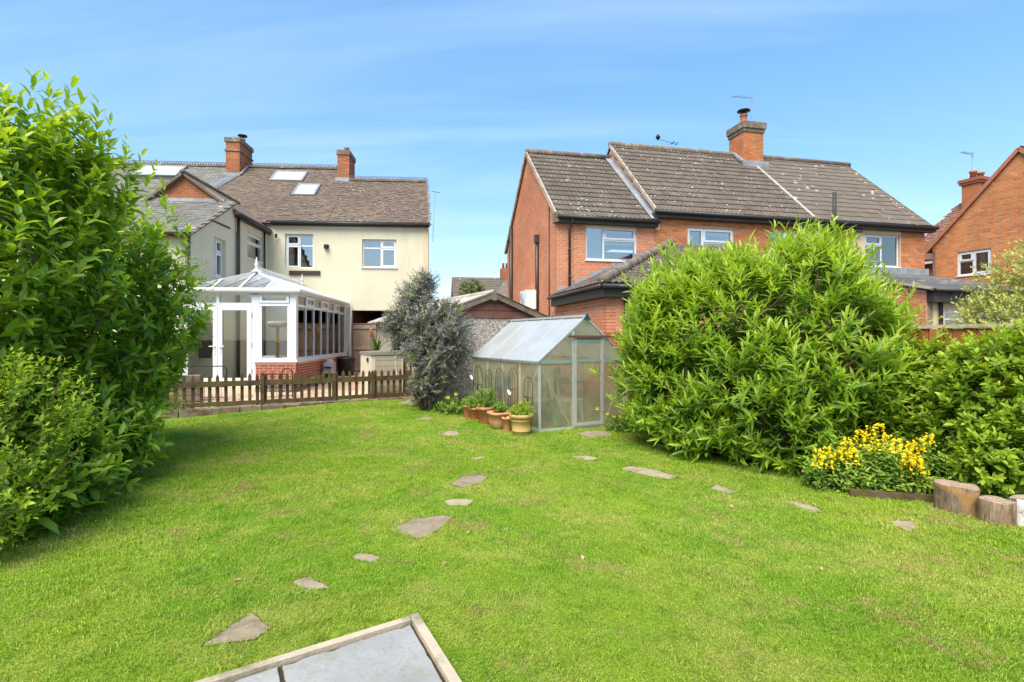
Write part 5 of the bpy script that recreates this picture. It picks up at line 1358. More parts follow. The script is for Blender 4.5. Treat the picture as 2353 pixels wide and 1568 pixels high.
# gables
def rz(x): return E_ + (RD - E_) * (1 - abs(x - c2_) / c2_)
for y in (0.0, L_):
    MB().box(0.02, 0.68 if y == 0 else W_ - 0.02, y - 0.014, y + 0.014, E_ - 0.035, E_ + 0.02).build("gable_rail", M["aluminium_green"], GN)
    if y == 0: MB().box(1.36, W_ - 0.02, y - 0.014, y + 0.014, E_ - 0.035, E_ + 0.02).build("gable_rail", M["aluminium_green"], GN)
    for x in (0.69, 1.345):
        MB().box(x - 0.018, x + 0.018, y - 0.016, y + 0.016, 0.0, rz(x) - 0.03).build("gable_post", M["aluminium"], GN)
MB().box(0.56, W_ + 0.32, -0.055, -0.03, 1.605, 1.645).build("door_rail", M["red_wood"], GN)
DX0, DX1 = 0.715, 1.32
b = MB()
for (x0, x1, z0, z1) in ((DX0, DX0 + 0.035, 0.05, 1.62), (DX1 - 0.035, DX1, 0.05, 1.62), (DX0 + 0.035, DX1 - 0.035, 0.05, 0.10)):
    b.box(x0, x1, -0.028, -0.004, z0, z1)
d = b.build("door", M["aluminium"], GN)
MB().box(DX0 + 0.035, DX1 - 0.035, -0.026, -0.006, 1.52, 1.61).box(DX0 + 0.035, DX1 - 0.035, -0.026, -0.006, E_ - 0.02, E_ + 0.03).build("door_bar", M["aluminium_green"], d)
for (z0, z1) in ((0.10, E_ - 0.02), (E_ + 0.03, 1.52)):
    MB().box(DX0 + 0.03, DX1 - 0.03, -0.018, -0.012, z0, z1).build("pane", M["poly_wall"], d)
MB().box(DX0 - 0.05, DX1 + 0.05, -0.06, 0.02, 0.0, 0.045).build("threshold", M["metal_grey"], GN)
# sheets
for i in range(N4):
    y0, y1 = L_ * i / N4 + 0.012, L_ * (i + 1) / N4 - 0.012
    for x in (0, W_): MB().box(x - 0.004, x + 0.004, y0, y1, 0.04, E_ - 0.03).build("pane", M["poly_wall"], GN)
    for s, x in ((-1, -0.02), (1, W_ + 0.02)):
        MB().slab([(x, y0, E_ + 0.008), (x, y1, E_ + 0.008), (c2_, y1, RD + 0.002), (c2_, y0, RD + 0.002)], Vector((s * 0.63, 0, 0.77)), 0.006).build("roof_pane", M["poly_roof"], GN)
for y in (0.0, L_):
    for poly in ([(0.02, 0.04), (0.672, 0.04), (0.672, E_ - 0.035), (0.02, E_ - 0.035)], [(1.363, 0.04), (W_ - 0.02, 0.04), (W_ - 0.02, E_ - 0.035), (1.363, E_ - 0.035)], [(0.03, E_ + 0.02), (0.672, E_ + 0.02), (0.672, rz(0.672) - 0.03)], [(1.363, E_ + 0.02), (W_ - 0.03, E_ + 0.02), (1.363, rz(1.363) - 0.03)], [(0.70, 1.645), (1.335, 1.645), (1.335, rz(1.335) - 0.03), (c2_, RD - 0.02), (0.70, rz(0.70) - 0.03)]) + ([] if y == 0 else [(0.71, 0.04), (1.33, 0.04), (1.33, 1.64), (0.71, 1.64)],):
        if len(poly) == 0: continue
        n = len(poly)
        MB().add([(p[0], y - 0.003, p[1]) for p in poly] + [(p[0], y + 0.003, p[1]) for p in poly], [tuple(range(n))[::-1], tuple(range(n, 2 * n))] + [(i, (i + 1) % n, n + (i + 1) % n, n + i) for i in range(n)]).build("pane", M["poly_wall"], GN)
for (p, q) in (((0.05, 0.03, 1.1), (0.64, 0.03, 0.06)), ((W_ - 0.05, 0.03, 0.95), (1.40, 0.03, 0.06)), ((0.02, 0.10, 1.1), (0.02, 0.62, 0.1)), ((0.02, 2.65, 1.1), (0.02, 2.1, 0.1)), ((W_ - 0.02, 0.1, 1.1), (W_ - 0.02, 0.62, 0.1))):
    MB().beam(p, q, 0.016, 0.016).build("brace", M["aluminium"], GN)
# things kept in the greenhouse
def gpos(x, y, z=0.0): return tuple(GHO + GU * x + GV * y + Vector((0, 0, z)))
br = empty("barrel", gpos(0.34, 0.62), GA, "dark barrel with a pale round lid inside the greenhouse's front corner", "barrel")
MB().lathe([(0.20, 0), (0.25, 0.12), (0.26, 0.26), (0.24, 0.42), (0.25, 0.44)], 20).build("drum", M["fascia_dark"], br, True)
MB().lathe([(0.27, 0.44), (0.27, 0.475), (0.25, 0.49), (0.001, 0.495)], 20).build("lid", M["box_lid"], br, True)
ch = empty("garden_chair", gpos(1.05, 0.75), GA + 0.5, "white plastic garden chair seen through the greenhouse door", "chair")
for (x, y) in ((-0.2, -0.2), (0.2, -0.2), (-0.2, 0.2), (0.2, 0.2)): MB().tube([(x * 1.15, y * 1.15, 0), (x, y, 0.40)], 0.022, 8).build("leg", M["white_plastic"], ch)
MB().box(-0.24, 0.24, -0.24, 0.24, 0.40, 0.43).build("seat", M["white_plastic"], ch)
b = MB()
vs = []
for i in range(7):
    a_ = -0.9 + 1.8 * i / 6
    vs += [(0.25 * math.sin(a_), 0.20 + 0.05 * math.cos(a_), 0.42), (0.27 * math.sin(a_), 0.26 + 0.06 * math.cos(a_), 0.80 + 0.04 * math.cos(a_ * 1.6))]
b.add(vs, [(2 * i, 2 * i + 2, 2 * i + 3, 2 * i + 1) for i in range(6)]); b.build("backrest", M["white_plastic"], ch, True)
st = empty("potting_bench", gpos(1.45, 1.85), GA, "grey potting bench at the back of the greenhouse", "bench")
MB().box(-0.35, 0.35, -0.75, 0.75, 0.68, 0.72).build("top", M["old_wood_grey"], st)
for (x, y) in ((-0.32, -0.7), (0.32, -0.7), (-0.32, 0.7), (0.32, 0.7)): MB().box(x - 0.025, x + 0.025, y - 0.025, y + 0.025, 0, 0.68).build("leg", M["old_wood_grey"], st)
bx = empty("cardboard_box", gpos(0.25, 1.05), GA, "tall tan cardboard box standing against the greenhouse's side sheets", "box")
MB().box(-0.12, 0.12, -0.22, 0.22, 0.35, 1.08).build("carton", M["card_brown"], bx)
MB().box(-0.14, 0.14, -0.25, 0.25, 0.0, 0.348).build("wooden_stand", M["old_wood_grey"], bx)
tr = empty("green_crate", gpos(0.25, 1.75), GA, "dark green plastic crate on a stand inside the greenhouse", "crate")
MB().box(-0.15, 0.15, -0.2, 0.2, 0.55, 0.80).box(-0.17, 0.17, -0.22, 0.22, 0.78, 0.82).build("crate_body", M["crate_green"], tr)
MB().box(-0.16, 0.16, -0.21, 0.21, 0.0, 0.548).build("wooden_stand", M["old_wood_grey"], tr)
wc = empty("watering_can", gpos(0.62, 0.42), GA + 0.7, "bright green watering can low behind the greenhouse's front sheet", "watering can")
MB().lathe([(0.10, 0), (0.11, 0.02), (0.105, 0.22), (0.08, 0.25)], 14).build("body", M["crate_green"], wc, True)
MB().tube([(0.1, 0, 0.08), (0.22, 0, 0.2), (0.32, 0, 0.32)], [0.025, 0.018, 0.02], 8).build("spout", M["crate_green"], wc, True)
MB().tube([(-0.09, 0, 0.22), (-0.13, 0, 0.33), (0.0, 0, 0.36), (0.06, 0, 0.25)], 0.012, 6).build("handle", M["crate_green"], wc, True)
hs_ = empty("hanging_hoe", gpos(0.42, 0.16, 0.35), GA, "dark tool hanging inside the greenhouse's front corner", "garden tool")
MB().tube([(0, 0, 0), (0.01, 0, 0.6)], 0.03, 8).build("handle", M["fascia_dark"], hs_)
MB().box(-0.07, 0.09, -0.02, 0.02, 0.6, 0.72).build("head", M["fascia_dark"], hs_)

# ------------------------------------------------------------------ metal trellis arches leaning on the greenhouse
def trellis(y, wd, ht, lab, kind):
    o = empty("metal_trellis", gpos(-0.07, y), GA, lab, "trellis", "metal trellises leaning on the greenhouse")
    b = MB(); h2 = wd / 2
    arch = [(0, -h2, 0)] + [(0.02 * 1, h2 * math.cos(math.pi - math.pi * k / 10), ht - h2 + h2 * math.sin(math.pi * k / 10)) for k in range(11)] + [(0, h2, 0)]
    b.tube(arch, 0.0058, 6); b.build("outer_arch", M["iron_black"], o, True)
    c = MB()
    if kind == 0:
        for s in (-0.45, 0.0, 0.45): c.tube([(0, s * h2, 0), (0.015, s * h2, ht - h2 * 0.3 - abs(s) * 0.1)], 0.0042, 5)
    else:
        for s in (-1, 1):
            c.tube([(0.01, s * h2 * 0.5 + s * h2 * 0.38 * math.cos(k * 0.55), ht * 0.55 + h2 * 0.38 * math.sin(k * 0.55)) for k in range(10)], 0.005, 5)
            c.tube([(0.01, s * h2 * 0.5 + s * h2 * 0.38 * math.cos(k * 0.55), ht * 0.3 - h2 * 0.38 * math.sin(k * 0.55)) for k in range(10)], 0.005, 5)
        c.tube([(0, 0, 0), (0.015, 0, ht)], 0.006, 5)
    for z in (0.3, 0.62): c.tube([(0.01, -h2, ht * z), (0.01, h2, ht * z)], 0.0042, 5)
    c.build("inner_bars", M["iron_black"], o, True)
trellis(0.30, 0.30, 0.92, "scrolled metal trellis nearest the greenhouse's front post", 1)
trellis(0.86, 0.34, 1.05, "arched metal trellis in front of the tan cardboard box", 0)
trellis(1.42, 0.30, 1.02, "narrow barred metal trellis in front of the green crate", 0)
trellis(1.90, 0.26, 0.96, "thin barred metal trellis left of the green crate", 0)
trellis(2.42, 0.42, 1.02, "wide metal trellis arch at the greenhouse's far end", 1)
for (y, x, z, lab, sc) in ((0.62, -0.22, 0.62, "white butterfly ornament on a stake between the front pots", 0.06), (2.28, -0.22, 0.78, "white butterfly ornament above the leafy red pot", 0.06)):
    o = empty("butterfly_ornament", gpos(x, y), GA, lab, "ornament", "white butterfly ornaments")
    MB().tube([(0, 0, 0), (0, 0, z)], 0.005, 5).build("stake", M["iron_black"], o)
    b = MB()
    for s in (-1, 1):
        b.add([(0, 0, z), (-0.03, s * sc * 1.0, z + sc * 1.1), (-0.04, s * sc * 1.25, z + sc * 0.5), (-0.03, s * sc * 0.9, z - sc * 0.3), (-0.01, s * sc * 0.3, z - sc * 0.8)], [(0, 1, 2, 3, 4)])
    b.build("wings", M["butterfly_white"], o)

# ------------------------------------------------------------------ picket fence with stone edging
FO = Vector((-8.16, 10.62, 0))
PF = empty("picket_fence", tuple(FO), GA, "low mossy brown picket fence between lawn and patio", "fence")
posts = [0.75, 2.85, 4.40, 5.33, 6.24]
for i, u in enumerate(posts):
    t = 0.78 if i != 1 else 0.82
    MB().hexa([(u - 0.038, -0.075, -0.12), (u + 0.038, -0.075, -0.12), (u + 0.038, 0.0, -0.12), (u - 0.038, 0.0, -0.12), (u - 0.038, -0.075, t - 0.02), (u + 0.038, -0.075, t - 0.02), (u + 0.038, 0.0, t + 0.01), (u - 0.038, 0.0, t + 0.01)]).build("post", M["picket_wood"], PF)
edges = [-1.4] + posts
for a_, b_ in zip(edges, edges[1:]):
    for (z0, z1) in ((0.115, 0.21), (0.535, 0.655)):
        dz = RND.uniform(-0.008, 0.008); d2 = RND.uniform(-0.008, 0.008)
        x0, x1 = a_ + 0.042, b_ - 0.042
        MB().hexa([(x0, -0.045, z0 + dz), (x1, -0.045, z0 + d2), (x1, -0.008, z0 + d2), (x0, -0.008, z0 + dz), (x0, -0.045, z1 + dz), (x1, -0.045, z1 + d2), (x1, -0.008, z1 + d2), (x0, -0.008, z1 + dz)]).build("rail", M["picket_wood"], PF)
pk = MB(); q = 0.034
pk.add([(-q, 0, 0), (q, 0, 0), (q, 0.02, 0), (-q, 0.02, 0), (-q, 0, 0.635), (q, 0, 0.635), (q, 0.02, 0.635), (-q, 0.02, 0.635), (-0.006, 0, 0.70), (0.006, 0, 0.70), (0.006, 0.02, 0.70), (-0.006, 0.02, 0.70)],
       [(0, 1, 5, 4), (1, 2, 6, 5), (2, 3, 7, 6), (3, 0, 4, 7), (4, 5, 9, 8), (5, 6, 10, 9), (6, 7, 11, 10), (7, 4, 8, 11), (8, 9, 10, 11), (3, 2, 1, 0)])
pme = bpy.data.meshes.new("picket"); pme.from_pydata(pk.v, [], pk.f); pme.materials.append(M["picket_wood"])
u = -1.3
while u < 6.2:
    mobj("picket", pme, PF, (u, RND.uniform(-0.002, 0.004), 0.108 + RND.uniform(-0.012, 0.012)), (RND.uniform(-0.012, 0.012), RND.uniform(-0.018, 0.018), RND.uniform(-0.03, 0.03)))
    u += 0.156
SE = empty("stone_edging", tuple(FO - GV * 0.02), GA, "row of rough dark kerb stones under the picket fence", "edging")
u = -1.5
while u < 6.3:
    l = RND.uniform(0.28, 0.62); h_ = RND.uniform(-0.015, 0.012); d_ = RND.uniform(-0.015, 0.015)
    top = 0.095 + h_
    b = MB()
    r_ = lambda s=0.010: RND.uniform(-s, s)
    e_ = 0.018
    b.hexa([(u + 0.008, -0.15 + d_, -0.14), (u + l - 0.008, -0.15 + d_, -0.14), (u + l - 0.008, 0.05, -0.14), (u + 0.008, 0.05, -0.14), (u + 0.006 + r_(), -0.155 + d_ + r_(), top - e_ + r_()), (u + l - 0.006 + r_(), -0.155 + d_ + r_(), top - e_ + r_()), (u + l - 0.006, 0.055, top - e_), (u + 0.006, 0.055, top - e_)])
    b.hexa([(u + 0.012, -0.15 + d_, top - e_ - 0.002), (u + l - 0.012, -0.15 + d_, top - e_ - 0.002), (u + l - 0.012, 0.05, top - e_ - 0.002), (u + 0.012, 0.05, top - e_ - 0.002), (u + 0.03 + r_(), -0.13 + d_ + r_(), top + r_(0.006)), (u + l - 0.03 + r_(), -0.13 + d_ + r_(), top + r_(0.006)), (u + l - 0.03, 0.03, top + r_(0.006)), (u + 0.03, 0.03, top + r_(0.006))])
    b.build("kerb_stone", M["stone_kerb"], SE)
    u += l

# ------------------------------------------------------------------ timber panel under the house, storage box, patio clutter
TP = empty("timber_gate", tuple(xf(LH) @ Vector((-2.86, 0.10, 0.28))), LH.rotation_euler.z, "tall weathered timber board gate under the dark opening of the cream house", "gate")
for i in range(20):
    MB().box(i * 0.128 + 0.06, i * 0.128 + 0.184, 0, 0.02, 0.05 + 0.004 * (i % 3), 1.83).build("board", M["panel_wood"], TP)
for (z0, z1) in ((0.10, 0.22), (0.88, 1.0), (1.66, 1.80)): MB().box(0.06, 2.62, -0.035, -0.003, z0, z1).build("rail", M["panel_wood"], TP)
MB().box(0.05, 2.62, -0.02, 0.04, 1.835, 1.87).build("cap_rail", M["old_wood_grey"], TP)
MB().box(-0.05, 0.05, -0.06, 0.04, -0.1, 1.86).build("post", M["old_wood_grey"], TP)
SB0 = Vector((-3.56, 13.40, 0)); SB0.z = 0.09
SB = empty("storage_box", tuple(SB0), GA, "cream plastic garden store with grey lid behind the picket fence", "storage box")
sw, sd, sh = 0.82, 1.25, 1.10
MB().box(0, sw, 0, sd, 0, sh - 0.02).build("body", M["box_cream"], SB)
for i in range(7):
    MB().box(0.09, sw - 0.06, -0.014, -0.001, 0.12 + i * 0.135, 0.245 + i * 0.135).build("side_panel", M["box_plank"], SB)
MB().hexa([(-0.03, -0.04, sh - 0.02), (sw + 0.03, -0.04, sh - 0.02), (sw + 0.03, sd + 0.03, sh - 0.02), (-0.03, sd + 0.03, sh - 0.02), (-0.02, -0.03, sh + 0.045), (sw + 0.02, -0.03, sh + 0.075), (sw + 0.02, sd + 0.02, sh + 0.075), (-0.02, sd + 0.02, sh + 0.045)]).build("lid", M["box_lid"], SB)
MB().box(-0.035, -0.002, 0.30, 0.36, 0.88, 1.0).box(-0.045, -0.036, 0.27, 0.39, 0.95, 0.98).build("hasp", M["iron_black"], SB)
MB().beam((0.60, -0.02, 1.06), (0.66, -0.022, 0.45), 0.02, 0.012).build("strap", M["white_plastic"], SB)
def patio_item(name, px, Y, lab, cat, rz=GA):
    X = (px - CX) / F * Y
    return empty(name, (X, Y, patio_z(X, Y)), rz, lab, cat)
wb = patio_item("water_butt", 796, 18.6, "black lidded tub at the conservatory's far corner", "tub", RZC)
MB().lathe([(0.25, 0), (0.29, 0.5), (0.31, 0.52), (0.31, 0.56)], 18).build("tub", M["bin_black"], wb, True)
MB().lathe([(0.32, 0.56), (0.32, 0.60), (0.2, 0.66), (0.001, 0.68)], 18).build("lid", M["bin_black"], wb, True)
MB().tube([(0.03, 0.1, 0.66), (0.06, 0.3, 1.4), (0.03, 0.62, 2.4), (0.0, 0.75, 2.75)], 0.03, 10).build("pipe", M["hose_grey"], wb, True)
hr = patio_item("hose_reel", 758, 16.6, "grey hose reel on the low brick wall beside the black tub", "hose reel", RZC)
MB().box(-0.13, 0.13, -0.2, 0.2, 0.28, 0.62).lathe([(0.001, -0.0), (0.12, 0.0), (0.10, 0.08), (0.001, 0.1)], 12, (0, 0, 0.62)).build("casing", M["hose_grey"], hr)
MB().box(-0.1, 0.1, -0.26, -0.201, 0.44, 0.49).build("handle", M["iron_black"], hr)
MB().box(-0.10, 0.10, -0.15, 0.15, 0.0, 0.28).build("stand", M["iron_black"], hr)
yp = patio_item("yucca_plant", 866, 14.9, "spiky green yucca in a pot behind the cream storage box", "plant")
MB().lathe([(0.16, 0), (0.22, 0.45), (0.24, 0.46), (0.24, 0.52), (0.2, 0.52), (0.19, 0.46)], 16).build("pot", M["terracotta_pot"], yp, True)
MB().lathe([(0.19, 0.46), (0.001, 0.48)], 12).build("soil", M["soil"], yp)
MB().tube([(0, 0, 0.45), (0.01, 0, 0.85), (0.0, 0.0, 1.10)], 0.035, 8).build("stem", M["twig"], yp, True)
b = MB()
for i in range(44):
    a_ = RND.uniform(0, 6.28); el = RND.uniform(0.15, 1.45); l = RND.uniform(0.35, 0.6)
    d_ = Vector((math.cos(a_) * math.cos(el), math.sin(a_) * math.cos(el), math.sin(el))); s = Vector((-math.sin(a_), math.cos(a_), 0)) * 0.018
    p = Vector((0, 0, 1.05 + 0.08 * RND.random())); m_ = p + d_ * l * 0.55; t_ = p + d_ * l + Vector((0, 0, -0.10 * (1.5 - el)))
    b.add([p - s, p + s, m_ + s * 1.1, t_, m_ - s * 1.1], [(0, 1, 2, 4), (4, 2, 3)])
b.build("leaves", M["leaf_light"], yp)
co = empty("clay_lantern", tuple(xf(LH) @ Vector((-2.12, -0.03, 0.02))), GA, "small terracotta lantern hanging on the timber gate above the yucca", "ornament")
MB().lathe([(0.03, 1.62), (0.05, 1.64), (0.048, 1.84), (0.055, 1.86), (0.03, 1.90), (0.012, 1.96)], 12).build("body", M["clay_ornament"], co, True)
MB().tube([(0, 0, 1.95), (0, 0, 2.1)], 0.006, 5).build("hook", M["iron_black"], co)
# garden pen hoops, planter and little table by the hedge
def hoop(px0, px1, Y, ztop, lab, r=0.014):
    x0, x1 = (px0 - CX) / F * Y, (px1 - CX) / F * Y
    z = patio_z((x0 + x1) / 2, Y)
    o = empty("pen_panel", ((x0 + x1) / 2, Y, z), 0, lab, "pen panel", "metal pen panels on the patio")
    h = (x1 - x0) / 2; c = 0.09
    b = MB().tube([(-h, 0, 0), (-h, 0, ztop - c), (-h + c * 0.3, 0, ztop - c * 0.3), (-h + c, 0, ztop), (h - c, 0, ztop), (h - c * 0.3, 0, ztop - c * 0.3), (h, 0, ztop - c), (h, 0, 0)], r, 8)
    b.build("hoop", M["iron_black"], o, True)
    c_ = MB()
    for zz in (0.05, 0.30): c_.tube([(-h, 0, zz), (h, 0, zz)], r * 0.7, 6)
    n = int(2 * h / 0.12)
    for i in range(1, n): c_.tube([(-h + 2 * h * i / n, 0, 0.05), (-h + 2 * h * i / n, 0, 0.30)], r * 0.4, 5)
    c_.build("bars", M["iron_black"], o)
hoop(418, 521, 12.75, 0.80, "black metal pen panel standing before the conservatory doors")
hoop(330, 415, 12.6, 0.80, "black metal pen panel at the end of the hedge")
hoop(648, 672, 13.3, 0.72, "small black metal hoop before the low brick wall")
hoop(610, 660, 13.0, 0.62, "low black metal panel by the conservatory's door frame")
pl = patio_item("wooden_planter", 412, 12.3, "weathered wooden planter box with pink roses behind the fence", "planter", GA)
for i in range(4): MB().box(-0.42, 0.42, -0.2, 0.2, 0.02 + i * 0.15, 0.16 + i * 0.15).build("plank", M["old_wood_grey"], pl)
stl = patio_item("garden_stool", 385, 13.4, "small dark metal table at the corner of the cream wing", "table", 0)
MB().box(-0.28, 0.28, -0.2, 0.2, 0.82, 0.86).build("top", M["fascia_dark"], stl)
for (x, y) in ((-0.25, -0.17), (0.25, -0.17), (-0.25, 0.17), (0.25, 0.17)): MB().tube([(x, y, 0), (x, y, 0.82)], 0.013, 6).build("leg", M["iron_black"], stl)

# ------------------------------------------------------------------ orange fence along the right boundary
RF0 = Vector((3.35, 8.96, 0)) + GV * 6.0
RF = empty("boundary_fence", tuple(RF0), GA - math.pi / 2, "orange-brown close-boarded fence behind the bushes and greenhouse", "fence")
n = 0; u = 0.0
while u < 13.5:
    p = RF0 - GV * u
    MB().box(u, u + 0.105, 0.0, 0.018, 0.12, 1.70 + 0.008 * (n % 2)).build("board", M["fence_orange"], RF)
    u += 0.112; n += 1
for z in (0.35, 1.35): MB().box(0, 13.5, -0.045, -0.002, z, z + 0.08).build("rail", M["fence_orange"], RF)
for i in range(8): MB().box(i * 1.85, i * 1.85 + 0.09, -0.14, -0.047, 0, 1.70).build("post", M["fence_orange"], RF)
MB().box(5.5, 13.5, -0.03, 0.05, 1.712, 1.75).build("coping", M["concrete_edge"], RF)
MB().box(0, 13.5, -0.02, 0.03, 0, 0.115).build("gravel_board", M["concrete_edge"], RF)
# ------------------------------------------------------------------ foliage
def unit(a): return a / np.maximum(np.linalg.norm(a, axis=-1, keepdims=True), 1e-6)
def leaf_template(w, fold=0.10, droop=0.12, wide=0.42, fine=False):
    """unit-length leaf along x, width w, folded on its midrib"""
    if fine:
        v = [(0, 0, 0), (0.3, 0, 0.015), (0.3, w * 0.46, fold * w * 2), (0.3, -w * 0.46, fold * w * 2), (0.68, 0, -droop * 0.35), (0.68, w * 0.40, -droop * 0.35 + fold * w * 2), (0.68, -w * 0.40, -droop * 0.35 + fold * w * 2), (1, 0, -droop)]
        f = [(0, 1, 2), (0, 3, 1), (1, 4, 5), (1, 5, 2), (1, 3, 6), (1, 6, 4), (4, 7, 5), (4, 6, 7)]
    else:
        v = [(0, 0, 0), (wide, 0, 0), (wide, w / 2, fold * w * 2), (wide, -w / 2, fold * w * 2), (1, 0, -droop)]
        f = [(0, 1, 2), (0, 3, 1), (1, 4, 2), (1, 3, 4)]
    return np.array(v, float), np.array(f)
def frames(D, N):
    x = unit(D); z = unit(N - (N * x).sum(-1, keepdims=True) * x); y = np.cross(z, x)
    return np.stack([x, y, z], -1)                   # columns
def leaves_np(P, D, N, L, tint, tpl):
    v, f = tpl
    Fm = frames(D, N)
    V = (np.einsum('nij,kj->nki', Fm, v) * L[:, None, None] + P[:, None]).reshape(-1, 3)
    Fc = (f[None] + (np.arange(len(P)) * len(v))[:, None, None]).reshape(-1, 3)
    return V, Fc, np.repeat(tint, len(v))
class Wob:                                           # smooth lumpy noise in space
    def __init__(self, f, seed):
        r = np.random.default_rng(seed); self.k = r.normal(size=(9, 3)) * f; self.p = r.uniform(0, 6.28, 9)
    def __call__(self, P): return np.sin(P @ self.k.T + self.p).mean(-1) * 1.9
def crown_points(lobes, n, shell=0.45, wob=None, amp=0.14, zmin=0.03, rng=NP):
    """points in the outer part of a heap of lobes, with outward normals and depth below the surface"""
    C = np.array([l[:3] for l in lobes], float); Rr = np.array([l[3:6] for l in lobes], float)
    ar = (Rr[:, 0] * Rr[:, 2] + Rr[:, 1] * Rr[:, 2] + Rr[:, 0] * Rr[:, 1])
    idx = rng.choice(len(lobes), n * 4, p=ar / ar.sum())
    d = unit(rng.normal(size=(n * 4, 3)))
    dep = rng.random(n * 4) ** 1.6 * shell
    S0 = C[idx] + d * Rr[idx]
    k = 1.0 + (amp * wob(S0) if wob is not None else 0.0)
    P = C[idx] + d * Rr[idx] * ((1 - dep) * k)[:, None]
    Nn = unit(d / Rr[idx])
    q = np.full(len(P), 9.0)
    for j in range(len(lobes)):
        v = np.linalg.norm((P - C[j]) / Rr[j], axis=1)
        v[idx == j] = 9.0
        q = np.minimum(q, v)
    ok = (P[:, 2] > zmin) & (q > 0.80)
    P, Nn, dep = P[ok][:n], Nn[ok][:n], dep[ok][:n]
    return P, Nn, dep / shell
def shoots(P, Dn, m, length, leaf, ang=(1.25, 0.45), lj=0.25, tint0=0.3, tint1=0.9, dep=None, rng=NP, flat=0.35, whorl=2.4):
    """m leaves spiralling round each shoot, wide at its foot and closing at its tip"""
    n = len(P)
    Dn = unit(Dn)
    ref = unit(rng.normal(size=(n, 3)))
    A = unit(np.cross(Dn, ref)); B = np.cross(Dn, A)
    t = (np.arange(m) + 0.5) / m
    T = np.clip(np.repeat(t[None], n, 0) + rng.normal(0, 0.04, (n, m)), 0, 1)
    ph = rng.uniform(0, 6.28, (n, 1)) + np.arange(m)[None] * whorl + rng.normal(0, 0.25, (n, m))
    an = ang[0] + (ang[1] - ang[0]) * T + rng.normal(0, 0.14, (n, m))
    rad = A[:, None] * np.cos(ph)[..., None] + B[:, None] * np.sin(ph)[..., None]
    LD = Dn[:, None] * np.cos(an)[..., None] + rad * np.sin(an)[..., None]
    LD[..., 2] += flat * 0.15
    Ln = length if np.ndim(length) else np.full(n, length)
    PP = P[:, None] + Dn[:, None] * (Ln[:, None] * (T - 0.5))[..., None]
    NN = unit(Dn[:, None] * np.sin(an)[..., None] - rad * np.cos(an)[..., None] + np.array([0, 0, flat]))
    LL = leaf * (1 + rng.normal(0, lj, (n, m))) * (1.05 - 0.35 * T)
    ti = tint0 + (tint1 - tint0) * T ** 1.5 + rng.normal(0, 0.07, (n, m))
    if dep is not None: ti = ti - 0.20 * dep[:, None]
    return PP.reshape(-1, 3), LD.reshape(-1, 3), NN.reshape(-1, 3), np.clip(LL.ravel(), leaf * 0.35, leaf * 1.6), np.clip(ti.ravel(), 0, 1)
LEAF_ME = {}
def add_foliage(root, sets, tpl, mat, name="crown", n_single=0, key=""):
    P = np.concatenate([s[0] for s in sets]); D = np.concatenate([s[1] for s in sets]); N = np.concatenate([s[2] for s in sets])
    L = np.concatenate([s[3] for s in sets]); ti = np.concatenate([s[4] for s in sets])
    base = np.array(root.location)
    single = np.zeros(len(P), bool)
    if n_single:
        ctr = P + D * L[:, None] * 0.5
        ok = ctr[:, 1] > 0.6
        dist = np.linalg.norm(ctr - [0, 0, EYE], axis=1)
        px = (CX + F * ctr[:, 0] / np.maximum(ctr[:, 1], 0.5)) * 1024 / 2353; py = (HY - F * (ctr[:, 2] - EYE) / np.maximum(ctr[:, 1], 0.5)) * 1024 / 2353
        ok &= (px > 3) & (px < 1020) & (py > 3) & (py < 680)
        cell = (px // 7).astype(int) * 1000 + (py // 7).astype(int)
        order = np.argsort(dist); seen = set(); pick = []
        for i in order:
            if not ok[i] or cell[i] in seen: continue
            seen.add(cell[i]); pick.append(i)
        view = unit(np.array([0, 0, EYE]) - ctr)
        face = np.abs((unit(N) * view).sum(1)) + 0.25
        pick.sort(key=lambda i: -(L[i] / dist[i]) ** 2 * face[i])
        single[pick[:n_single]] = True
        Fm = frames(D, N)
        for i in np.nonzero(single)[0]:
            lv = min(5, int(ti[i] * 6)); kk = (key or mat, lv)
            if kk not in LEAF_ME:
                LEAF_ME[kk] = np_mesh("leaf", tpl[0], tpl[1], M[mat], {"tint": np.full(len(tpl[0]), (lv + 0.5) / 6)}, True)
            o = mobj("leaf", LEAF_ME[kk], root)
            mt = Matrix(Fm[i].tolist()).to_4x4(); mt.translation = Vector((P[i] - base).tolist())
            o.matrix_local = mt @ Matrix.Scale(float(L[i]), 4)
    q = ~single
    V, Fc, tv = leaves_np(P[q] - base, D[q], N[q], L[q], ti[q], tpl)
    o = mobj(name, np_mesh(name, V, Fc, M[mat], {"tint": tv}, True), root)
    o["kind"] = "stuff"
    return o
def branches(root, base_pts, targets, r0=0.03, name="branch", mat="twig", rng=RND, nseg=4, join=True):
    b = MB(); o0 = Vector(root.location)
    for tg in targets:
        s = Vector(rng.choice(base_pts)); t = Vector(tg); pts = []
        for i in range(nseg + 1):
            u = i / nseg
            p = s.lerp(t, u) + Vector((rng.uniform(-1, 1), rng.uniform(-1, 1), rng.uniform(-0.4, 0.8))) * 0.07 * (t - s).length * (1 if 0 < i < nseg else 0)
            pts.append(p - o0)
        b.tube(pts, [r0 * (1 - 0.78 * i / nseg) for i in range(nseg + 1)], 6)
    return b.build(name, M[mat], root, True)

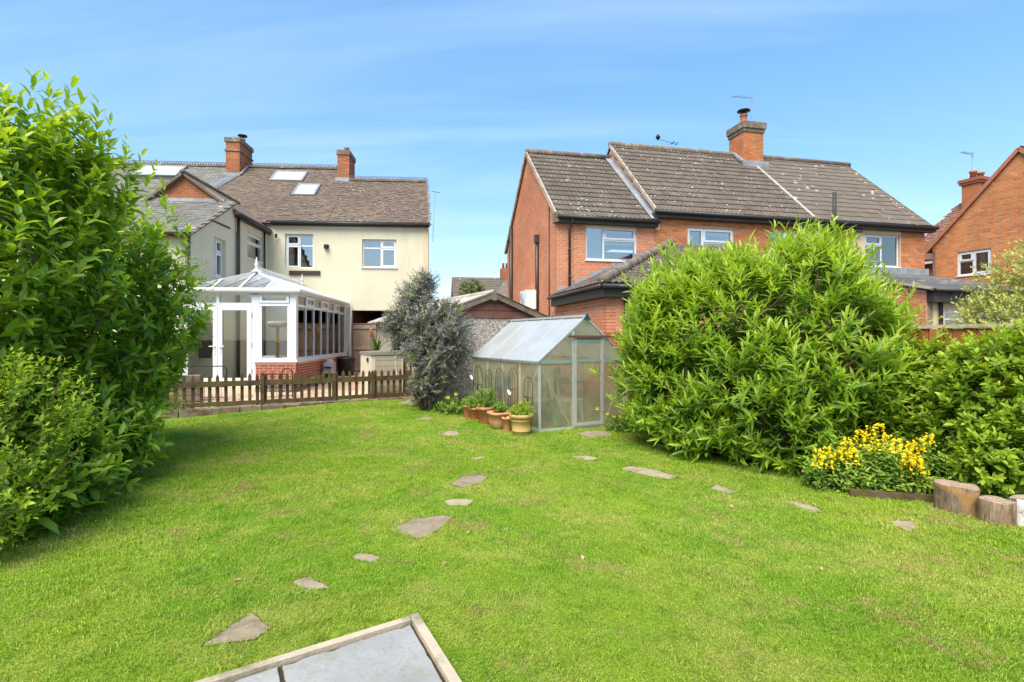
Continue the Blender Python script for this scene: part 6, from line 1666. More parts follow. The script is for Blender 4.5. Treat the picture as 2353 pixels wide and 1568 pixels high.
# --- tall laurel hedge on the left
LA = [(-5.25, 5.30, 2.15, 1.15, 1.15, 1.75), (-5.35, 6.70, 1.75, 1.15, 1.15, 1.60), (-6.1, 7.80, 1.40, 1.05, 1.1, 1.35), (-5.2, 4.3, 1.5, 0.95, 0.9, 1.55), (-5.15, 6.45, 0.72, 0.62, 0.75, 0.80), (-4.75, 5.3, 0.62, 0.55, 0.7, 0.66),
      (-4.95, 6.9, 2.25, 0.65, 0.6, 0.65), (-4.80, 5.6, 3.15, 0.62, 0.62, 0.66), (-5.15, 5.0, 3.25, 0.7, 0.65, 0.70), (-4.5, 5.65, 0.48, 0.50, 0.65, 0.52), (-5.1, 6.5, 0.55, 0.60, 0.6, 0.60), (-4.15, 4.85, 0.38, 0.42, 0.5, 0.42), (-3.98, 4.3, 0.24, 0.35, 0.4, 0.30)]
la = empty("laurel_hedge", (-5.3, 5.8, 0), 0, "tall glossy laurel hedge filling the left edge of the garden", "hedge")
wb_ = Wob(2.1, 3)
P, N_, dp = crown_points(LA, 2700, 0.45, wb_, 0.20)
gap = Wob(3.1, 5)(P); keep = gap > -0.85 + 0.35 * dp
P, N_, dp = P[keep], N_[keep], dp[keep]
Dv = unit(N_ * 0.75 + np.array([0, 0, 0.75]) + NP.normal(0, 0.35, P.shape))
young = np.clip(0.25 + 0.5 * Wob(1.7, 9)(P) + 0.25 * (P[:, 2] - 1.5), 0, 1)
tp_l = leaf_template(0.36, 0.10, 0.16, fine=True)
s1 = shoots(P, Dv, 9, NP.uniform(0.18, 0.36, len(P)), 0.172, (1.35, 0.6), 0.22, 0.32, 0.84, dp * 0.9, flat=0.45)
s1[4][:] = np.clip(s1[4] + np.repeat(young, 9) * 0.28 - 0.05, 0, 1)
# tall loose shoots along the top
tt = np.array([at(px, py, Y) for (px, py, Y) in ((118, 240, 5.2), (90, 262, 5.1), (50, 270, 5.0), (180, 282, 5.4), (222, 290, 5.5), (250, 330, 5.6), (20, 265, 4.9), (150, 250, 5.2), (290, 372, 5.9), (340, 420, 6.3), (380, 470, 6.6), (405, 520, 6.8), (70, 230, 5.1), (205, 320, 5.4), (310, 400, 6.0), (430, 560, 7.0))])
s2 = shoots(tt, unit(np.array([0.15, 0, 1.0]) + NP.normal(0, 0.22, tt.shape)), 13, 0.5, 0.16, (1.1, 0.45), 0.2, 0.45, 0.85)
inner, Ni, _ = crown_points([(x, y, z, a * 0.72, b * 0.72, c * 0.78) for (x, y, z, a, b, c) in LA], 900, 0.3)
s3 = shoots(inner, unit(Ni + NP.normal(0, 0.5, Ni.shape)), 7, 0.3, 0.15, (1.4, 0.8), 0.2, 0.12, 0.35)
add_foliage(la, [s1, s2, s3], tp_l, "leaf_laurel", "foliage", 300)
branches(la, [(-5.3, 5.6, 0), (-5.5, 6.8, 0), (-5.2, 4.6, 0)], [tuple(p) for p in P[NP.choice(len(P), 60)]], 0.045)
# fine twiggy sprigs at its right fringe
sp = empty("privet_sprigs", (-5.2, 8.4, 0), 0, "loose small-leaved sprigs spilling from the laurel towards the conservatory", "shrub")
PR = [(-4.9, 7.75, 2.15, 0.46, 0.5, 0.55), (-5.65, 8.2, 1.35, 0.50, 0.6, 0.75), (-6.15, 8.6, 0.75, 0.55, 0.6, 0.75), (-4.8, 7.6, 2.55, 0.33, 0.35, 0.33)]
P, N_, dp = crown_points(PR, 620, 0.8, Wob(4, 8), 0.25)
s1 = shoots(P, unit(N_ + np.array([0.5, 0, 0.3]) + NP.normal(0, 0.5, P.shape)), 10, NP.uniform(0.15, 0.32, len(P)), 0.05, (1.25, 0.7), 0.2, 0.25, 0.75, dp)
add_foliage(sp, [s1], leaf_template(0.42, 0.08, 0.1), "leaf_laurel", "foliage", 0)
branches(sp, [(-6.2, 8.3, 0), (-6.4, 8.6, 0)], [tuple(p) for p in P[NP.choice(len(P), 36)]], 0.02)
# light-leaved shrub in the lower left corner
ps = empty("privet_shrub", (-4.1, 3.9, 0), 0, "light yellow-green small-leaved shrub at the lower left corner", "shrub")
PV = [(-4.05, 4.05, 0.78, 0.62, 0.55, 0.72), (-3.9, 3.75, 0.40, 0.5, 0.45, 0.42), (-4.35, 4.55, 0.85, 0.6, 0.55, 0.62)]
P, N_, dp = crown_points(PV, 950, 0.5, Wob(3.5, 12), 0.2)
s1 = shoots(P, unit(N_ * 0.8 + np.array([0, 0, 0.6]) + NP.normal(0, 0.45, P.shape)), 10, NP.uniform(0.14, 0.3, len(P)), 0.055, (1.2, 0.6), 0.22, 0.25, 0.95, dp)
add_foliage(ps, [s1], leaf_template(0.46, 0.08, 0.12, fine=True), "leaf_light", "foliage", 150, "lp")
branches(ps, [(-4.1, 3.95, 0), (-4.3, 4.4, 0)], [tuple(p) for p in P[NP.choice(len(P), 40)]], 0.016)

# --- big bush on the right
BU = [(2.55, 7.95, 1.30, 0.90, 0.95, 1.35), (3.20, 7.45, 1.66, 1.00, 1.0, 1.12), (3.95, 7.05, 1.70, 0.95, 0.95, 1.30), (3.35, 6.75, 0.95, 0.85, 0.75, 0.98), (4.08, 6.6, 1.25, 0.70, 0.72, 1.10), (2.45, 8.0, 0.55, 0.60, 0.6, 0.60), (3.85, 7.3, 2.12, 0.75, 0.7, 0.70), (2.72, 7.75, 1.88, 0.75, 0.75, 0.78), (2.75, 7.2, 0.5, 0.68, 0.6, 0.60), (3.45, 6.38, 0.40, 0.6, 0.42, 0.46), (2.28, 8.4, 1.3, 0.42, 0.45, 0.75)]
bu = empty("laurel_bush", (3.3, 7.2, 0), 0, "huge rounded bush with narrow bright green leaves right of the greenhouse", "bush")
P, N_, dp = crown_points(BU, 4300, 0.5, Wob(2.6, 21), 0.20)
gap = Wob(3.4, 23)(P); keep = gap > -0.56 + 0.45 * dp
P, N_, dp = P[keep], N_[keep], dp[keep]
P = P + N_ * (NP.uniform(0, 0.30, len(P)) * (NP.random(len(P)) < 0.14))[:, None] * np.array([1, 1, 0.6])
Dv = unit(N_ * 0.7 + np.array([0, 0, 0.95]) + NP.normal(0, 0.34, P.shape))
hi = np.clip(0.35 + 0.7 * Wob(2.0, 29)(P) + 0.18 * (P[:, 2] - 1.2), 0, 1)
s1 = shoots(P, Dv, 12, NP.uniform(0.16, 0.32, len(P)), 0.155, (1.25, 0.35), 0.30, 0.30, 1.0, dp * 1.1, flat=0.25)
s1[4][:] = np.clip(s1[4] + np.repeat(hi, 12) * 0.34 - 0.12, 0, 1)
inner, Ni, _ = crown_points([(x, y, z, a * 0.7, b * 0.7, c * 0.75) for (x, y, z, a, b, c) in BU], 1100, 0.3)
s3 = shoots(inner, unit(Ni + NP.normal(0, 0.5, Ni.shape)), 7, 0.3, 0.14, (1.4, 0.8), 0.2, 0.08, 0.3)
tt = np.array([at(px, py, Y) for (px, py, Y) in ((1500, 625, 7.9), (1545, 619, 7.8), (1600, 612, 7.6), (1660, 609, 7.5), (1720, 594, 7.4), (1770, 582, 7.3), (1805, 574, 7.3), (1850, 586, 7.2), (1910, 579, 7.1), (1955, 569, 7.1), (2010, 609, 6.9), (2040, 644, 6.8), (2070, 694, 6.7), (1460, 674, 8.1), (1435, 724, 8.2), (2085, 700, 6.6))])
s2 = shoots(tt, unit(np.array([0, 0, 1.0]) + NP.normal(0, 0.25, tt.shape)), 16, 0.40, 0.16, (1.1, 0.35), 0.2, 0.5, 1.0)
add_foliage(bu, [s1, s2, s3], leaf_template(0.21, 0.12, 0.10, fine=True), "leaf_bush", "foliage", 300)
branches(bu, [(3.1, 7.3, 0), (3.6, 7.0, 0), (2.8, 7.7, 0)], [tuple(p) for p in P[NP.choice(len(P), 70)]], 0.04)
# --- broad light shrub at the right edge
RS = [(5.05, 5.35, 0.78, 0.75, 0.62, 0.92), (4.90, 5.95, 0.85, 0.60, 0.5, 0.78), (5.3, 4.95, 0.75, 0.7, 0.6, 0.85), (4.55, 4.98, 0.38, 0.34, 0.30, 0.40), (5.25, 5.6, 1.05, 0.7, 0.55, 0.62), (4.85, 5.25, 0.50, 0.35, 0.35, 0.50), (4.62, 6.15, 0.85, 0.45, 0.42, 0.72)]
rs = empty("leafy_shrub", (5.0, 5.4, 0), 0, "dense light green oval-leaved shrub behind the log stumps", "shrub")
P, N_, dp = crown_points(RS, 3600, 0.45, Wob(3.4, 31), 0.20)
keep = Wob(4.2, 33)(P) > -0.75 + 0.35 * dp
P, N_, dp = P[keep], N_[keep], dp[keep]
s1 = shoots(P, unit(N_ * 0.8 + np.array([0, 0, 0.75]) + NP.normal(0, 0.38, P.shape)), 9, NP.uniform(0.08, 0.18, len(P)), 0.075, (1.3, 0.55), 0.22, 0.32, 0.98, dp)
inner, Ni, _ = crown_points([(x, y, z, a * 0.7, b * 0.7, c * 0.75) for (x, y, z, a, b, c) in RS], 700, 0.3)
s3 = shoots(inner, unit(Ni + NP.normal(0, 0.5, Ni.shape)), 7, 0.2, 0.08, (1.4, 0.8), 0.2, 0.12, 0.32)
add_foliage(rs, [s1, s3], leaf_template(0.48, 0.07, 0.12, fine=True), "leaf_light", "foliage", 300, "rs")
branches(rs, [(5.0, 5.4, 0), (4.9, 5.6, 0), (5.3, 5.1, 0)], [tuple(p) for p in P[NP.choice(len(P), 50)]], 0.018)
# --- variegated shrub above it
vs_ = empty("variegated_shrub", (6.3, 6.4, 0), 0, "pale cream-edged variegated shrub rising over the fence at the right edge", "shrub")
VS = [(6.35, 6.45, 1.85, 0.55, 0.5, 0.75), (5.85, 6.35, 1.70, 0.42, 0.4, 0.42), (6.6, 6.2, 1.4, 0.6, 0.5, 0.9)]
P, N_, dp = crown_points(VS, 2000, 0.5, Wob(3.0, 41), 0.25)
s1 = shoots(P, unit(N_ * 0.8 + np.array([-0.2, 0, 0.5]) + NP.normal(0, 0.4, P.shape)), 9, NP.uniform(0.12, 0.26, len(P)), 0.062, (1.2, 0.55), 0.2, 0.25, 0.95, dp)
add_foliage(vs_, [s1], leaf_template(0.4, 0.08, 0.14), "leaf_variegated", "foliage", 0)
branches(vs_, [(6.3, 6.45, 0), (6.5, 6.3, 0)], [tuple(p) for p in P[NP.choice(len(P), 36)]], 0.025)
# --- yellow loosestrife
lo = empty("loosestrife_plant", (4.1, 5.75, 0), 0, "clump of yellow flower spikes over pale leaves between bush and log stumps", "flowering plant")
LO = [(3.55, 5.72, 0.12, 0.40, 0.28, 0.30), (3.95, 5.55, 0.14, 0.45, 0.30, 0.34), (4.30, 5.40, 0.14, 0.36, 0.28, 0.34)]
P, N_, dp = crown_points(LO, 560, 0.5, Wob(5, 51), 0.12)
s1 = shoots(P, unit(N_ * 0.4 + np.array([0, -0.2, 1.0]) + NP.normal(0, 0.25, P.shape)), 11, NP.uniform(0.12, 0.24, len(P)), 0.070, (1.75, 1.0), 0.2, 0.25, 0.85, dp, flat=0.7)
add_foliage(lo, [s1], leaf_template(0.44, 0.05, 0.22, fine=True), "leaf_loose", "foliage", 150, "lo")
spikes = [(1318 + 1632 - 1632, 0, 0)]
fl = [(2020, 985), (1975, 1000), (1960, 1040), (1938, 1030), (2040, 1010), (2060, 1020), (1990, 1035), (2010, 1020), (2085, 1050), (2110, 1020), (2120, 1075), (2100, 1040), (1900, 1040), (1925, 1048), (2050, 1040), (2075, 1075), (2135, 1010), (1878, 1045), (2000, 990), (1948, 1020), (2125, 1095), (2090, 1030), (2108, 1062)]
for i, (px, py) in enumerate(fl):
    tip = at(px, py - 12, (5.40 if px < 2060 else 5.10) + 0.25 * RND.random()); h = RND.uniform(0.12, 0.22)
    MB().tube([Vector((tip.x + RND.uniform(-0.03, 0.03), tip.y + 0.03, max(0.02, tip.z - h - 0.25))) - Vector(lo.location), tip - Vector(lo.location)], 0.004, 5).build("stem", M["leaf_loose"], lo)
    n = int(h / 0.20 * 60)
    tz = NP.random(n); an = NP.uniform(0, 6.28, n)
    rr = 0.008 + 0.034 * (1 - tz) ** 0.6
    Pf = np.array(tip)[None] + np.stack([np.cos(an) * rr, np.sin(an) * rr, -h * (1 - tz)], 1)
    Df = unit(np.stack([np.cos(an), np.sin(an), np.full(n, 0.35)], 1) + NP.normal(0, 0.5, (n, 3)))
    Nf = unit(NP.normal(0, 0.5, (n, 3)) + np.array([0, -0.6, 0.6]))
    V, Fc, tv = leaves_np(Pf - np.array(lo.location), Df, Nf, NP.uniform(0.026, 0.038, n), NP.random(n), leaf_template(0.75, 0.05, 0.1))
    mobj("flower_spike", np_mesh("flower_spike", V, Fc, M["petal_yellow"], {"tint": tv}), lo)["kind"] = "stuff"
# --- black elder
el = empty("elder_shrub", (-1.95, 11.35, 0), 0, "dark purple-grey feathery elder beside the garage and picket fence", "shrub")
EL = [(-1.90, 11.45, 1.85, 0.66, 0.6, 0.72), (-1.65, 11.35, 1.25, 0.62, 0.5, 0.62), (-2.05, 11.40, 2.35, 0.40, 0.4, 0.60), (-1.35, 11.35, 1.65, 0.52, 0.5, 0.62), (-2.38, 11.35, 1.95, 0.42, 0.4, 0.36), (-1.80, 11.30, 0.62, 0.38, 0.36, 0.34), (-1.85, 11.5, 2.75, 0.22, 0.22, 0.35), (-1.40, 11.5, 2.15, 0.35, 0.3, 0.32)]
P, N_, dp = crown_points(EL, 1600, 0.65, Wob(4.0, 61), 0.32)
Dv = unit(N_ * 0.9 + np.array([0, 0, 0.1]) + NP.normal(0, 0.4, P.shape))
# each leaf is a frond: leaflets in pairs along its stalk, each cut fine
s1 = shoots(P, Dv, 18, NP.uniform(0.22, 0.38, len(P)), 0.10, (1.2, 0.5), 0.25, 0.25, 0.78, dp, flat=0.2, whorl=3.14)
s1[4][np.repeat(NP.random(len(P)) < 0.15, 18)] = 1.0
add_foliage(el, [s1], leaf_template(0.16, 0.15, 0.28), "leaf_elder", "foliage", 0)
branches(el, [(-1.9, 11.35, 0), (-1.85, 11.33, 0)], [tuple(p) for p in P[NP.choice(len(P), 24)]], 0.030)
# --- small distant tree
dt = empty("distant_tree", (-2.4, 31.5, 0), 0, "small sunlit green tree in front of the distant house", "tree")
DT = [(-2.35, 31.5, 3.9, 0.9, 0.8, 1.1), (-1.7, 31.5, 3.5, 0.8, 0.7, 0.8)]
P, N_, dp = crown_points(DT, 500, 0.7, Wob(2.4, 71), 0.2)
s1 = shoots(P, unit(N_ + NP.normal(0, 0.5, P.shape)), 9, 0.25, 0.14, (1.2, 0.6), 0.2, 0.2, 0.9, dp)
add_foliage(dt, [s1], leaf_template(0.5), "leaf_tree", "crown", 0)
MB().tube([(0, 0, -0.1), (0.05, 0, 1.8), (0.1, 0, 3.4)], [0.11, 0.08, 0.04], 8).build("trunk", M["twig"], dt, True)

# ------------------------------------------------------------------ pots in front of the greenhouse
def leafy(root, lobes, n, leaf, mat, w=0.45, m=9, t0=0.2, t1=0.9, ln=(0.06, 0.14), up=0.6, seed=1, name="foliage"):
    P, N_, dp = crown_points(lobes, n, 0.7, Wob(9, seed), 0.15, zmin=-1)
    s = shoots(P, unit(N_ * 0.6 + np.array([0, 0, up]) + NP.normal(0, 0.4, P.shape)), m, NP.uniform(ln[0], ln[1], len(P)), leaf, (1.2, 0.6), 0.2, t0, t1, dp)
    return add_foliage(root, [s], leaf_template(w, 0.07, 0.12), mat, name, 0)
def pot(px, py, r, h, mat, lab, plant=None, taper=0.72, rim=0.05, sq=False, rings=False, seed=1, Yoff=0.0):
    p = gnd(px, py); p.z = 0.0
    o = empty("potted_plant" if plant else "plant_pot", tuple(p), GA, lab, "plant pot", "terracotta pots in front of the greenhouse")
    pr = [(r * taper, 0.0), (r * (taper + 0.03), 0.01)]
    if rings: pr += [(r * (taper + 0.08), h * 0.18), (r * (taper + 0.11), h * 0.19), (r * (taper + 0.11), h * 0.22), (r * (taper + 0.09), h * 0.23)]
    if sq: pr = [(r * 0.5, 0), (r * 0.7, h * 0.12), (r * 0.86, h * 0.45), (r * 0.93, h - rim)]
    else: pr += [(r * 0.90, h - rim)]
    if rings: pr.insert(-1, (r * 0.84, h * 0.66)); pr.insert(-1, (r * 0.87, h * 0.67)); pr.insert(-1, (r * 0.87, h * 0.70)); pr.insert(-1, (r * 0.86, h * 0.71))
    pr += [(r * 0.99, h - rim * 0.95), (r, h - rim * 0.5), (r * 0.99, h), (r * 0.86, h), (r * 0.84, h - 0.05)]
    b = MB()
    if sq:                                           # rounded square section
        b.lathe(pr, 24)
        for i, v in enumerate(b.v):
            a_ = math.atan2(v[1], v[0]); k = (abs(math.cos(a_)) ** 5 + abs(math.sin(a_)) ** 5) ** (-1 / 5)
            b.v[i] = (v[0] * min(k, 1.22) * 1.05, v[1] * min(k, 1.22) * 0.95, v[2])
    else: b.lathe(pr, 26)
    b.build("pot", M[mat], o, True)
    MB().lathe([(r * 0.87, h - 0.045), (0.001, h - 0.035)], 16).build("soil", M["soil"], o)
    if plant:
        kind, sp_, hh = plant
        X, Y, Z = p.x, p.y, h
        if kind == "parsley":
            leafy(o, [(X, Y, Z + hh * 0.2, sp_, sp_, hh * 0.55), (X + 0.08, Y + 0.05, Z + hh * 0.55, sp_ * 0.6, sp_ * 0.6, hh * 0.6)], 220, 0.030, "leaf_light", 0.6, 9, 0.55, 1.0, (0.03, 0.08), 0.8, seed)
        else:
            leafy(o, [(X, Y, Z + hh * 0.35, sp_, sp_, hh * 0.6)], 150, 0.046, "leaf_loose", 0.55, 8, 0.2, 0.9, (0.05, 0.12), 0.6, seed)
    return o
pot(1198, 999, 0.205, 0.345, "terracotta_mossy", "large ringed pot of bright parsley nearest the greenhouse corner", ("parsley", 0.20, 0.20), 0.66, 0.06, rings=True, seed=3)
pot(1166, 990, 0.10, 0.235, "terracotta_pale", "slim small pale pot tucked behind the large parsley pot", None, 0.6, 0.035)
pot(1149, 985, 0.20, 0.30, "terracotta_pale", "rounded square pale pot with a low sprout left of the parsley pot", ("herb", 0.12, 0.14), sq=True, rim=0.045, seed=5)
pot(1117, 975, 0.185, 0.33, "terracotta_pot", "tall red pot with a big leafy plant in the middle of the row", ("herb", 0.24, 0.36), 0.66, 0.055, seed=7)
pot(1092, 966, 0.145, 0.25, "terracotta_pot", "small red bowl pot of trailing leaves second from the row's far end", ("herb", 0.16, 0.2), 0.6, 0.04, seed=9)
pot(1078, 962, 0.13, 0.27, "terracotta_pot", "small plain red pot at the far end of the pot row", ("herb", 0.12, 0.14), 0.7, 0.04, seed=11)
# plants on the ground by the elder and the greenhouse door
def ground_plant(name, px, py, rad, h, n, leaf, mat, lab, cat="plant", flowers=(), fm="petal_yellow", seed=1, w=0.5):
    p = gnd(px, py); o = empty(name, tuple(p), 0, lab, cat)
    leafy(o, [(p.x, p.y, h * 0.45, rad, rad * 0.8, h * 0.6)], n, leaf, mat, w, 8, 0.15, 0.85, (0.05, 0.14), 0.7, seed)
    for (fx, fy, fr) in flowers:
        q = at(fx, fy, p.y - 0.05)
        MB().tube([Vector((0, 0, h * 0.4)), q - p], 0.004, 5).build("stem", M["leaf_loose"], o)
        b = MB()
        for k in range(5):
            a_ = k * 1.257; c_, s_ = math.cos(a_), math.sin(a_); c2, s2 = math.cos(a_ + 0.6), math.sin(a_ + 0.6)
            b.add([q - p, q - p + Vector((c_ * fr, -0.4 * fr, s_ * fr)), q - p + Vector((c2 * fr * 1.05, -0.5 * fr, s2 * fr * 1.05))], [(0, 1, 2)])
        b.build("flower", M["flower_yellow"], o)
ground_plant("poppy_plant", 1428, 990, 0.30, 0.24, 170, 0.05, "leaf_loose", "low leafy clump with a few yellow poppies beside the greenhouse door", "flowering plant", ((1372, 938, 0.035), (1395, 950, 0.03), (1425, 955, 0.03), (1411, 957, 0.025)), seed=21)
ground_plant("poppy_plant", 1045, 955, 0.36, 0.32, 190, 0.052, "leaf_loose", "leafy clump with yellow poppies between the elder and the pots", "flowering plant", ((1030, 912, 0.04), (1048, 905, 0.04), (1040, 925, 0.035)), seed=23)
ground_plant("hosta_plant", 1015, 948, 0.30, 0.16, 60, 0.13, "leaf_loose", "low broad-leaved green plant under the elder", seed=25, w=0.62)
ground_plant("weed_plant", 968, 940, 0.22, 0.24, 80, 0.06, "leaf_loose", "small weedy green plant at the picket fence's end", seed=27)
ground_plant("dock_plant", 1072, 930, 0.22, 0.42, 120, 0.04, "leaf_variegated", "pale dotted plant behind the red pots at the greenhouse's far corner", seed=29)
ground_plant("nettle_plant", 402, 950, 0.35, 0.28, 130, 0.045, "leaf_loose", "low green weeds at the left end of the kerb stones", seed=33)
ground_plant("rose_bush", 372, 946, 0.42, 0.62, 150, 0.045, "leaf_laurel", "rose bush beside the fence's left end", "flowering plant", ((392, 902, 0.045), (375, 925, 0.03)), seed=35)

# ------------------------------------------------------------------ stepping stones
def stone(pts, lab):
    w_ = [gnd(px, py) for (px, py) in pts]
    c = sum(w_, Vector()) / len(w_)
    z = float(lawn_z(c.x, c.y))
    o_loc = Vector((c.x, c.y, z))
    poly = []
    n = len(w_)
    for i in range(n):                               # broken outline: extra points, slightly pushed
        a_, b_ = w_[i], w_[(i + 1) % n]
        for k in range(5):
            p = a_.lerp(b_, k / 5); r_ = 0.010 if k else 0.0
            poly.append(((p.x - c.x) + RND.uniform(-r_, r_), (p.y - c.y) + RND.uniform(-r_, r_)))
    b = MB(); m = len(poly)
    top = [(x * 0.97, y * 0.97, 0.005 + RND.uniform(-0.002, 0.002)) for (x, y) in poly]
    b.add([(x, y, -0.05) for (x, y) in poly] + [(x, y, 0.001) for (x, y) in poly] + top, [(i, (i + 1) % m, m + (i + 1) % m, m + i) for i in range(m)] + [(m + i, m + (i + 1) % m, 2 * m + (i + 1) % m, 2 * m + i) for i in range(m)] + [tuple(range(2 * m, 3 * m))])
    o = b.build("stepping_stone", M["stone_step"], None, False, tuple(o_loc))
    tag(o, lab, "stepping stone", "stepping stones sunk in the lawn")
    rim = MB()
    rim.add([(x * 1.05 + RND.uniform(-0.012, 0.012), y * 1.05 + RND.uniform(-0.012, 0.012), 0.0035) for (x, y) in poly] + [(x * 0.9, y * 0.9, 0.0025) for (x, y) in poly], [(i, (i + 1) % m, m + (i + 1) % m, m + i) for i in range(m)])
    rim.build("soil_rim", M["bark_soil"], o)
    STONES.append(np.array([(x * 0.91 + c.x, y * 0.91 + c.y) for (x, y) in poly]))
STONES = []
stone([(465, 1491), (530, 1441), (575, 1414), (600, 1432), (624, 1449), (585, 1474)], "pale triangular stepping stone nearest the blue-grey paving")
stone([(668, 1345), (700, 1330), (728, 1340), (757, 1356), (712, 1362)], "small grey stepping stone next after the pale triangular one")
stone([(806, 1283), (825, 1275), (872, 1284), (862, 1296), (830, 1294)], "tiny half-buried stepping stone before the largest one")
stone([(890, 1222), (945, 1195), (1020, 1186), (1042, 1190), (1010, 1218), (962, 1242)], "largest brownish stepping stone in the middle of the lawn")
stone([(1018, 1152), (1050, 1147), (1090, 1150), (1075, 1163), (1030, 1163)], "small pale stepping stone just beyond the largest one")
stone([(1036, 1114), (1060, 1095), (1098, 1090), (1120, 1096), (1105, 1112), (1065, 1120)], "rounded dark grey stepping stone beyond the small pale one")
stone([(1078, 1054), (1105, 1049), (1118, 1052), (1095, 1057)], "thin sliver of stepping stone in the grass below the pots")
stone([(1012, 998), (1030, 991), (1052, 993), (1057, 1000), (1030, 1004)], "rounded tan stepping stone left of the pot row")
stone([(950, 968), (975, 962), (1000, 964), (985, 970)], "low tan stepping stone near the elder's foot")
stone([(905, 934), (935, 926), (972, 929), (950, 937)], "flat tan stone at the gap by the picket fence's end")
stone([(1322, 998), (1345, 990), (1400, 991), (1410, 1000), (1360, 1008)], "tan slab on the grass at the greenhouse door")
stone([(1312, 1052), (1345, 1050), (1380, 1057), (1350, 1061)], "long thin stepping stone between the pots and the big bush")
stone([(1424, 1079), (1445, 1072), (1500, 1081), (1558, 1098), (1535, 1104), (1480, 1094)], "long brown stepping stone in front of the big bush")
stone([(1632, 1124), (1645, 1114), (1692, 1132), (1675, 1136)], "small brown stepping stone right of the long one")
stone([(1800, 1152), (1830, 1153), (1895, 1176), (1875, 1180), (1835, 1166)], "brown stepping stone in front of the yellow flowers")
stone([(2036, 1202), (2060, 1199), (2095, 1200), (2114, 1218), (2090, 1226)], "brown stepping stone nearest the log stumps")

# ------------------------------------------------------------------ paving corner in the foreground
pc = gnd(960, 1404, 0.055); pc.z = 0.034
PA = R(27.0); SH = 0.112                             # the corner is a little out of square
class MB(MB):
    def skew(self):
        self.v = [(x, y + SH * x, z) for (x, y, z) in self.v]; return self
pv = empty("paving", tuple(pc), PA)
tag(pv, "corner of blue-grey stone paving with pale concrete edging", "paving", kind="structure")
MB().box(-4.0, 0.0, -4.0, 0.0, -0.12, -0.018).skew().build("paving_bed", M["soil"], pv)
MB().box(-1.62, -0.054, -0.050, -0.002, -0.10, 0.010).skew().build("edging", M["concrete_edge"], pv)
MB().box(-4.0, -1.63, -0.052, -0.004, -0.10, 0.007).skew().build("edging", M["concrete_edge"], pv)
MB().box(-0.050, 0.0, -4.0, 0.004, -0.10, 0.012).skew().build("edging", M["concrete_edge"], pv)
def rough_slab(x0, x1, y0, y1):
    b = MB(); top, bot = [], []
    sides = [((x0, y1), (x1, y1)), ((x1, y1), (x1, y0)), ((x1, y0), (x0, y0)), ((x0, y0), (x0, y1))]
    for (a_, c_) in sides:
        for k in range(14):
            u = k / 14; r_ = 0.007 if RND.random() < 0.75 else 0.018
            nx, ny = -(c_[1] - a_[1]), (c_[0] - a_[0]); q = math.hypot(nx, ny)
            e_ = RND.uniform(-r_, 0.0)
            x, y = a_[0] + (c_[0] - a_[0]) * u - nx / q * e_ * -1, a_[1] + (c_[1] - a_[1]) * u - ny / q * e_ * -1
            bot.append((x, y, -0.045)); top.append((x, y, -0.012))
    n = len(top); cx_, cy_ = (x0 + x1) / 2, (y0 + y1) / 2
    inn = [(cx_ + (x - cx_) * 0.985, cy_ + (y - cy_) * 0.985, -0.004) for (x, y, _) in top]
    b.add(bot + top + inn, [(i, n + i, n + (i + 1) % n, (i + 1) % n) for i in range(n)] + [(n + i, 2 * n + i, 2 * n + (i + 1) % n, n + (i + 1) % n) for i in range(n)] + [tuple(range(2 * n, 3 * n))[::-1]])
    b.skew().build("paving_slab", M["paving_blue"], pv)
rough_slab(-0.715, -0.062, -0.80, -0.064); rough_slab(-1.30, -0.727, -0.70, -0.064); rough_slab(-1.95, -1.312, -0.80, -0.064); rough_slab(-0.72, -0.062, -1.75, -0.812); rough_slab(-1.50, -0.74, -1.60, -0.72)
rough_slab(-2.7, -1.97, -0.8, -0.085); rough_slab(-2.4, -1.52, -1.7, -0.82)

# ------------------------------------------------------------------ log stumps
def stump(px, py, r, h, mat, lab, sx=1.0, lumps=0.06, seed=1):
    p = gnd(px, py); rg = random.Random(seed)
    o = empty("log_stump", tuple(p), rg.uniform(0, 6), lab, "log")
    n = 28; ph = [rg.uniform(0, 6.28) for _ in range(4)]
    rr = lambda a_, z: r * (1 + lumps * math.sin(2 * a_ + ph[0]) + lumps * 0.7 * math.sin(5 * a_ + ph[1] + z * 2) + 0.02 * math.sin(11 * a_ + ph[2]))
    b = MB(); vs = []
    zs = [-0.03, h * 0.3, h * 0.7, h * 0.97, h]
    for j, z in enumerate(zs):
        k = 1.05 if j == 0 else (0.97 if j == 4 else 1.0)
        for i in range(n):
            a_ = 2 * math.pi * i / n
            vs.append((math.cos(a_) * rr(a_, z) * k * sx, math.sin(a_) * rr(a_, z) * k, z + (0.006 * math.sin(3 * a_) if j >= 3 else 0)))
    fs = [(j * n + i, j * n + (i + 1) % n, (j + 1) * n + (i + 1) % n, (j + 1) * n + i) for j in range(4) for i in range(n)]
    b.add(vs, fs); b.build("bark", M[mat], o, True)
    t = MB(); t.add([vs[4 * n + i] for i in range(n)] + [(0, 0, h - 0.004)], [(i, (i + 1) % n, n) for i in range(n)]); t.build("cut_face", M["log_top"], o)
stump(2199, 1174, 0.155, 0.245, "log_side", "tall grey-brown log stump with flaking orange bark at the bed's edge", 1.1, 0.07, 4)
stump(2290, 1202, 0.118, 0.20, "log_side_grey", "shorter brown log stump between the tall stump and the birch log", 1.1, 0.04, 6)
stump(2368, 1207, 0.13, 0.22, "birch_bark", "white-barked birch log at the right edge of the picture", 1.0, 0.05, 9)
p = gnd(2070, 1148)
eb = MB().box(-0.45, 0.42, -0.03, 0.03, -0.05, 0.065).build("edging_board", M["picket_wood"], None, False, tuple(p), (0, 0, -0.28))
tag(eb, "low dark timber edging board under the yellow flowers", "edging")

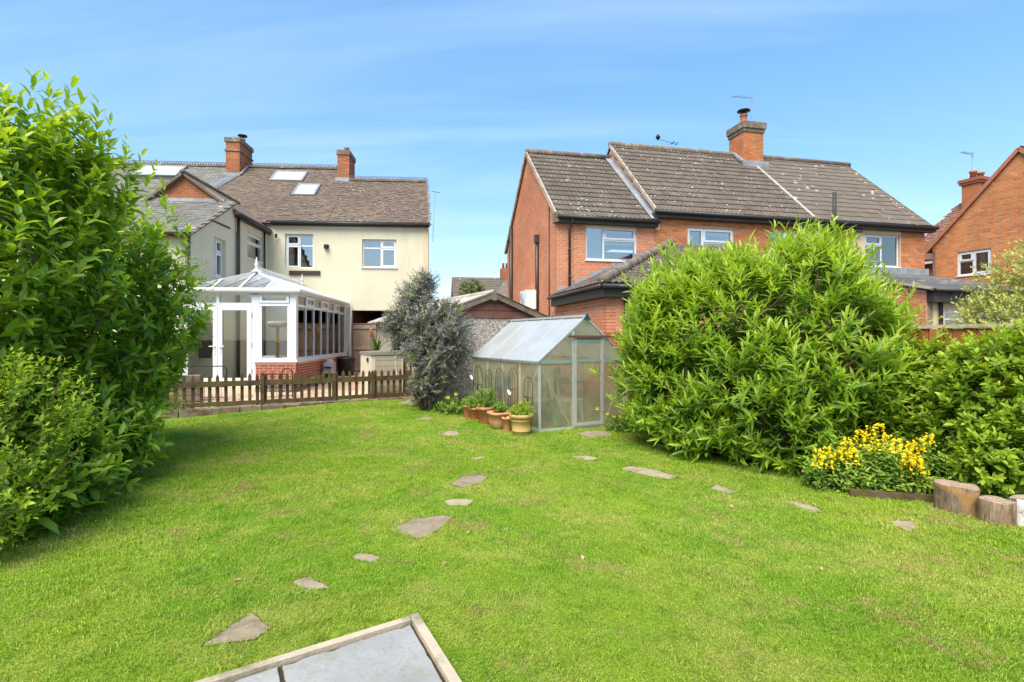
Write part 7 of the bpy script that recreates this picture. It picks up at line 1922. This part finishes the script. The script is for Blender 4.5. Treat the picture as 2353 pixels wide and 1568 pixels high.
# ------------------------------------------------------------------ fallen leaves on the lawn
lf = leaf_template(0.6, 0.15, 0.2, fine=True)
lm = np_mesh("fallen_leaf", lf[0] * 0.05, lf[1], M["dead_leaf"], None, True)
for (px, py, lab) in ((452, 1246, "dark curled fallen leaf on the grass by the laurel hedge"), (245, 1200, "pale tan fallen leaf on the grass nearest the laurel hedge"), (1082, 1228, "brown crumpled leaf right of the largest stepping stone"), (1338, 1280, "tan fallen leaf on open grass right of the paving"), (555, 1346, "pale fallen leaf left of the small grey stepping stone"), (1026, 1298, "tan fallen leaf below the largest stepping stone"), (1686, 1172, "brown fallen leaf on the grass below the small right-hand stone"), (1890, 1318, "tan fallen leaf on open grass at the lower right"), (540, 1060, "yellowed fallen leaf in the far lawn before the fence")):
    p = gnd(px, py)
    o = mobj("fallen_leaf", lm, None, (p.x, p.y, float(lawn_z(p.x, p.y)) + 0.022), (RND.uniform(-0.3, 0.3), RND.uniform(-0.3, 0.3), RND.uniform(0, 6.28)))
    tag(o, lab, "leaf", "fallen leaves on the lawn")

# ------------------------------------------------------------------ grass blades
def in_poly(px, py, poly):
    x, y = poly[:, 0], poly[:, 1]; r = np.zeros(len(px), bool); j = len(poly) - 1
    for i in range(len(poly)):
        c = ((y[i] > py) != (y[j] > py)) & (px < (x[j] - x[i]) * (py - y[i]) / (y[j] - y[i] + 1e-12) + x[i])
        r ^= c; j = i
    return r
def grass():
    rng = np.random.default_rng(77)
    n0 = 2100000
    g = rng.uniform(-2.0, 6.3, n0); k = rng.uniform(0.2, FK - 0.14, n0)
    X, Y = g * 0.882 - k * 0.471, g * 0.471 + k * 0.882
    ok = (Y > 1.6) & (np.abs(X) < Y * 1.12 + 0.5)
    X, Y, g, k = X[ok], Y[ok], g[ok], k[ok]
    d = np.hypot(X, Y)
    ok = rng.random(len(X)) < np.clip((3.3 / d) ** 1.25, 0.14, 1.0)
    X, Y, g, k, d = X[ok], Y[ok], g[ok], k[ok], d[ok]
    bad = (g > 3.85) & (k > 10.95)
    lx = (X - GHO.x) * 0.882 + (Y - GHO.y) * 0.471; ly = -(X - GHO.x) * 0.471 + (Y - GHO.y) * 0.882
    bad |= (lx > -0.02) & (lx < 1.92) & (ly > -0.02) & (ly < 2.8)
    ca, sa = math.cos(PA), math.sin(PA)
    qx = (X - pc.x) * ca + (Y - pc.y) * sa; qy = -(X - pc.x) * sa + (Y - pc.y) * ca
    bad |= (qx < 0.004) & (qy < 0.006 + SH * qx)
    for s in STONES:
        m = (np.abs(X - s[:, 0].mean()) < 0.8) & (np.abs(Y - s[:, 1].mean()) < 0.8)
        ii = np.nonzero(m)[0]
        bad[ii[in_poly(X[ii], Y[ii], s)]] = True
    bedl = np.array([(p.x, p.y) for p in [gnd(-60, 1275), gnd(60, 1258), gnd(205, 1158), gnd(308, 1082), gnd(345, 990), gnd(372, 952), gnd(380, 950) + GU * -3.5, gnd(-60, 1262) + GU * -3.5]]) - np.array([0.2, 0.1])
    bedr = np.array([(p.x, p.y) for p in [gnd(1445, 994), gnd(1500, 1018), gnd(1600, 1046), gnd(1700, 1076), gnd(1860, 1103), gnd(2040, 1146), gnd(2150, 1183), gnd(2345, 1222), gnd(2345, 1215) + GU * 3, gnd(1440, 996) + GU * 2]]) + np.array([0.22, 0.12])
    bad |= in_poly(X, Y, bedl) | in_poly(X, Y, bedr)
    X, Y, d = X[~bad], Y[~bad], d[~bad]
    n = len(X)
    tuft = Wob(2.6, 91)(np.stack([X, Y, 0 * X], 1)) * 0.5 + Wob(9.0, 92)(np.stack([X, Y, 0 * X], 1)) * 0.5
    big = Wob(14.0, 93)(np.stack([X, Y, 0 * X], 1))
    L = rng.gamma(9, 1 / 9, n) * 0.021 * (1 + 0.7 * np.clip(big * 1.6 - 0.5, 0, 1)) * (1 + 0.45 * tuft)
    wd = 0.0018 * np.clip(d / 3.0, 1, 4) ** 0.85 * rng.uniform(0.7, 1.35, n)
    a = rng.uniform(0, 6.283, n); lean = np.abs(rng.normal(0.55, 0.35, n))
    comb = 0.25
    dx, dy = np.cos(a) * lean + comb * np.sin(X * 1.7 + Y), np.sin(a) * lean + comb * np.cos(Y * 1.4)
    q = 1 / np.sqrt(1 + dx * dx + dy * dy)
    Z = lawn_z(X, Y) - 0.003
    b = np.stack([X, Y, Z], 1)
    mid = b + np.stack([dx * L * q * 0.38, dy * L * q * 0.38, L * q * 0.62], 1)
    tip = b + np.stack([dx * L * q * 1.12, dy * L * q * 1.12, L * q * (1.05 - 0.22 * lean)], 1)
    s = np.stack([-np.sin(a + rng.normal(0, 0.5, n)), np.cos(a), np.zeros(n)], 1) * wd[:, None]
    V = np.stack([b, mid + s, mid - s, tip], 1).reshape(-1, 3)
    f = np.array([(0, 1, 2), (2, 1, 3)])
    Fc = (f[None] + (np.arange(n) * 4)[:, None, None]).reshape(-1, 3)
    o = mobj("lawn_grass", np_mesh("lawn_grass", V, Fc, M["grass_blade"]))
    tag(o, "short mown grass of the lawn with straw-coloured patches", "grass", kind="stuff")
    print("grass blades", n)
grass()
#print("tris", sum(len(o.data.loop_triangles) or sum(len(p.vertices) - 2 for p in o.data.polygons) if len(o.data.polygons) < 5000 else len(o.data.polygons) for o in bpy.data.objects if o.type == 'MESH'))
